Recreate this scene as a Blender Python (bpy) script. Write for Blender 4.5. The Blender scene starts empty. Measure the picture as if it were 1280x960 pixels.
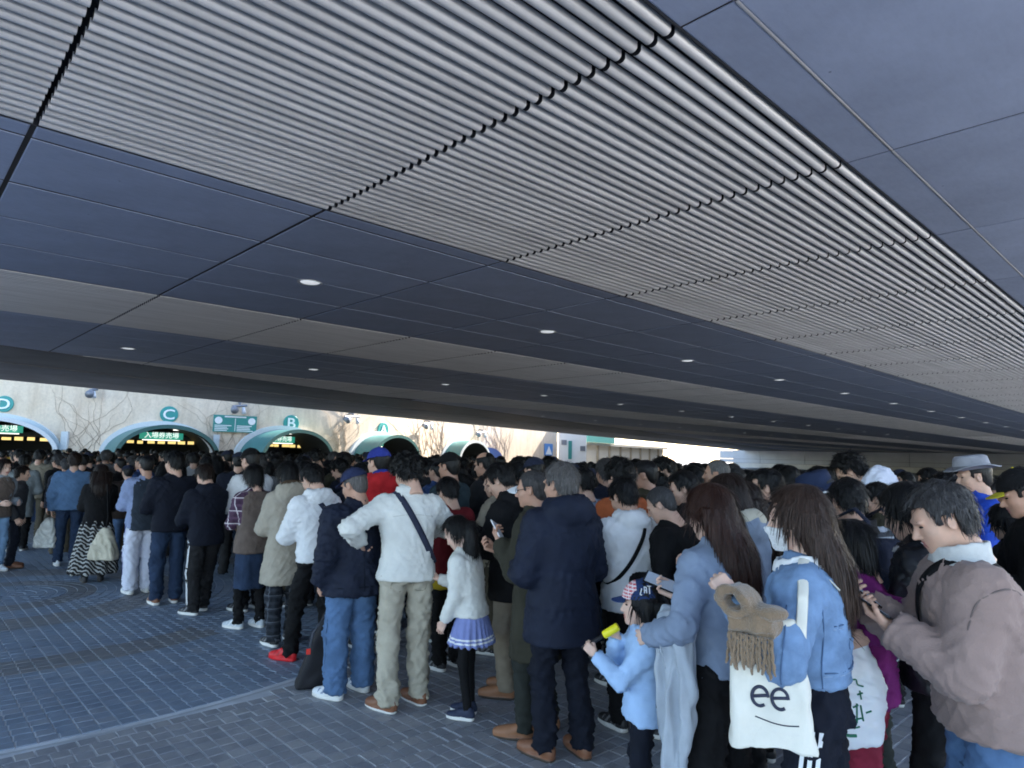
import bpy, math, random
import numpy as np
from mathutils import Matrix, Vector, Quaternion

# ---------------------------------------------------------------- camera, sky, sun, exposure
SC = bpy.context.scene
COL = SC.collection
EYE = 1.72
FPX = 838.0
CAMM = np.array([[0.72661294, -0.09021704, -0.68109803],
                 [-0.68662314, -0.06053492, -0.72448891],
                 [0.02413103, 0.99408068, -0.10593057]])
_cd = bpy.data.cameras.new('camera')
_cd.sensor_width = 36.0
_cd.lens = FPX / 1280.0 * 36.0
_cd.clip_start = 0.05
_cd.clip_end = 2000.0
CAM = bpy.data.objects.new('camera', _cd)
COL.objects.link(CAM)
_m = Matrix.Identity(4)
for _i in range(3):
    for _j in range(3):
        _m[_i][_j] = CAMM[_i][_j]
_m[2][3] = EYE
CAM.matrix_world = _m
SC.camera = CAM

SUN_EL = math.radians(36)
SUN_AZ = math.radians(8)        # direction towards the sun, measured from +X to +Y
W = bpy.data.worlds.new('World')
SC.world = W
W.use_nodes = True
_nt = W.node_tree
_nt.nodes.clear()
_sky = _nt.nodes.new('ShaderNodeTexSky')
_sky.sky_type = 'NISHITA'
_sky.sun_disc = False
_sky.sun_elevation = SUN_EL
_sky.sun_rotation = math.radians(90) - SUN_AZ
_sky.air_density = 1.0
_sky.dust_density = 1.2
_bg = _nt.nodes.new('ShaderNodeBackground')
_bg.inputs[1].default_value = 0.15
_out = _nt.nodes.new('ShaderNodeOutputWorld')
_nt.links.new(_sky.outputs[0], _bg.inputs[0])
_nt.links.new(_bg.outputs[0], _out.inputs[0])

_sl = bpy.data.lights.new('sun', 'SUN')
_sl.energy = 4.5
_sl.angle = math.radians(0.53)
_sl.color = (1.0, 0.95, 0.87)
SUN = bpy.data.objects.new('sun', _sl)
COL.objects.link(SUN)
_dirn = Vector((math.cos(SUN_EL) * math.cos(SUN_AZ), math.cos(SUN_EL) * math.sin(SUN_AZ), math.sin(SUN_EL)))
SUN.rotation_euler = _dirn.to_track_quat('Z', 'Y').to_euler()
SUN.location = (0, 0, 40)

vs = SC.view_settings
vs.view_transform = 'Standard'
vs.look = 'None'
vs.gamma = 1.0
vs.use_curve_mapping = False
vs.exposure = 2.38
SC.cycles.max_bounces = 8
SC.cycles.diffuse_bounces = 5
SC.cycles.glossy_bounces = 3
SC.cycles.transmission_bounces = 4
SC.cycles.use_denoising = True
SC.cycles.sample_clamp_indirect = 6.0
SC.cycles.filter_width = 1.8

# ---------------------------------------------------------------- projection helpers (photo pixel -> place)
def ray(x, y):
    return CAMM @ np.array([x - 640.0, 480.0 - y, -FPX])
FWD = CAMM @ np.array([0, 0, -1.0]); FWD[2] = 0; FWD /= np.linalg.norm(FWD)
RIGHT = np.array([FWD[1], -FWD[0], 0.0])
ORG = np.array([0, 0, EYE])
def at_z(x, y, z):
    r = ray(x, y); return ORG + r * ((z - EYE) / r[2])
def at_depth(x, y, d):
    r = ray(x, y); return ORG + r * (d / (r @ FWD))
def horizon(x):
    return 553.9 + 0.0249 * x

# ---------------------------------------------------------------- scene helpers
def tag(o, label=None, cat=None, group=None, kind=None):
    if label: o['label'] = label
    if cat: o['category'] = cat
    if group: o['group'] = group
    if kind: o['kind'] = kind
    return o

def empty(name, loc=(0, 0, 0), rz=0.0, parent=None):
    o = bpy.data.objects.new(name, None)
    COL.objects.link(o)
    o.location = loc
    o.rotation_euler = (0, 0, rz)
    o.empty_display_size = 0.1
    if parent is not None: o.parent = parent
    return o

def link(name, me, parent=None, loc=None, rot=None):
    o = bpy.data.objects.new(name, me)
    COL.objects.link(o)
    if parent is not None: o.parent = parent
    if loc is not None: o.location = loc
    if rot is not None: o.rotation_euler = rot
    return o

def mesh_np(name, V, F, mats=(), smooth=True, fm=None):
    """V (n,3), F (m,k) all faces of the same size."""
    V = np.ascontiguousarray(V, dtype=np.float32)
    F = np.ascontiguousarray(F, dtype=np.int32)
    me = bpy.data.meshes.new(name)
    n, (m, k) = len(V), F.shape
    me.vertices.add(n)
    me.vertices.foreach_set('co', V.ravel())
    me.loops.add(m * k)
    me.loops.foreach_set('vertex_index', F.ravel())
    me.polygons.add(m)
    me.polygons.foreach_set('loop_start', np.arange(0, m * k, k, dtype=np.int32))
    me.polygons.foreach_set('use_smooth', np.full(m, bool(smooth)))
    for mt in mats: me.materials.append(mt)
    if fm is not None: me.polygons.foreach_set('material_index', np.asarray(fm, dtype=np.int32))
    me.update(calc_edges=True)
    return me

class MB:
    """collects boxes, tubes and lofts, all as quads or triangles, into one mesh"""
    def __init__(s): s.v = []; s.f = []; s.n = 0; s.m = []
    def add(s, V, F, mi=0):
        V = np.asarray(V, float)
        s.v.append(V)
        for q in F:
            s.f.append([i + s.n for i in q]); s.m.append(mi)
        s.n += len(V)
        return s
    def box(s, lo, hi, mi=0, R=None, t=None):
        x0, y0, z0 = lo; x1, y1, z1 = hi
        V = np.array([(x0, y0, z0), (x1, y0, z0), (x1, y1, z0), (x0, y1, z0), (x0, y0, z1), (x1, y0, z1), (x1, y1, z1), (x0, y1, z1)], float)
        if R is not None: V = V @ np.asarray(R).T
        if t is not None: V = V + np.asarray(t)
        return s.add(V, [(0, 3, 2, 1), (4, 5, 6, 7), (0, 1, 5, 4), (1, 2, 6, 5), (2, 3, 7, 6), (3, 0, 4, 7)], mi)
    def tube(s, pts, rad, seg=8, mi=0, flat=1.0, u0=None):
        P = np.asarray(pts, float); n = len(P)
        rad = np.broadcast_to(np.asarray(rad, float), (n,))
        V = []
        T = np.gradient(P, axis=0); T /= np.linalg.norm(T, axis=1)[:, None] + 1e-9
        u = np.cross(T[0], (0, 0, 1.0))
        if np.linalg.norm(u) < 1e-3: u = np.cross(T[0], (1.0, 0, 0))
        if u0 is not None: u = np.asarray(u0, float)
        u /= np.linalg.norm(u)
        for i in range(n):
            u = u - T[i] * (u @ T[i]); u /= np.linalg.norm(u) + 1e-9
            w = np.cross(T[i], u)
            for k in range(seg):
                a = 2 * math.pi * k / seg
                V.append(P[i] + rad[i] * (math.cos(a) * u + flat * math.sin(a) * w))
        F = [(i * seg + k, i * seg + (k + 1) % seg, (i + 1) * seg + (k + 1) % seg, (i + 1) * seg + k) for i in range(n - 1) for k in range(seg)]
        F.append(tuple(range(seg))[::-1]); F.append(tuple((n - 1) * seg + k for k in range(seg)))
        return s.add(V, F, mi)
    def lathe(s, prof, seg=24, mi=0, c=(0, 0, 0)):
        n = len(prof); V = []
        for r, z in prof:
            for k in range(seg):
                a = 2 * math.pi * k / seg
                V.append((c[0] + r * math.cos(a), c[1] + r * math.sin(a), c[2] + z))
        F = [(i * seg + k, i * seg + (k + 1) % seg, (i + 1) * seg + (k + 1) % seg, (i + 1) * seg + k) for i in range(n - 1) for k in range(seg)]
        return s.add(V, F, mi)
    def mesh(s, name, mats=(), smooth=False):
        me = bpy.data.meshes.new(name)
        me.from_pydata(np.concatenate(s.v).tolist(), [], s.f)
        for mt in mats: me.materials.append(mt)
        me.polygons.foreach_set('material_index', np.asarray(s.m, dtype=np.int32))
        me.polygons.foreach_set('use_smooth', np.full(len(s.f), bool(smooth)))
        me.update()
        return me
    def build(s, name, mat, parent=None, smooth=False, loc=None, rot=None):
        mats = mat if isinstance(mat, (list, tuple)) else (mat,)
        return link(name, s.mesh(name, mats, smooth), parent, loc, rot)

# ---------------------------------------------------------------- materials
MATS = {}
def node(nt, t, **kw):
    n = nt.nodes.new(t)
    for k, v in kw.items(): setattr(n, k, v)
    return n
def base_mat(name, rough=0.7, spec=0.4, metal=0.0):
    m = bpy.data.materials.new(name); m.use_nodes = True
    nt = m.node_tree; b = nt.nodes['Principled BSDF']
    b.inputs['Roughness'].default_value = rough
    b.inputs['Specular IOR Level'].default_value = spec
    b.inputs['Metallic'].default_value = metal
    return m, nt, b
def noise(nt, scale, detail=4.0, rough=0.55, vec=None, stretch=None, coord='Object'):
    tc = node(nt, 'ShaderNodeTexCoord')
    src = tc.outputs[coord]
    if stretch is not None:
        mp = node(nt, 'ShaderNodeMapping'); mp.inputs['Scale'].default_value = stretch
        nt.links.new(src, mp.inputs[0]); src = mp.outputs[0]
    n = node(nt, 'ShaderNodeTexNoise')
    n.inputs['Scale'].default_value = scale; n.inputs['Detail'].default_value = detail; n.inputs['Roughness'].default_value = rough
    nt.links.new(src, n.inputs['Vector'])
    return n
def ramp(nt, src, stops):
    r = node(nt, 'ShaderNodeValToRGB')
    el = r.color_ramp.elements
    while len(el) < len(stops): el.new(0.5)
    for e, (p, c) in zip(el, stops):
        e.position = p; e.color = (*c, 1) if len(c) == 3 else c
    nt.links.new(src, r.inputs[0])
    return r
def bump(nt, b, src, strength=0.3, dist=0.01):
    bp = node(nt, 'ShaderNodeBump'); bp.inputs['Strength'].default_value = strength; bp.inputs['Distance'].default_value = dist
    nt.links.new(src, bp.inputs['Height']); nt.links.new(bp.outputs[0], b.inputs['Normal'])
    return bp
def mixc(nt, fac, a, b_, mode='MIX'):
    mx = node(nt, 'ShaderNodeMix', data_type='RGBA', blend_type=mode)
    for sock, v in ((mx.inputs[0], fac), (mx.inputs[6], a), (mx.inputs[7], b_)):
        if isinstance(v, (int, float)): sock.default_value = v
        elif isinstance(v, (tuple, list)): sock.default_value = (*v, 1) if len(v) == 3 else v
        else: nt.links.new(v, sock)
    return mx.outputs[2]
def sc3(c, k): return tuple(max(0.0, min(1.0, x * k)) for x in c)

def cloth(name, col, rough=0.85, var=0.25, weave=0.25, scale=9.0, sheen=0.0, wscale=420.0):
    key = ('cloth', name)
    if key in MATS: return MATS[key]
    m, nt, b = base_mat(name, rough, 0.18)
    n = noise(nt, scale, 5, 0.6)
    r = ramp(nt, n.outputs[0], [(0.28, sc3(col, 1 - var)), (0.72, sc3(col, 1 + var * 0.8))])
    nt.links.new(r.outputs[0], b.inputs['Base Color'])
    b.inputs['Sheen Weight'].default_value = sheen
    w = noise(nt, wscale, 2, 0.5)
    w2 = noise(nt, 30.0, 5, 0.65)
    ad = node(nt, 'ShaderNodeMath', operation='ADD'); nt.links.new(w.outputs[0], ad.inputs[0]); nt.links.new(w2.outputs[0], ad.inputs[1])
    bump(nt, b, ad.outputs[0], weave, 0.005)
    MATS[key] = m
    return m
def plain(name, col, rough=0.5, spec=0.4, metal=0.0, var=0.08, scale=12.0, bmp=0.0):
    key = ('plain', name)
    if key in MATS: return MATS[key]
    m, nt, b = base_mat(name, rough, spec, metal)
    n = noise(nt, scale, 4, 0.6)
    r = ramp(nt, n.outputs[0], [(0.3, sc3(col, 1 - var)), (0.7, sc3(col, 1 + var))])
    nt.links.new(r.outputs[0], b.inputs['Base Color'])
    if bmp: bump(nt, b, n.outputs[0], bmp, 0.005)
    MATS[key] = m
    return m
def emit(name, col, strength):
    key = ('emit', name)
    if key in MATS: return MATS[key]
    m, nt, b = base_mat(name, 0.4)
    b.inputs['Base Color'].default_value = (*col, 1)
    b.inputs['Emission Color'].default_value = (*col, 1)
    b.inputs['Emission Strength'].default_value = strength
    MATS[key] = m
    return m
def varcloth(name, var=0.3, rough=0.85, scale=8.0):
    """cloth whose dye is the object's own colour: one material for the whole crowd"""
    m, nt, b = base_mat(name, rough, 0.25)
    oi = node(nt, 'ShaderNodeObjectInfo')
    n = noise(nt, scale, 5, 0.6)
    r = ramp(nt, n.outputs[0], [(0.28, (1 - var,) * 3), (0.72, (1.0,) * 3)])
    nt.links.new(mixc(nt, 1.0, oi.outputs['Color'], r.outputs[0], 'MULTIPLY'), b.inputs['Base Color'])
    w = noise(nt, 60.0, 4, 0.6); bump(nt, b, w.outputs[0], 0.3, 0.004)
    return m
def hairmat(name, col, hi=2.2, rough=0.42):
    key = ('hair', name)
    if key in MATS: return MATS[key]
    m, nt, b = base_mat(name, rough, 0.28)
    n = noise(nt, 1.0, 4, 0.65, stretch=(170, 170, 9))
    r = ramp(nt, n.outputs[0], [(0.3, sc3(col, 0.55)), (0.55, col), (0.8, sc3(col, hi))])
    nt.links.new(r.outputs[0], b.inputs['Base Color'])
    bump(nt, b, n.outputs[0], 0.8, 0.006)
    MATS[key] = m
    return m
def plaid(name, c0, c1, c2, scale=14.0):
    m, nt, b = base_mat(name, 0.85, 0.2)
    tc = node(nt, 'ShaderNodeTexCoord')
    def stripes(axis, sc_, lo):
        sp = node(nt, 'ShaderNodeSeparateXYZ'); nt.links.new(tc.outputs['Object'], sp.inputs[0])
        mu = node(nt, 'ShaderNodeMath', operation='MULTIPLY'); nt.links.new(sp.outputs[axis], mu.inputs[0]); mu.inputs[1].default_value = sc_
        fr = node(nt, 'ShaderNodeMath', operation='FRACT'); nt.links.new(mu.outputs[0], fr.inputs[0])
        gt = node(nt, 'ShaderNodeMath', operation='GREATER_THAN'); nt.links.new(fr.outputs[0], gt.inputs[0]); gt.inputs[1].default_value = lo
        return gt.outputs[0]
    xy = node(nt, 'ShaderNodeSeparateXYZ'); nt.links.new(tc.outputs['Object'], xy.inputs[0])
    a = mixc(nt, stripes(2, scale, 0.6), c0, c1)
    a = mixc(nt, stripes(0, scale, 0.6), a, mixc(nt, 0.5, a, c1))
    a = mixc(nt, stripes(2, scale * 0.5, 0.93), a, c2)
    a = mixc(nt, stripes(1, scale * 0.7, 0.9), a, c2)
    nt.links.new(a, b.inputs['Base Color'])
    return m
def bands(name, cols, scale, axis=2, rough=0.85):
    """horizontal woven stripes"""
    m, nt, b = base_mat(name, rough, 0.2)
    tc = node(nt, 'ShaderNodeTexCoord'); sp = node(nt, 'ShaderNodeSeparateXYZ'); nt.links.new(tc.outputs['Object'], sp.inputs[0])
    nz = noise(nt, 6.0, 2)
    ad = node(nt, 'ShaderNodeMath', operation='MULTIPLY_ADD'); nt.links.new(nz.outputs[0], ad.inputs[0]); ad.inputs[1].default_value = 0.04
    nt.links.new(sp.outputs[axis], ad.inputs[2])
    mu = node(nt, 'ShaderNodeMath', operation='MULTIPLY'); nt.links.new(ad.outputs[0], mu.inputs[0]); mu.inputs[1].default_value = scale
    fr = node(nt, 'ShaderNodeMath', operation='FRACT'); nt.links.new(mu.outputs[0], fr.inputs[0])
    st = [(i / len(cols), c) for i, c in enumerate(cols)]
    r = ramp(nt, fr.outputs[0], st); r.color_ramp.interpolation = 'CONSTANT'
    nt.links.new(r.outputs[0], b.inputs['Base Color'])
    w = noise(nt, 300.0, 2); bump(nt, b, w.outputs[0], 0.25, 0.004)
    return m

def skinmat(name, col):
    m, nt, b = base_mat(name, 0.5, 0.4)
    n = noise(nt, 22.0, 4, 0.6)
    r = ramp(nt, n.outputs[0], [(0.3, sc3(col, 0.88)), (0.7, (min(1, col[0] * 1.08), col[1], col[2] * 0.97))])
    nt.links.new(r.outputs[0], b.inputs['Base Color'])
    b.inputs['Subsurface Weight'].default_value = 0.08
    b.inputs['Subsurface Radius'].default_value = (0.01, 0.004, 0.002)
    w = noise(nt, 160.0, 3); bump(nt, b, w.outputs[0], 0.12, 0.002)
    return m
SKIN = [skinmat('skin_light', (0.56, 0.36, 0.27)), skinmat('skin_tan', (0.46, 0.27, 0.19)), skinmat('skin_pale', (0.64, 0.44, 0.35))]
EYED = plain('eye_dark', (0.02, 0.015, 0.012), 0.2, 0.6)
LIPM = plain('lip', (0.42, 0.17, 0.15), 0.4)

# ================================================================ GROUND
RND = random.Random(7)
NR = np.random.RandomState(11)
PAVZ = 0.006                       # top of the setts: everyone stands on this

def paving_far():
    m, nt, b = base_mat('paving_far', 0.6, 0.4)
    tc = node(nt, 'ShaderNodeTexCoord')
    br = node(nt, 'ShaderNodeTexBrick')
    br.inputs['Scale'].default_value = 1.0
    br.inputs['Brick Width'].default_value = 0.1; br.inputs['Row Height'].default_value = 0.1
    br.inputs['Mortar Size'].default_value = 0.006; br.offset = 0.5
    br.inputs['Color1'].default_value = (0.24, 0.265, 0.30, 1); br.inputs['Color2'].default_value = (0.28, 0.29, 0.31, 1)
    br.inputs['Mortar'].default_value = (0.46, 0.47, 0.49, 1)
    nt.links.new(tc.outputs['Object'], br.inputs['Vector'])
    n = noise(nt, 0.8, 5, 0.6)
    r = ramp(nt, n.outputs[0], [(0.3, (0.72, 0.72, 0.72)), (0.7, (1.1, 1.08, 1.05))])
    nt.links.new(mixc(nt, 1.0, br.outputs[0], r.outputs[0], 'MULTIPLY'), b.inputs['Base Color'])
    return m
mb = MB().add([(-400, -400, -0.004), (600, -400, -0.004), (600, 600, -0.004), (-400, 600, -0.004)], [(0, 1, 2, 3)])
GROUND = mb.build('ground', paving_far()); tag(GROUND, kind='structure')

# unseen pale ground behind the camera, added to bounce sunlight onto the ceiling
BOUNCE = plain('bounce_ground_pale', (0.55, 0.54, 0.52), 0.8, 0.2, var=0.12, scale=0.25)
MB().add([(-400, -300, 0.0), (600, -300, 0.0), (600, -4.0, 0.0), (-400, -4.0, 0.0)], [(0, 1, 2, 3)]).build('bounce_ground', BOUNCE)['kind'] = 'structure'

DAMPER = plain('bounce_damper', (0.06, 0.06, 0.062), 0.85, 0.3, var=0.2, scale=2.0, bmp=0.2)
MB().add([(-60, 19.0, 0.0), (420, 168.3, 0.0), (420, 320, 0.0), (-60, 200, 0.0)], [(0, 1, 2, 3)]).build('road', DAMPER)['kind'] = 'structure'  # dark sheet added beyond the edge to cut sunlight bouncing onto the ceiling

def sett_mat(name, cols, rough=0.5):
    m, nt, b = base_mat(name, rough, 0.45)
    oi = node(nt, 'ShaderNodeObjectInfo'); at = node(nt, 'ShaderNodeAttribute', attribute_name='tone')
    ad = node(nt, 'ShaderNodeMath', operation='ADD'); nt.links.new(at.outputs['Fac'], ad.inputs[0])
    mu = node(nt, 'ShaderNodeMath', operation='MULTIPLY'); nt.links.new(oi.outputs['Random'], mu.inputs[0]); mu.inputs[1].default_value = 1.0
    nt.links.new(mu.outputs[0], ad.inputs[1])
    fr = node(nt, 'ShaderNodeMath', operation='FRACT'); nt.links.new(ad.outputs[0], fr.inputs[0])
    n = len(cols)
    r = ramp(nt, fr.outputs[0], [(i / (n - 1) if n > 1 else 0, c) for i, c in enumerate(cols)])
    nz = noise(nt, 7.0, 6, 0.7, coord='Object'); big = noise(nt, 0.7, 4, 0.6, coord='Object')
    geo = node(nt, 'ShaderNodeNewGeometry')
    nt.links.new(geo.outputs['Position'], nz.inputs['Vector']); nt.links.new(geo.outputs['Position'], big.inputs['Vector'])
    r2 = ramp(nt, nz.outputs[0], [(0.25, (0.75,) * 3), (0.75, (1.15,) * 3)])
    r3 = ramp(nt, big.outputs[0], [(0.3, (0.78, 0.78, 0.8)), (0.7, (1.08, 1.07, 1.05))])
    c = mixc(nt, 1.0, r.outputs[0], r2.outputs[0], 'MULTIPLY')
    c = mixc(nt, 1.0, c, r3.outputs[0], 'MULTIPLY')
    # a few dried gum spots
    vo = node(nt, 'ShaderNodeTexVoronoi'); vo.inputs['Scale'].default_value = 2.3; nt.links.new(geo.outputs['Position'], vo.inputs['Vector'])
    lt = node(nt, 'ShaderNodeMath', operation='LESS_THAN'); nt.links.new(vo.outputs['Distance'], lt.inputs[0]); lt.inputs[1].default_value = 0.045
    c = mixc(nt, lt.outputs[0], c, (0.035, 0.035, 0.04))
    nt.links.new(c, b.inputs['Base Color'])
    fine = noise(nt, 90.0, 4, 0.7); nt.links.new(geo.outputs['Position'], fine.inputs['Vector'])
    bump(nt, b, fine.outputs[0], 0.35, 0.004)
    rr = ramp(nt, nz.outputs[0], [(0.3, (0.42,) * 3), (0.7, (0.62,) * 3)]); nt.links.new(rr.outputs[0], b.inputs['Roughness'])
    return m
SETT_GREY = sett_mat('sett_grey', [(0.27, 0.285, 0.315), (0.33, 0.335, 0.35), (0.30, 0.31, 0.335), (0.38, 0.38, 0.39)])
SETT_BLUE = sett_mat('sett_blue', [(0.21, 0.265, 0.34), (0.25, 0.305, 0.38), (0.23, 0.285, 0.36), (0.28, 0.32, 0.38)])
SETT_BROWN = sett_mat('sett_brown', [(0.205, 0.21, 0.225), (0.235, 0.235, 0.24), (0.20, 0.215, 0.235), (0.22, 0.225, 0.235)])
MORTAR = plain('mortar', (0.62, 0.64, 0.67), 0.8, 0.2, var=0.2, scale=3.0)

CIR = np.array(at_z(5, 745, 0.0)[:2]); CR = 4.86
# mortar bed under the laid setts (a sheet 4 mm above the ground)
bx0, bx1, by0, by1 = -6.0, 7.0, -1.0, 15.5
mb = MB().add([(bx0, by0, 0), (bx1, by0, 0), (bx1, by1, 0), (bx0, by1, 0)], [(0, 1, 2, 3)])
BED = mb.build('paving_bed', MORTAR); tag(BED, kind='structure')

def in_frame(P, lo=(-40, 560), hi=(1320, 1010)):
    q = CAMM.T @ (np.array([P[0], P[1], P[2] if len(P) > 2 else 0.0]) - ORG)
    if q[2] > -0.2: return None
    x = 640 + q[0] / -q[2] * FPX; y = 480 - q[1] / -q[2] * FPX
    return (x, y) if lo[0] < x < hi[0] and lo[1] < y < hi[1] else None

# sett cells: (corner quad, material)
cells = []
nx, ny = int((bx1 - bx0) / 0.1), int((by1 - by0) / 0.1)
for j in range(ny):
    off = 0.05 if (j * 7919) % 11 < 2 else 0.0
    for i in range(nx):
        x0 = bx0 + i * 0.1 + off; y0 = by0 + j * 0.1
        cx, cy = x0 + 0.05, y0 + 0.05
        if math.hypot(cx - CIR[0], cy - CIR[1]) < CR + 0.075: continue
        if abs(cx - 2.66) < 0.02: pass
        if in_frame((cx, cy)) is None: continue
        g = 0.0045
        jx = 0.006 if abs(x0 - 2.70) < 0.06 else 0.0
        cells.append((np.array([(x0 + g + jx, y0 + g), (x0 + 0.1 - g, y0 + g), (x0 + 0.1 - g, y0 + 0.1 - g), (x0 + g + jx, y0 + 0.1 - g)]), 0))
for k in range(int(CR / 0.1)):
    r0, r1 = k * 0.1, k * 0.1 + 0.1
    n = max(6, int(2 * math.pi * (r0 + 0.05) / 0.105))
    brown = (6 <= k <= 8) or (13 <= k <= 17) or k in (29, 30, 31, 32)
    for i in range(n):
        a0 = 2 * math.pi * (i + 0.5 * (k % 2)) / n; a1 = a0 + 2 * math.pi / n
        am = (a0 + a1) / 2
        c = CIR + (r0 + 0.05) * np.array([math.cos(am), math.sin(am)])
        if not (bx0 < c[0] < bx1 and by0 < c[1] < by1) or in_frame(c) is None: continue
        ga = 0.0045 / (r0 + 0.05); g = 0.0045
        br_ = brown and (k < 20 or math.sin(am * 3 + k * 0.02) > -0.25)
        cells.append((np.array([CIR + rr * np.array([math.cos(a), math.sin(a)]) for rr, a in ((r0 + g, a0 + ga), (r1 - g, a0 + ga), (r1 - g, a1 - ga), (r0 + g, a1 - ga))]), 2 if br_ else 1))
def sett_geo(q, dz, tilt):
    c = q.mean(0)
    top = [(p[0] * 0.965 + c[0] * 0.035, p[1] * 0.965 + c[1] * 0.035, PAVZ + dz + tilt[0] * (p[0] - c[0]) + tilt[1] * (p[1] - c[1])) for p in q]
    low = [(p[0], p[1], PAVZ - 0.0025) for p in q]
    bot = [(p[0], p[1], -0.002) for p in q]
    return top + low + bot, [(0, 1, 2, 3), (4, 5, 1, 0), (5, 6, 2, 1), (6, 7, 3, 2), (7, 4, 0, 3), (8, 9, 5, 4), (9, 10, 6, 5), (10, 11, 7, 6), (11, 8, 4, 7)]
def px_area(q):
    c = q.mean(0); d = np.hypot(*(c - ORG[:2])); p = in_frame(c, (0, 560), (1280, 955))
    return -d if p is not None and (p[0] < 640 or p[1] > 900) else -1e6
order = sorted(range(len(cells)), key=lambda i: -px_area(cells[i][0]))
near = set(order[:300])
SM = [SETT_GREY, SETT_BLUE, SETT_BROWN]
acc = {0: MB(), 1: MB(), 2: MB()}
for i, (q, mi) in enumerate(cells):
    V, F = sett_geo(q, NR.uniform(-0.0012, 0.0012), NR.uniform(-0.012, 0.012, 2))
    if i in near:
        c = np.append(q.mean(0), 0)
        mb = MB().add(np.array(V) - c, F)
        link('paving_sett', mb.mesh('paving_sett', (SM[mi],)), BED, loc=tuple(c))
    else:
        acc[mi].add(V, F)
for mi, nm in ((0, 'grey_setts'), (1, 'blue_setts'), (2, 'brown_setts')):
    if acc[mi].n:
        me = acc[mi].mesh(nm, (SM[mi],))
        a = me.attributes.new('tone', 'FLOAT', 'FACE')
        nf = len(me.polygons)
        a.data.foreach_set('value', np.repeat(NR.rand(nf // 9 + 1), 9)[:nf].astype(np.float32))
        o = link(nm, me, BED); tag(o, kind='stuff')
# thin pale metal ring round the circle
mb = MB(); n = 220
for i in range(n):
    a0, a1 = 2 * math.pi * i / n, 2 * math.pi * (i + 1) / n
    mb.add([(CIR[0] + r * math.cos(a), CIR[1] + r * math.sin(a), 0.0075) for a, r in ((a0, CR + 0.0), (a0, CR + 0.022), (a1, CR + 0.022), (a1, CR + 0.0))], [(0, 1, 2, 3)])
o = mb.build('edging_ring', plain('edging', (0.42, 0.44, 0.46), 0.45, 0.5), BED)

# ================================================================ ELEVATED ROAD
HC = 2.9
CZ = EYE + HC
XL = -6.0  # unseen left end of the deck, cut short to let daylight in
ROAD = empty('elevated_road', (0, 0, 0))
tag(ROAD, 'elevated road overhead with slatted and blue panelled underside', 'viaduct')
def slatmat():
    m, nt, b = base_mat('slat_metal', 0.5, 0.4, 0.15)
    oi = node(nt, 'ShaderNodeObjectInfo')
    n = noise(nt, 1.0, 5, 0.65, stretch=(0.7, 22, 22)); n2 = noise(nt, 0.5, 3, 0.5)
    ge = node(nt, 'ShaderNodeNewGeometry'); 
    r = ramp(nt, n.outputs[0], [(0.25, (0.50, 0.49, 0.48)), (0.6, (0.63, 0.62, 0.61)), (0.85, (0.71, 0.71, 0.70))])
    r2 = ramp(nt, oi.outputs['Random'], [(0.0, (0.86,) * 3), (1.0, (1.06,) * 3)])
    nt.links.new(mixc(nt, 1.0, r.outputs[0], r2.outputs[0], 'MULTIPLY'), b.inputs['Base Color'])
    rr = ramp(nt, n.outputs[0], [(0.3, (0.6,) * 3), (0.7, (0.45,) * 3)]); nt.links.new(rr.outputs[0], b.inputs['Roughness'])
    return m
SLAT = slatmat()
VOIDSHADE = plain('void_shade', (0.02, 0.02, 0.023), 0.9, 0.1)  # shade of the gaps above and between slats, put into the colour
def panelmat(name, col):
    m, nt, b = base_mat(name, 0.45, 0.35)
    oi = node(nt, 'ShaderNodeObjectInfo')
    n = noise(nt, 1.3, 5, 0.6); n2 = noise(nt, 14.0, 5, 0.7, stretch=(0.5, 1.5, 1))
    r = ramp(nt, n.outputs[0], [(0.25, sc3(col, 0.86)), (0.75, sc3(col, 1.1))])
    r2 = ramp(nt, oi.outputs['Random'], [(0.0, (0.93,) * 3), (1.0, (1.05,) * 3)])
    r3 = ramp(nt, n2.outputs[0], [(0.25, (0.93,) * 3), (0.6, (1.0,) * 3)])
    c = mixc(nt, 1.0, r.outputs[0], r2.outputs[0], 'MULTIPLY')
    c = mixc(nt, 1.0, c, r3.outputs[0], 'MULTIPLY')
    # scattered grime specks
    vo = node(nt, 'ShaderNodeTexVoronoi'); vo.inputs['Scale'].default_value = 2.2
    tc = node(nt, 'ShaderNodeTexCoord'); nt.links.new(tc.outputs['Object'], vo.inputs['Vector'])
    lt = node(nt, 'ShaderNodeMath', operation='LESS_THAN'); nt.links.new(vo.outputs['Distance'], lt.inputs[0]); lt.inputs[1].default_value = 0.03
    c = mixc(nt, lt.outputs[0], c, sc3(col, 0.5))
    nt.links.new(c, b.inputs['Base Color'])
    rr = ramp(nt, n2.outputs[0], [(0.3, (0.58,) * 3), (0.7, (0.46,) * 3)]); nt.links.new(rr.outputs[0], b.inputs['Roughness'])
    bump(nt, b, n.outputs[0], 0.2, 0.03)
    return m
PANEL = panelmat('ceiling_panel_blue', (0.315, 0.36, 0.475))
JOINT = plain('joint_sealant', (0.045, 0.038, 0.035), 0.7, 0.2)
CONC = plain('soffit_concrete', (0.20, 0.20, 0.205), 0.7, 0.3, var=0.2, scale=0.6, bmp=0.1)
CONCD = plain('soffit_dark', (0.12, 0.12, 0.125), 0.6, 0.3, var=0.2, scale=0.6)

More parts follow.
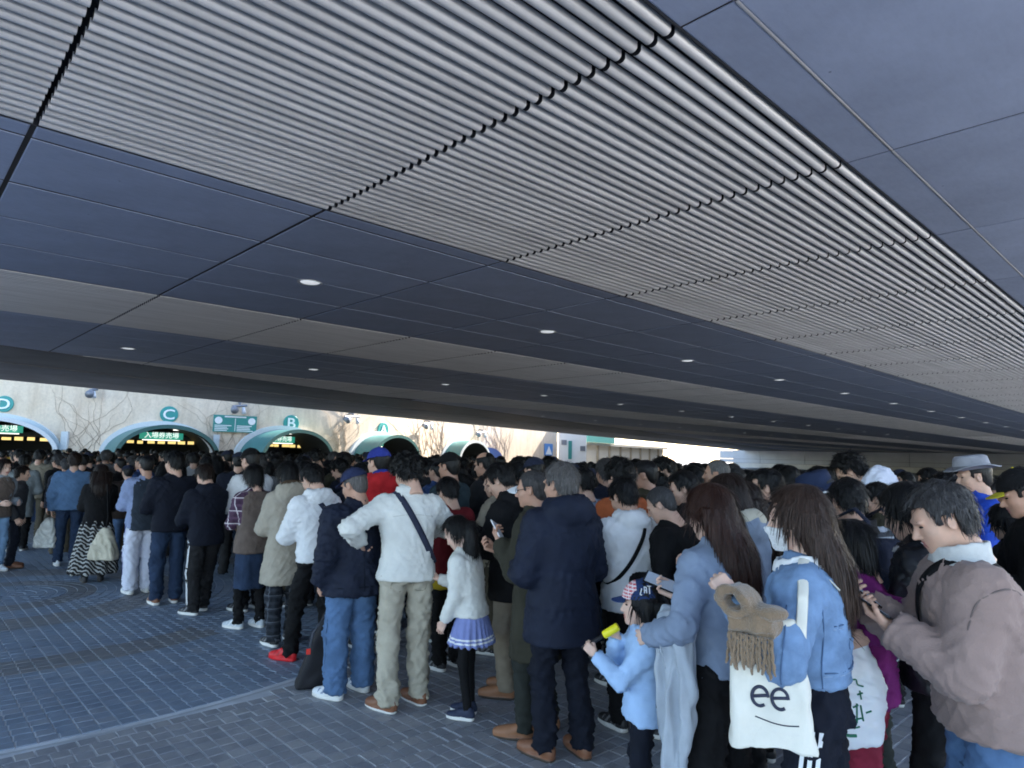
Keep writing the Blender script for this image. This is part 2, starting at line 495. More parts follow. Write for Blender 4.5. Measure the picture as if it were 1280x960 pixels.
SEAM0 = 0.272 * HC; SEAM = 1.004 * HC            # cross seams
def edge_y(x): return 37.8 + 0.311 * (x - 3.8)
S1 = (0.822 * HC, 2.515 * HC)
PITCH = (S1[1] - S1[0]) / 35.0
def slat_mesh(L):
    r = 0.0385
    prof = [(-r, 0.05), (-r, 0.012)] + [(-r * math.cos(a), 0.012 - 0.030 * math.sin(a)) for a in np.linspace(0.25, math.pi - 0.25, 8)] + [(r, 0.012), (r, 0.05)]
    V = [(x, y, z) for x in (0.0, L) for y, z in prof]; n = len(prof)
    F = [(i, i + 1, n + i + 1, n + i) for i in range(n - 1)]
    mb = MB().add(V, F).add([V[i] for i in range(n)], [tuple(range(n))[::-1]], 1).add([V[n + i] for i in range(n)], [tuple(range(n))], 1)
    me = mb.mesh('slat', (SLAT, VOIDSHADE), True)
    return me, mb
GAP = 0.045
slat_me, slat_mb = slat_mesh(SEAM - GAP)
slat_v = np.concatenate(slat_mb.v)
strips = [S1, (4.80 * HC, 6.30 * HC)] + [((8.78 + 4.0 * k) * HC, (10.28 + 4.0 * k) * HC) for k in range(6)]
far_s = MB(); count = 0
for si, (y0, y1) in enumerate(strips):
    n = int(round((y1 - y0) / PITCH))
    for bay in range(-2 if si else -2, 58):
        x = SEAM0 + bay * SEAM
        if edge_y(x) - 7.0 < y1: continue
        for i in range(n):
            y = y0 + (i + 0.5) * PITCH
            p = in_frame((x + SEAM * 0.5, y, CZ), (-420, -420), (1500, 960)) or in_frame((x + SEAM, y, CZ), (-60, -60), (1340, 960)) or in_frame((x, y, CZ), (-60, -60), (1340, 960))
            if p is None: continue
            if si == 0 and bay <= 9 and count < 300:
                link('slat', slat_me, ROAD, loc=(x + GAP / 2, y, CZ)); count += 1
            elif bay < 26 or i % 2 == 0:
                far_s.add(slat_v + np.array([x + GAP / 2, y, CZ + (0.0 if bay < 26 else 0.0)]), slat_mb.f)
                far_s.m[-len(slat_mb.f):] = slat_mb.m
o = far_s.build('slat_rows', (SLAT, VOIDSHADE), ROAD, True); tag(o, kind='stuff')

def cushion(w, h):
    """a metal panel: flat face with small folded edges"""
    e = 0.012; t = 0.011
    V = [(0, 0, t), (w, 0, t), (w, h, t), (0, h, t), (0, 0, 0.004), (w, 0, 0.004), (w, h, 0.004), (0, h, 0.004), (e, e, 0), (w - e, e, 0), (w - e, h - e, 0), (e, h - e, 0)]
    F = [(8, 11, 10, 9), (4, 8, 9, 5), (5, 9, 10, 6), (6, 10, 11, 7), (7, 11, 8, 4), (0, 4, 5, 1), (1, 5, 6, 2), (2, 6, 7, 3), (3, 7, 4, 0)]
    return V, F
rowsets = []
rowsets.append([-1.02, -0.34, 0.675, 0.815])
for k in range(7):
    b0 = strips[k][1] / HC; b1 = strips[k + 1][0] / HC if k + 1 < len(strips) else b0 + 2.3
    rows = [b0 + 0.008]; y = b0 + 0.122
    while y < b1 - 0.2: rows.append(y); y += 0.515
    rows.append(b1 - 0.008)
    rowsets.append(rows)
far_p = MB(); pcount = 0; pm = {}
G = 0.05
for rs, rows in enumerate(rowsets):
    G = 0.026 if rs == 0 else 0.05
    for bay in range(-2, 58):
        x = SEAM0 + bay * SEAM
        if edge_y(x) - 6.0 < rows[-1] * HC: continue
        for a, b_ in zip(rows[:-1], rows[1:]):
            w = SEAM - G; h = (b_ - a) * HC - G
            z = CZ + NR.uniform(-0.002, 0.001)
            vis = in_frame((x + SEAM / 2, (a + b_) / 2 * HC, CZ), (-500, -500), (1500, 960)) or in_frame((x + SEAM, (a + b_) / 2 * HC, CZ), (-50, -50), (1330, 960))
            if vis is not None and bay < 20 and pcount < 290:
                key = (rs, round(h, 4))
                if key not in pm:
                    V, F = cushion(w, h); pm[key] = MB().add(V, F).mesh('ceiling_panel', (PANEL,))
                link('ceiling_panel', pm[key], ROAD, loc=(x + G / 2, a * HC + G / 2, z)); pcount += 1
            else:
                V, F = cushion(w, h)
                far_p.add(np.array(V) + np.array([x + G / 2, a * HC + G / 2, z]), F)
o = far_p.build('panel_rows', PANEL, ROAD); tag(o, kind='stuff')
# the raised cover strip that runs along the near panels
mb = MB()
for bay in range(-2, 30):
    x = SEAM0 + bay * SEAM
    mb.tube([(x + 0.012, 0.675 * HC, CZ + 0.002), (x + SEAM - 0.012, 0.675 * HC, CZ + 0.002)], 0.014, 8, flat=0.6)
mb.build('cover_strip', plain('cover_strip', (0.26, 0.26, 0.27), 0.45, 0.4), ROAD, True)
# backing behind the joints, one sheet per panel field; the space above the slats is open to the deck, its shade put into the colour
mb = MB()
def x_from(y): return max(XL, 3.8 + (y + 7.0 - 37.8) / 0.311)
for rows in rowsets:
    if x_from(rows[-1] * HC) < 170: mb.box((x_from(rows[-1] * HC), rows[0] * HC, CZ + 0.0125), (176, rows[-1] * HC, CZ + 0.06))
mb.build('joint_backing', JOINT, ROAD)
# steel angle either side of the slat fields
mb = MB()
for y0, y1 in strips[:6]:
    xf = x_from(y1); mb.box((xf, y0 - 0.03, CZ + 0.001), (176, y0 - 0.012, CZ + 0.3)); mb.box((xf, y1 + 0.012, CZ + 0.001), (176, y1 + 0.024, CZ + 0.3))
mb.build('edge_angle', plain('angle_dark', (0.05, 0.05, 0.055), 0.5, 0.3), ROAD)
# deck slab
def prism(mb, poly, z0, z1, mi=0):
    n = len(poly); V = [(x, y, z0) for x, y in poly] + [(x, y, z1) for x, y in poly]
    mb.add(V, [tuple(range(n))[::-1], tuple(range(n, 2 * n))] + [(i, (i + 1) % n, n + (i + 1) % n, n + i) for i in range(n)], mi)
    return mb
YN = -1.02 * HC  # near edge, out of view, drawn close so more daylight gets under
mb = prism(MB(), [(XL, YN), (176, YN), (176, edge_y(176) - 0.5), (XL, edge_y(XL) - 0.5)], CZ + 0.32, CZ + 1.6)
mb.build('deck_slab', VOIDSHADE, ROAD)
nrm = np.array([-0.311, 1.0]); nrm /= np.linalg.norm(nrm)
def edge_band(a, b_, z0, z1, name, mat):
    A = np.array([XL, edge_y(XL)]); B = np.array([176.0, edge_y(176)])
    q = [A - nrm * a, B - nrm * a, B - nrm * b_, A - nrm * b_]
    return prism(MB(), [tuple(p) for p in q], z0, z1).build(name, mat, ROAD)
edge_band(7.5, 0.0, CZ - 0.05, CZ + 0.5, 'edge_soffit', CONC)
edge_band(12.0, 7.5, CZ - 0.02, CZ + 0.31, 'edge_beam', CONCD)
edge_band(0.0, -0.3, CZ + 0.05, CZ + 2.7, 'parapet', CONC)
prism(MB(), [(XL, YN - 0.3), (176, YN - 0.3), (176, YN), (XL, YN)], CZ + 0.05, CZ + 2.7).build('parapet', CONC, ROAD)
# downlights, two rows
RIM = plain('downlight_rim', (0.55, 0.55, 0.55), 0.35, 0.5, 0.6)
LAMPM = emit('downlight_glow', (0.9, 0.95, 1.0), 0.11)
lm = MB().lathe([(0.21, 0.0), (0.215, -0.012), (0.20, -0.016), (0.19, -0.008), (0.185, 0.012)], 28).mesh('light_rim', (RIM,), True)
gm = MB().lathe([(0.185, 0.004), (0.15, -0.012), (0.09, -0.022), (0.0001, -0.026)], 28).mesh('light_lens', (LAMPM,), True)
for k, (yy, n) in enumerate(((3.70 * HC, 14), (7.70 * HC, 14), (11.7 * HC, 14))):
    for i in range(n):
        x = SEAM0 + SEAM * (1.52 + 2.05 * i)
        if edge_y(x) - 8 < yy: continue
        r = link('downlight', lm, ROAD, loc=(x, yy, CZ + 0.006)); link('lens', gm, r)

# far end wall, panel by panel
FW = empty('end_wall', (173.0, 30, 0)); tag(FW, 'grey panelled wall closing the far end under the elevated road', 'wall')
WPAN = plain('end_wall_panel', (0.42, 0.43, 0.45), 0.55, 0.4, var=0.1, scale=0.3)
WLOW = plain('end_wall_low', (0.52, 0.50, 0.46), 0.7, 0.3, var=0.15, scale=0.3)
wp = MB().box((0, 0.06, 0), (0.3, 11.94, 2.2)).mesh('wall_panel', (WPAN,))
wp2 = MB().box((0, 0.06, 0), (0.3, 11.94, 1.0)).mesh('wall_panel', (WPAN,))
for i in range(10):
    link('wall_panel', wp, FW, loc=(0, -52 + i * 12, 2.34)); link('wall_panel', wp2, FW, loc=(0, -52 + i * 12, 1.28))
mb = MB().box((0.35, -60, 0), (0.6, 64, 4.7)); mb.build('wall_core', CONCD, FW)
mb = MB().box((-0.02, -60, 0), (0.3, -16, 1.22)).box((-0.02, -11.5, 0), (0.3, 64, 1.22)); mb.build('base_course', WLOW, FW)
# lighter doorway in it
mb = MB().box((-0.1, -16.2, 0), (0.32, -15.9, 2.6)).box((-0.1, -11.6, 0), (0.32, -11.3, 2.6)).box((-0.1, -16.2, 2.6), (0.32, -11.3, 2.8)); mb.build('door_frame', plain('white_paint', (0.7, 0.7, 0.68), 0.5), FW)

# ================================================================ STADIUM
pts = np.array([(-75, 47), (-60, 44), (-45, 43.2), (-33.8, 45), (-24.6, 48), (-17.2, 52.5), (-11.6, 60.7), (-5.9, 73), (6.6, 95), (12, 104.0)], float)
def catmull(P, n=60):
    out = []
    for i in range(1, len(P) - 2):
        p0, p1, p2, p3 = P[i - 1:i + 3]
        for t in np.linspace(0, 1, n, endpoint=False):
            out.append(0.5 * ((2 * p1) + (-p0 + p2) * t + (2 * p0 - 5 * p1 + 4 * p2 - p3) * t * t + (-p0 + 3 * p1 - 3 * p2 + p3) * t ** 3))
    out.append(P[-2]); return np.array(out)
wc = catmull(pts)
seg = np.r_[0, np.cumsum(np.linalg.norm(np.diff(wc, axis=0), axis=1))]
SS = np.arange(0, seg[-1], 0.2)
WX = np.interp(SS, seg, wc[:, 0]); WZ = np.interp(SS, seg, wc[:, 1])
WP = WX[:, None] * RIGHT[None, :] + WZ[:, None] * FWD[None, :]
WT = np.gradient(WP, axis=0); WT /= np.linalg.norm(WT, axis=1)[:, None]
WN = np.stack([WT[:, 1], -WT[:, 0], np.zeros(len(SS))], 1)
WPX = 640 + WX / WZ * FPX
def wall_at(px, py=None):
    i = int(np.argmin(np.abs(WPX - px)))
    z = at_depth(px, py, WZ[i])[2] if py is not None else 0.0
    return i, WP[i] + np.array([0, 0, z]), WT[i], WN[i], WZ[i], z
def frame_rot(t, n):
    return math.atan2(t[1], t[0])          # local x along the wall, local -y towards the camera
STAD = empty('stadium', tuple(WP[len(SS) // 3])); 
tag(STAD, 'pale stadium facade with bare vines and green arched gate canopies', 'building')
SO = np.array(STAD.location)
def wallmat():
    m, nt, b = base_mat('stadium_stucco', 0.85, 0.2)
    n = noise(nt, 0.5, 6, 0.65); n2 = noise(nt, 1.0, 5, 0.7, stretch=(1.6, 1.6, 0.25)); n3 = noise(nt, 6.0, 5, 0.7)
    r = ramp(nt, n.outputs[0], [(0.3, (0.74, 0.595, 0.435)), (0.7, (0.83, 0.70, 0.545))])
    r2 = ramp(nt, n2.outputs[0], [(0.30, (0.84, 0.81, 0.79)), (0.55, (1.0, 1.0, 1.0))])
    r3 = ramp(nt, n3.outputs[0], [(0.3, (0.86,) * 3), (0.7, (1.05,) * 3)])
    c = mixc(nt, 1.0, r.outputs[0], r2.outputs[0], 'MULTIPLY'); c = mixc(nt, 1.0, c, r3.outputs[0], 'MULTIPLY')
    nt.links.new(c, b.inputs['Base Color']); bump(nt, b, n3.outputs[0], 0.3, 0.05)
    return m
STUC = wallmat()
TEAL = plain('canopy_teal', (0.055, 0.17, 0.16), 0.4, 0.5, var=0.12, scale=1.0)
PALE = plain('canopy_white', (0.62, 0.66, 0.66), 0.45, 0.4)
GATE_DARK = plain('gate_interior', (0.035, 0.04, 0.042), 0.7, 0.3)  # shade inside the gates and under the canopies, put into the colour
gates = [(-6, 3.9, 3.40), (204, 3.35, 3.22), (357, 3.3, 3.25), (476, 3.5, 3.25), (577, 3.2, 3.2)]   # photo x of the wall arch, half width, crown height
opening = np.zeros(len(SS))
gi = []
for px, hw, zt in gates:
    i0 = wall_at(px)[0]; gi.append(i0)
    ds = SS - SS[i0]
    m_ = np.abs(ds) < hw - 0.1
    opening[m_] = 1.0 + (zt - 1.0) * np.sqrt(np.maximum(0, 1 - (ds[m_] / hw) ** 2))
TOPZ = 13.0
V = []; F = []
for i in range(len(SS)):
    p = WP[i] - SO; q = p - WN[i] * 0.5
    zo = opening[i]
    V += [(p[0], p[1], zo), (p[0], p[1], TOPZ), (q[0], q[1], TOPZ), (q[0], q[1], zo)]
for i in range(len(SS) - 1):
    a, b_ = 4 * i, 4 * (i + 1)
    F += [(a, b_, b_ + 1, a + 1), (a + 1, b_ + 1, b_ + 2, a + 2), (a, a + 3, b_ + 3, b_), (a + 3, a + 2, b_ + 2, b_ + 3)]
e = 4 * (len(SS) - 1); F.append((e, e + 3, e + 2, e + 1)[::-1])
MB().add(V, F).build('wall', STUC, STAD)
# return wall that closes the facade's end, and the body behind it (roofed)
pe = WP[-1] - SO; pb = pe - WN[-1] * 30; p0 = WP[0] - SO; p0b = p0 - WN[0] * 30
MB().add([(pe[0], pe[1], 0), (pb[0], pb[1], 0), (pb[0], pb[1], TOPZ), (pe[0], pe[1], TOPZ)], [(0, 1, 2, 3)]).build('side_wall', STUC, STAD)
GREEN_LIT = emit('gate_sign_green', (0.04, 0.42, 0.30), 0.10)
WHITE_LIT = emit('gate_sign_letters', (0.95, 1.0, 0.97), 0.17)
TUBE_LIT = emit('gate_tube_light', (1.0, 0.97, 0.88), 0.4)
WARM_LIT = emit('goods_glow', (1.0, 0.72, 0.25), 0.20)
TEXTC = {}
def text_mesh(txt, size, mat, extr=0.004, key=None):
    k = (txt, size, mat.name)
    if k in TEXTC: return TEXTC[k]
    cu = bpy.data.curves.new('lettering', 'FONT'); cu.body = txt; cu.size = size; cu.align_x = 'CENTER'; cu.align_y = 'CENTER'; cu.extrude = extr; cu.resolution_u = 3; cu.offset = size * 0.012
    ob = bpy.data.objects.new('lettering_tmp', cu); COL.objects.link(ob)
    dg = bpy.context.evaluated_depsgraph_get(); dg.update()
    me = bpy.data.meshes.new_from_object(ob.evaluated_get(dg))
    bpy.data.objects.remove(ob); bpy.data.curves.remove(cu)
    me.materials.clear(); me.materials.append(mat)
    TEXTC[k] = me
    return me
def arc(hw, zt, n=24, low=0.0):
    P = [(-hw, low)] + [(-hw * math.cos(a), 1.0 + (zt - 1.0) * math.sin(a)) for a in np.linspace(0, math.pi, n)] + [(hw, low)]
    return P
PROJ = 2.1
for gidx, ((px, hw, zt), i0) in enumerate(zip(gates, gi)):
    ex = (0.30, 0.34, 0.24, 0.06, 0.0)[gidx]
    rz = frame_rot(WT[i0], WN[i0]) + ex
    can = empty('gate_canopy', tuple(WP[i0] - SO), rz, STAD)
    R_ = rz
    pa = arc(hw, zt); n = len(pa)
    # projecting barrel with thickness
    pin = arc(hw - 0.10, zt - 0.10)
    V = [(x, -PROJ, z) for x, z in pa] + [(x, 1.4, z) for x, z in pa] + [(x, -PROJ, z) for x, z in pin] + [(x, 1.4, z) for x, z in pin]
    F = [(i, i + 1, n + i + 1, n + i) for i in range(n - 1)] + [(2 * n + i, 3 * n + i, 3 * n + i + 1, 2 * n + i + 1) for i in range(n - 1)]
    MB().add(V, F[:n - 1]).build('barrel', TEAL, can, True)
    MB().add(V, F[n - 1:]).build('barrel_inside', GATE_DARK, can, True)
    po = arc(hw + 0.04, zt + 0.04); pi_ = arc(hw - 0.22, zt - 0.22)
    def band(outer, inner, y0, y1, name, mat):
        m_ = len(outer)
        V = [(x, y0, z) for x, z in outer] + [(x, y0, z) for x, z in inner] + [(x, y1, z) for x, z in outer] + [(x, y1, z) for x, z in inner]
        F = [(i, m_ + i, m_ + i + 1, i + 1) for i in range(m_ - 1)] + [(2 * m_ + i, i, i + 1, 2 * m_ + i + 1) for i in range(m_ - 1)] + [(m_ + i, 3 * m_ + i, 3 * m_ + i + 1, m_ + i + 1) for i in range(m_ - 1)] + [(2 * m_ + i, 2 * m_ + i + 1, 3 * m_ + i + 1, 3 * m_ + i) for i in range(m_ - 1)]
        return MB().add(V, F).build(name, mat, can, False)
    band(po, pi_, -PROJ - 0.08, -PROJ + 0.004, 'front_rim', PALE if gidx in (0, 4) else plain('rim_teal', (0.045, 0.125, 0.12), 0.4))
    fl = band(arc(hw + 0.42, zt + 0.34), arc(hw + 0.002, zt + 0.002), -0.16, 0.14, 'flashing', PALE); fl.rotation_euler = (0, 0, -ex)
    # hall behind the arch
    DEP = 7.0
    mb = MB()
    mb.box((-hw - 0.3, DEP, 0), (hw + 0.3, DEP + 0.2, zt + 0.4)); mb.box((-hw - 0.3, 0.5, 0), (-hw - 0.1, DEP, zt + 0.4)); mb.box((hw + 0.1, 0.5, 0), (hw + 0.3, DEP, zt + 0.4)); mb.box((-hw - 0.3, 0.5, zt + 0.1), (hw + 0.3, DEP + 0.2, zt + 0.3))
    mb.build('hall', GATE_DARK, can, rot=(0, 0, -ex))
    mb = MB()
    for xx in (-1.2, 0.7): mb.box((xx, 0.8, zt - 0.28), (xx + 0.45, 1.3, zt - 0.22))
    mb.build('tube_light', TUBE_LIT, can, rot=(0, 0, -ex))['kind'] = 'stuff'
    # ticket counter with goods; the yellow light on them is put in as glow
    mb = MB().box((-hw + 0.2, 2.2, 0), (hw - 0.2, 2.8, 1.05)); mb.build('counter', plain('counter_grey', (0.25, 0.25, 0.24), 0.6), can, rot=(0, 0, -ex))
    mb = MB(); 
    for q in range(9):
        x0 = -hw + 0.35 + q * (2 * hw - 0.7) / 9
        mb.box((x0, 2.3, 1.92 + 0.05 * RND.random()), (x0 + RND.uniform(0.35, 0.62), 2.34, 2.13 + 0.05 * RND.random()))
    mb.build('glowing_goods', WARM_LIT, can, rot=(0, 0, -ex))['kind'] = 'stuff'
    mb = MB().box((-hw + 0.2, 2.4, 2.22), (hw - 0.2, 2.5, 2.55)); mb.build('header', GATE_DARK, can, rot=(0, 0, -ex))
    # illuminated name board over the counter
    sb = link('gate_sign', MB().box((-1.45, -0.04, -0.24), (1.45, 0.04, 0.24)).mesh('gate_sign', (GREEN_LIT,)), STAD, loc=tuple(WP[i0] - SO - WN[i0] * 0.65 + np.array([0, 0, zt - 0.72])), rot=(0, 0, rz))
    link('lettering', text_mesh('入場券売場', 0.46, WHITE_LIT), sb, loc=(0, -0.06, 0.02), rot=(math.radians(90), 0, 0))
    link('light_strip', MB().box((-1.25, -0.08, -0.33), (1.25, 0.02, -0.27)).mesh('light_strip', (TUBE_LIT,)), sb)
DISC = plain('disc_teal', (0.045, 0.30, 0.27), 0.45); LET = plain('letter_white', (0.85, 0.86, 0.85), 0.4)
for ch, px, py in (('D', 8, 505), ('C', 211, 518), ('B', 365, 529), ('A', 480, 538)):
    i, P, T, N, Z, z = wall_at(px, py)
    rz = frame_rot(T, N); Rr = 10.2 * Z / FPX
    mb = MB().lathe([(0.001, 0.10), (Rr * 0.96, 0.10), (Rr, 0.08), (Rr, 0.0)], 36)
    d = link('letter_disc', mb.mesh('letter_disc', (DISC,), False), STAD, loc=tuple(P - SO + N * 0.0), rot=(math.radians(90), 0, rz))
    t = text_mesh(ch, Rr * 2.0, LET, 0.02)
    t = t.copy(); co = np.zeros(len(t.vertices) * 3, np.float32); t.vertices.foreach_get('co', co); co = co.reshape(-1, 3)
    co[:, :2] -= (co[:, :2].max(0) + co[:, :2].min(0)) / 2; k_ = 1.25 * Rr / (co[:, 1].max() - co[:, 1].min()); co[:, 0] *= k_ * 1.15; co[:, 1] *= k_
    t.vertices.foreach_set('co', co.ravel()); t.update()
    link('letter', t, d, loc=(0, 0, 0.125))
def on_wall(px, py, name, mb, mat, off=0.0, smooth=False):
    i, P, T, N, Z, z = wall_at(px, py)
    return mb.build(name, mat, STAD, smooth, loc=tuple(P - SO + N * off), rot=(0, 0, frame_rot(T, N)))
# green notice board with two discs and rows of print
BOARD = plain('board_green', (0.05, 0.27, 0.24), 0.5)
bd = on_wall(296, 530, 'notice_board', MB().box((-1.5, -0.22, -0.62), (1.5, -0.10, 0.62)), BOARD)
mb = MB()
for sx in (-1.15, 1.15):
    mb.add([(sx + 0.26 * math.cos(a), -0.226, 0.22 + 0.26 * math.sin(a)) for a in np.linspace(0, 2 * math.pi, 20, endpoint=False)], [tuple(range(20))])
for r_ in range(4):
    for side in (-1.4, 0.12):
        w_ = RND.uniform(0.8, 1.2)
        mb.box((side, -0.225, -0.18 - 0.12 * r_), (side + w_, -0.2205, -0.12 - 0.12 * r_))
mb.box((-0.75, -0.225, 0.46), (0.75, -0.2205, 0.56)); mb.box((-0.02, -0.225, -0.55), (0.02, -0.2205, 0.4))
mb.build('print', LET, bd)
# lamps / cameras on brackets
LG = plain('lamp_grey', (0.22, 0.23, 0.26), 0.45, 0.5, 0.3)
for px, py, side, ln in ((118, 489, -0.3, 0.5), (299, 509, -0.5, 1.0), (437, 522, -1.0, 1.7), (533, 530.5, -1.2, 1.8), (600, 541, -1.4, 2.1)):
    mb = MB().tube([(0, 0, 0.35), (0, -0.5, 0.3)], 0.08, 6).tube([(side, -0.55, 0.0), (side + ln, -0.55, 0.12)], 0.10, 6).tube([(0, -0.5, 0.35), (0, -0.52, 0.02)], 0.08, 6)
    o = on_wall(px, py, 'wall_lamp', mb, LG)
    mb = MB().tube([(side + 0.1, -0.45, -0.12), (side + 0.1, -0.95, -0.3)], [0.2, 0.28], 10); mb.build('lamp_head', LG, o, True)
    mb = MB().tube([(side + ln - 0.25, -0.5, -0.02), (side + ln - 0.2, -0.6, -0.5)], [0.1, 0.17], 10); mb.build('lamp_head', plain('lamp_pale', (0.6, 0.62, 0.66), 0.4), o, True)
for px, py, hz in ((88, 551, 0.62), (275, 553, 0.55), (311, 557, 0.4)):
    on_wall(px, py, 'wall_speaker', MB().box((-0.2, -0.35, -hz), (0.2, 0.0, hz)), PALE)
# blue awning and the blue access sign
AW = plain('awning_blue', (0.14, 0.20, 0.50), 0.6)
pa = arc(1.9, 2.55, 18, 1.3); n = len(pa)
i, P, T, N, Z, z = wall_at(607)
V = [(x, -1.3, zz) for x, zz in pa] + [(x, 0.1, zz) for x, zz in pa]
mb = MB().add(V, [(k, k + 1, n + k + 1, n + k) for k in range(n - 1)] + [tuple(range(n))[::-1]])
mb.build('awning', AW, STAD, False, loc=tuple(P - SO), rot=(0, 0, frame_rot(T, N) - 0.5))
bs = on_wall(687, 563, 'access_sign', MB().box((-1.2, -0.12, -0.7), (1.2, -0.02, 0.9)), plain('sign_blue', (0.10, 0.28, 0.62), 0.4))
mb = MB().add([(-1.0, -0.13, -0.55), (1.0, -0.13, -0.55), (0, -0.13, 0.6)], [(0, 1, 2)]); mb.build('symbol', LET, bs)
# bare winter vines on the stucco
mb = MB(); rv = np.random.RandomState(5)
for v_ in range(420):
    s0 = rv.uniform(SS[40], SS[-1] - 14); z0 = rv.uniform(0.5, 2.2); P = []
    a = rv.uniform(1.0, 2.1)
    s_, z_ = s0, z0
    for k in range(rv.randint(14, 34)):
        i = min(len(SS) - 1, max(0, int(s_ / 0.2)))
        if opening[i] + 0.45 > z_: break
        p = WP[i] + WT[i] * (s_ - SS[i]) + WN[i] * 0.02 - SO; P.append((p[0], p[1], z_))
        a += rv.normal(0, 0.28); a = min(2.7, max(0.45, a)); st = 0.22
        s_ += st * math.cos(a); z_ += st * abs(math.sin(a))
    if len(P) > 3: mb.tube(P, np.linspace(0.017, 0.006, len(P)), 4)
o = mb.build('vines', plain('vine_bark', (0.46, 0.37, 0.28), 0.9, 0.1), STAD); tag(o, kind='stuff')

# white pillar and low pavilion where the facade ends
PIL = empty('gate_pillar', tuple(at_z(716, 585, 0.0) * 0 + WP[-1] + RIGHT * 2.2 + FWD * 2)); tag(PIL, 'broad white pillar standing at the end of the stadium facade', 'pillar')
WHITEW = plain('white_render', (0.80, 0.80, 0.77), 0.7, 0.2, var=0.06, scale=0.4)
rzp = math.atan2(RIGHT[1], RIGHT[0])
PIL.rotation_euler = (0, 0, rzp)
MB().box((-1.9, -0.6, 0), (2.1, 1.2, 9)).build('shaft', WHITEW, PIL)
MB().box((-1.5, -0.75, 3.4), (-0.75, -0.6, 4.1)).build('grey_sign', LG, PIL)
MB().box((-0.5, -0.75, 1.4), (0.0, -0.6, 4.0)).build('green_sign', BOARD, PIL)
MB().box((1.2, -0.75, 2.6), (1.9, -0.6, 3.3)).build('grey_sign', LG, PIL)
PAV = empty('ticket_pavilion', tuple(RIGHT * 11.5 + FWD * 102)); tag(PAV, 'low cream pavilion with green sign beyond the white pillar', 'building')
PAV.rotation_euler = (0, 0, rzp + math.radians(57))
CREAM = plain('cream_wall', (0.72, 0.67, 0.56), 0.8, 0.2)
MB().box((0, 0.4, 0), (34, 6, 3.6)).build('wall', CREAM, PAV)
MB().box((-0.5, -0.3, 3.6), (34.5, 6.2, 4.0)).build('eave', plain('eave_grey', (0.45, 0.42, 0.36), 0.7), PAV)
for k in range(8): MB().box((k * 4.4, 0.2, 0), (k * 4.4 + 0.5, 0.397, 3.6)).build('post', plain('post_brown', (0.42, 0.35, 0.25), 0.7), PAV)
gs = MB().box((-1.0, -0.6, 4.0), (9.0, -0.4, 5.0)).build('green_sign', BOARD, PAV)

# ================================================================ PEOPLE: surfaces from distance fields
def surf(f, lo, hi, h):
    lo = np.asarray(lo, np.float32); hi = np.asarray(hi, np.float32)
    n = np.maximum(3, np.ceil((hi - lo) / h).astype(int) + 1)
    ax = [lo[i] + h * np.arange(n[i], dtype=np.float32) for i in range(3)]
    G = np.stack(np.meshgrid(*ax, indexing='ij'), -1).reshape(-1, 3)
    D = f(G).reshape(n).astype(np.float32)
    # close the field at the border of the grid
    for a in range(3):
        sl = [slice(None)] * 3
        for e in (0, -1):
            sl[a] = e; D[tuple(sl)] = np.maximum(D[tuple(sl)], h * 0.5)
    S = D < 0
    c = n - 1
    pos = np.zeros((*c, 3), np.float32); cnt = np.zeros(c, np.float32)
    cr = [(0, 0, 0), (1, 0, 0), (0, 1, 0), (1, 1, 0), (0, 0, 1), (1, 0, 1), (0, 1, 1), (1, 1, 1)]
    def sub(A, o): return A[o[0]:o[0] + c[0], o[1]:o[1] + c[1], o[2]:o[2] + c[2]]
    for i in range(8):
        for a in range(3):
            o = cr[i]
            if o[a]: continue
            p = list(o); p[a] = 1
            s0, s1 = sub(S, o), sub(S, p)
            m = s0 != s1
            if not m.any(): continue
            d0, d1 = sub(D, o)[m], sub(D, p)[m]
            t = d0 / (d0 - d1)
            q = np.tile(np.array(o, np.float32), (len(t), 1)); q[:, a] = t
            pos[m] += q; cnt[m] += 1
    act = cnt > 0
    idx = np.full(c, -1, np.int64); idx[act] = np.arange(act.sum())
    base = np.stack(np.nonzero(act), 1).astype(np.float32)
    V = lo + h * (base + pos[act] / cnt[act][:, None])
    Q = []
    for a in range(3):
        b, d = (a + 1) % 3, (a + 2) % 3
        s0 = [slice(None)] * 3; s1 = [slice(None)] * 3
        s0[a] = slice(0, -1); s1[a] = slice(1, None)
        x = S[tuple(s0)] != S[tuple(s1)]
        for k in (b, d):
            sl = [slice(None)] * 3; sl[k] = 0; x[tuple(sl)] = False
            sl[k] = -1; x[tuple(sl)] = False
        I = np.stack(np.nonzero(x), 1)
        if not len(I): continue
        flip = S[tuple(s0)][x]
        def cell(db, dd):
            J = I.copy(); J[:, b] += db; J[:, d] += dd
            return idx[J[:, 0], J[:, 1], J[:, 2]]
        q = np.stack([cell(-1, -1), cell(0, -1), cell(0, 0), cell(-1, 0)], 1)
        q[~flip] = q[~flip][:, ::-1]
        Q.append(q)
    return V, np.concatenate(Q)

def vnormals(V, Q):
    n = np.cross(V[Q[:, 2]] - V[Q[:, 0]], V[Q[:, 3]] - V[Q[:, 1]])
    N = np.zeros_like(V)
    for k in range(4): np.add.at(N, Q[:, k], n)
    return N / (np.linalg.norm(N, axis=1)[:, None] + 1e-9)
def relax(V, Q, it=1, lam=0.5):
    for _ in range(it):
        A = np.zeros_like(V); C = np.zeros(len(V), np.float32)
        for k in range(4):
            for j in (1, 3):
                np.add.at(A, Q[:, k], V[Q[:, (k + j) % 4]]); np.add.at(C, Q[:, k], 1)
        V = V + lam * (A / C[:, None] - V)
    return V

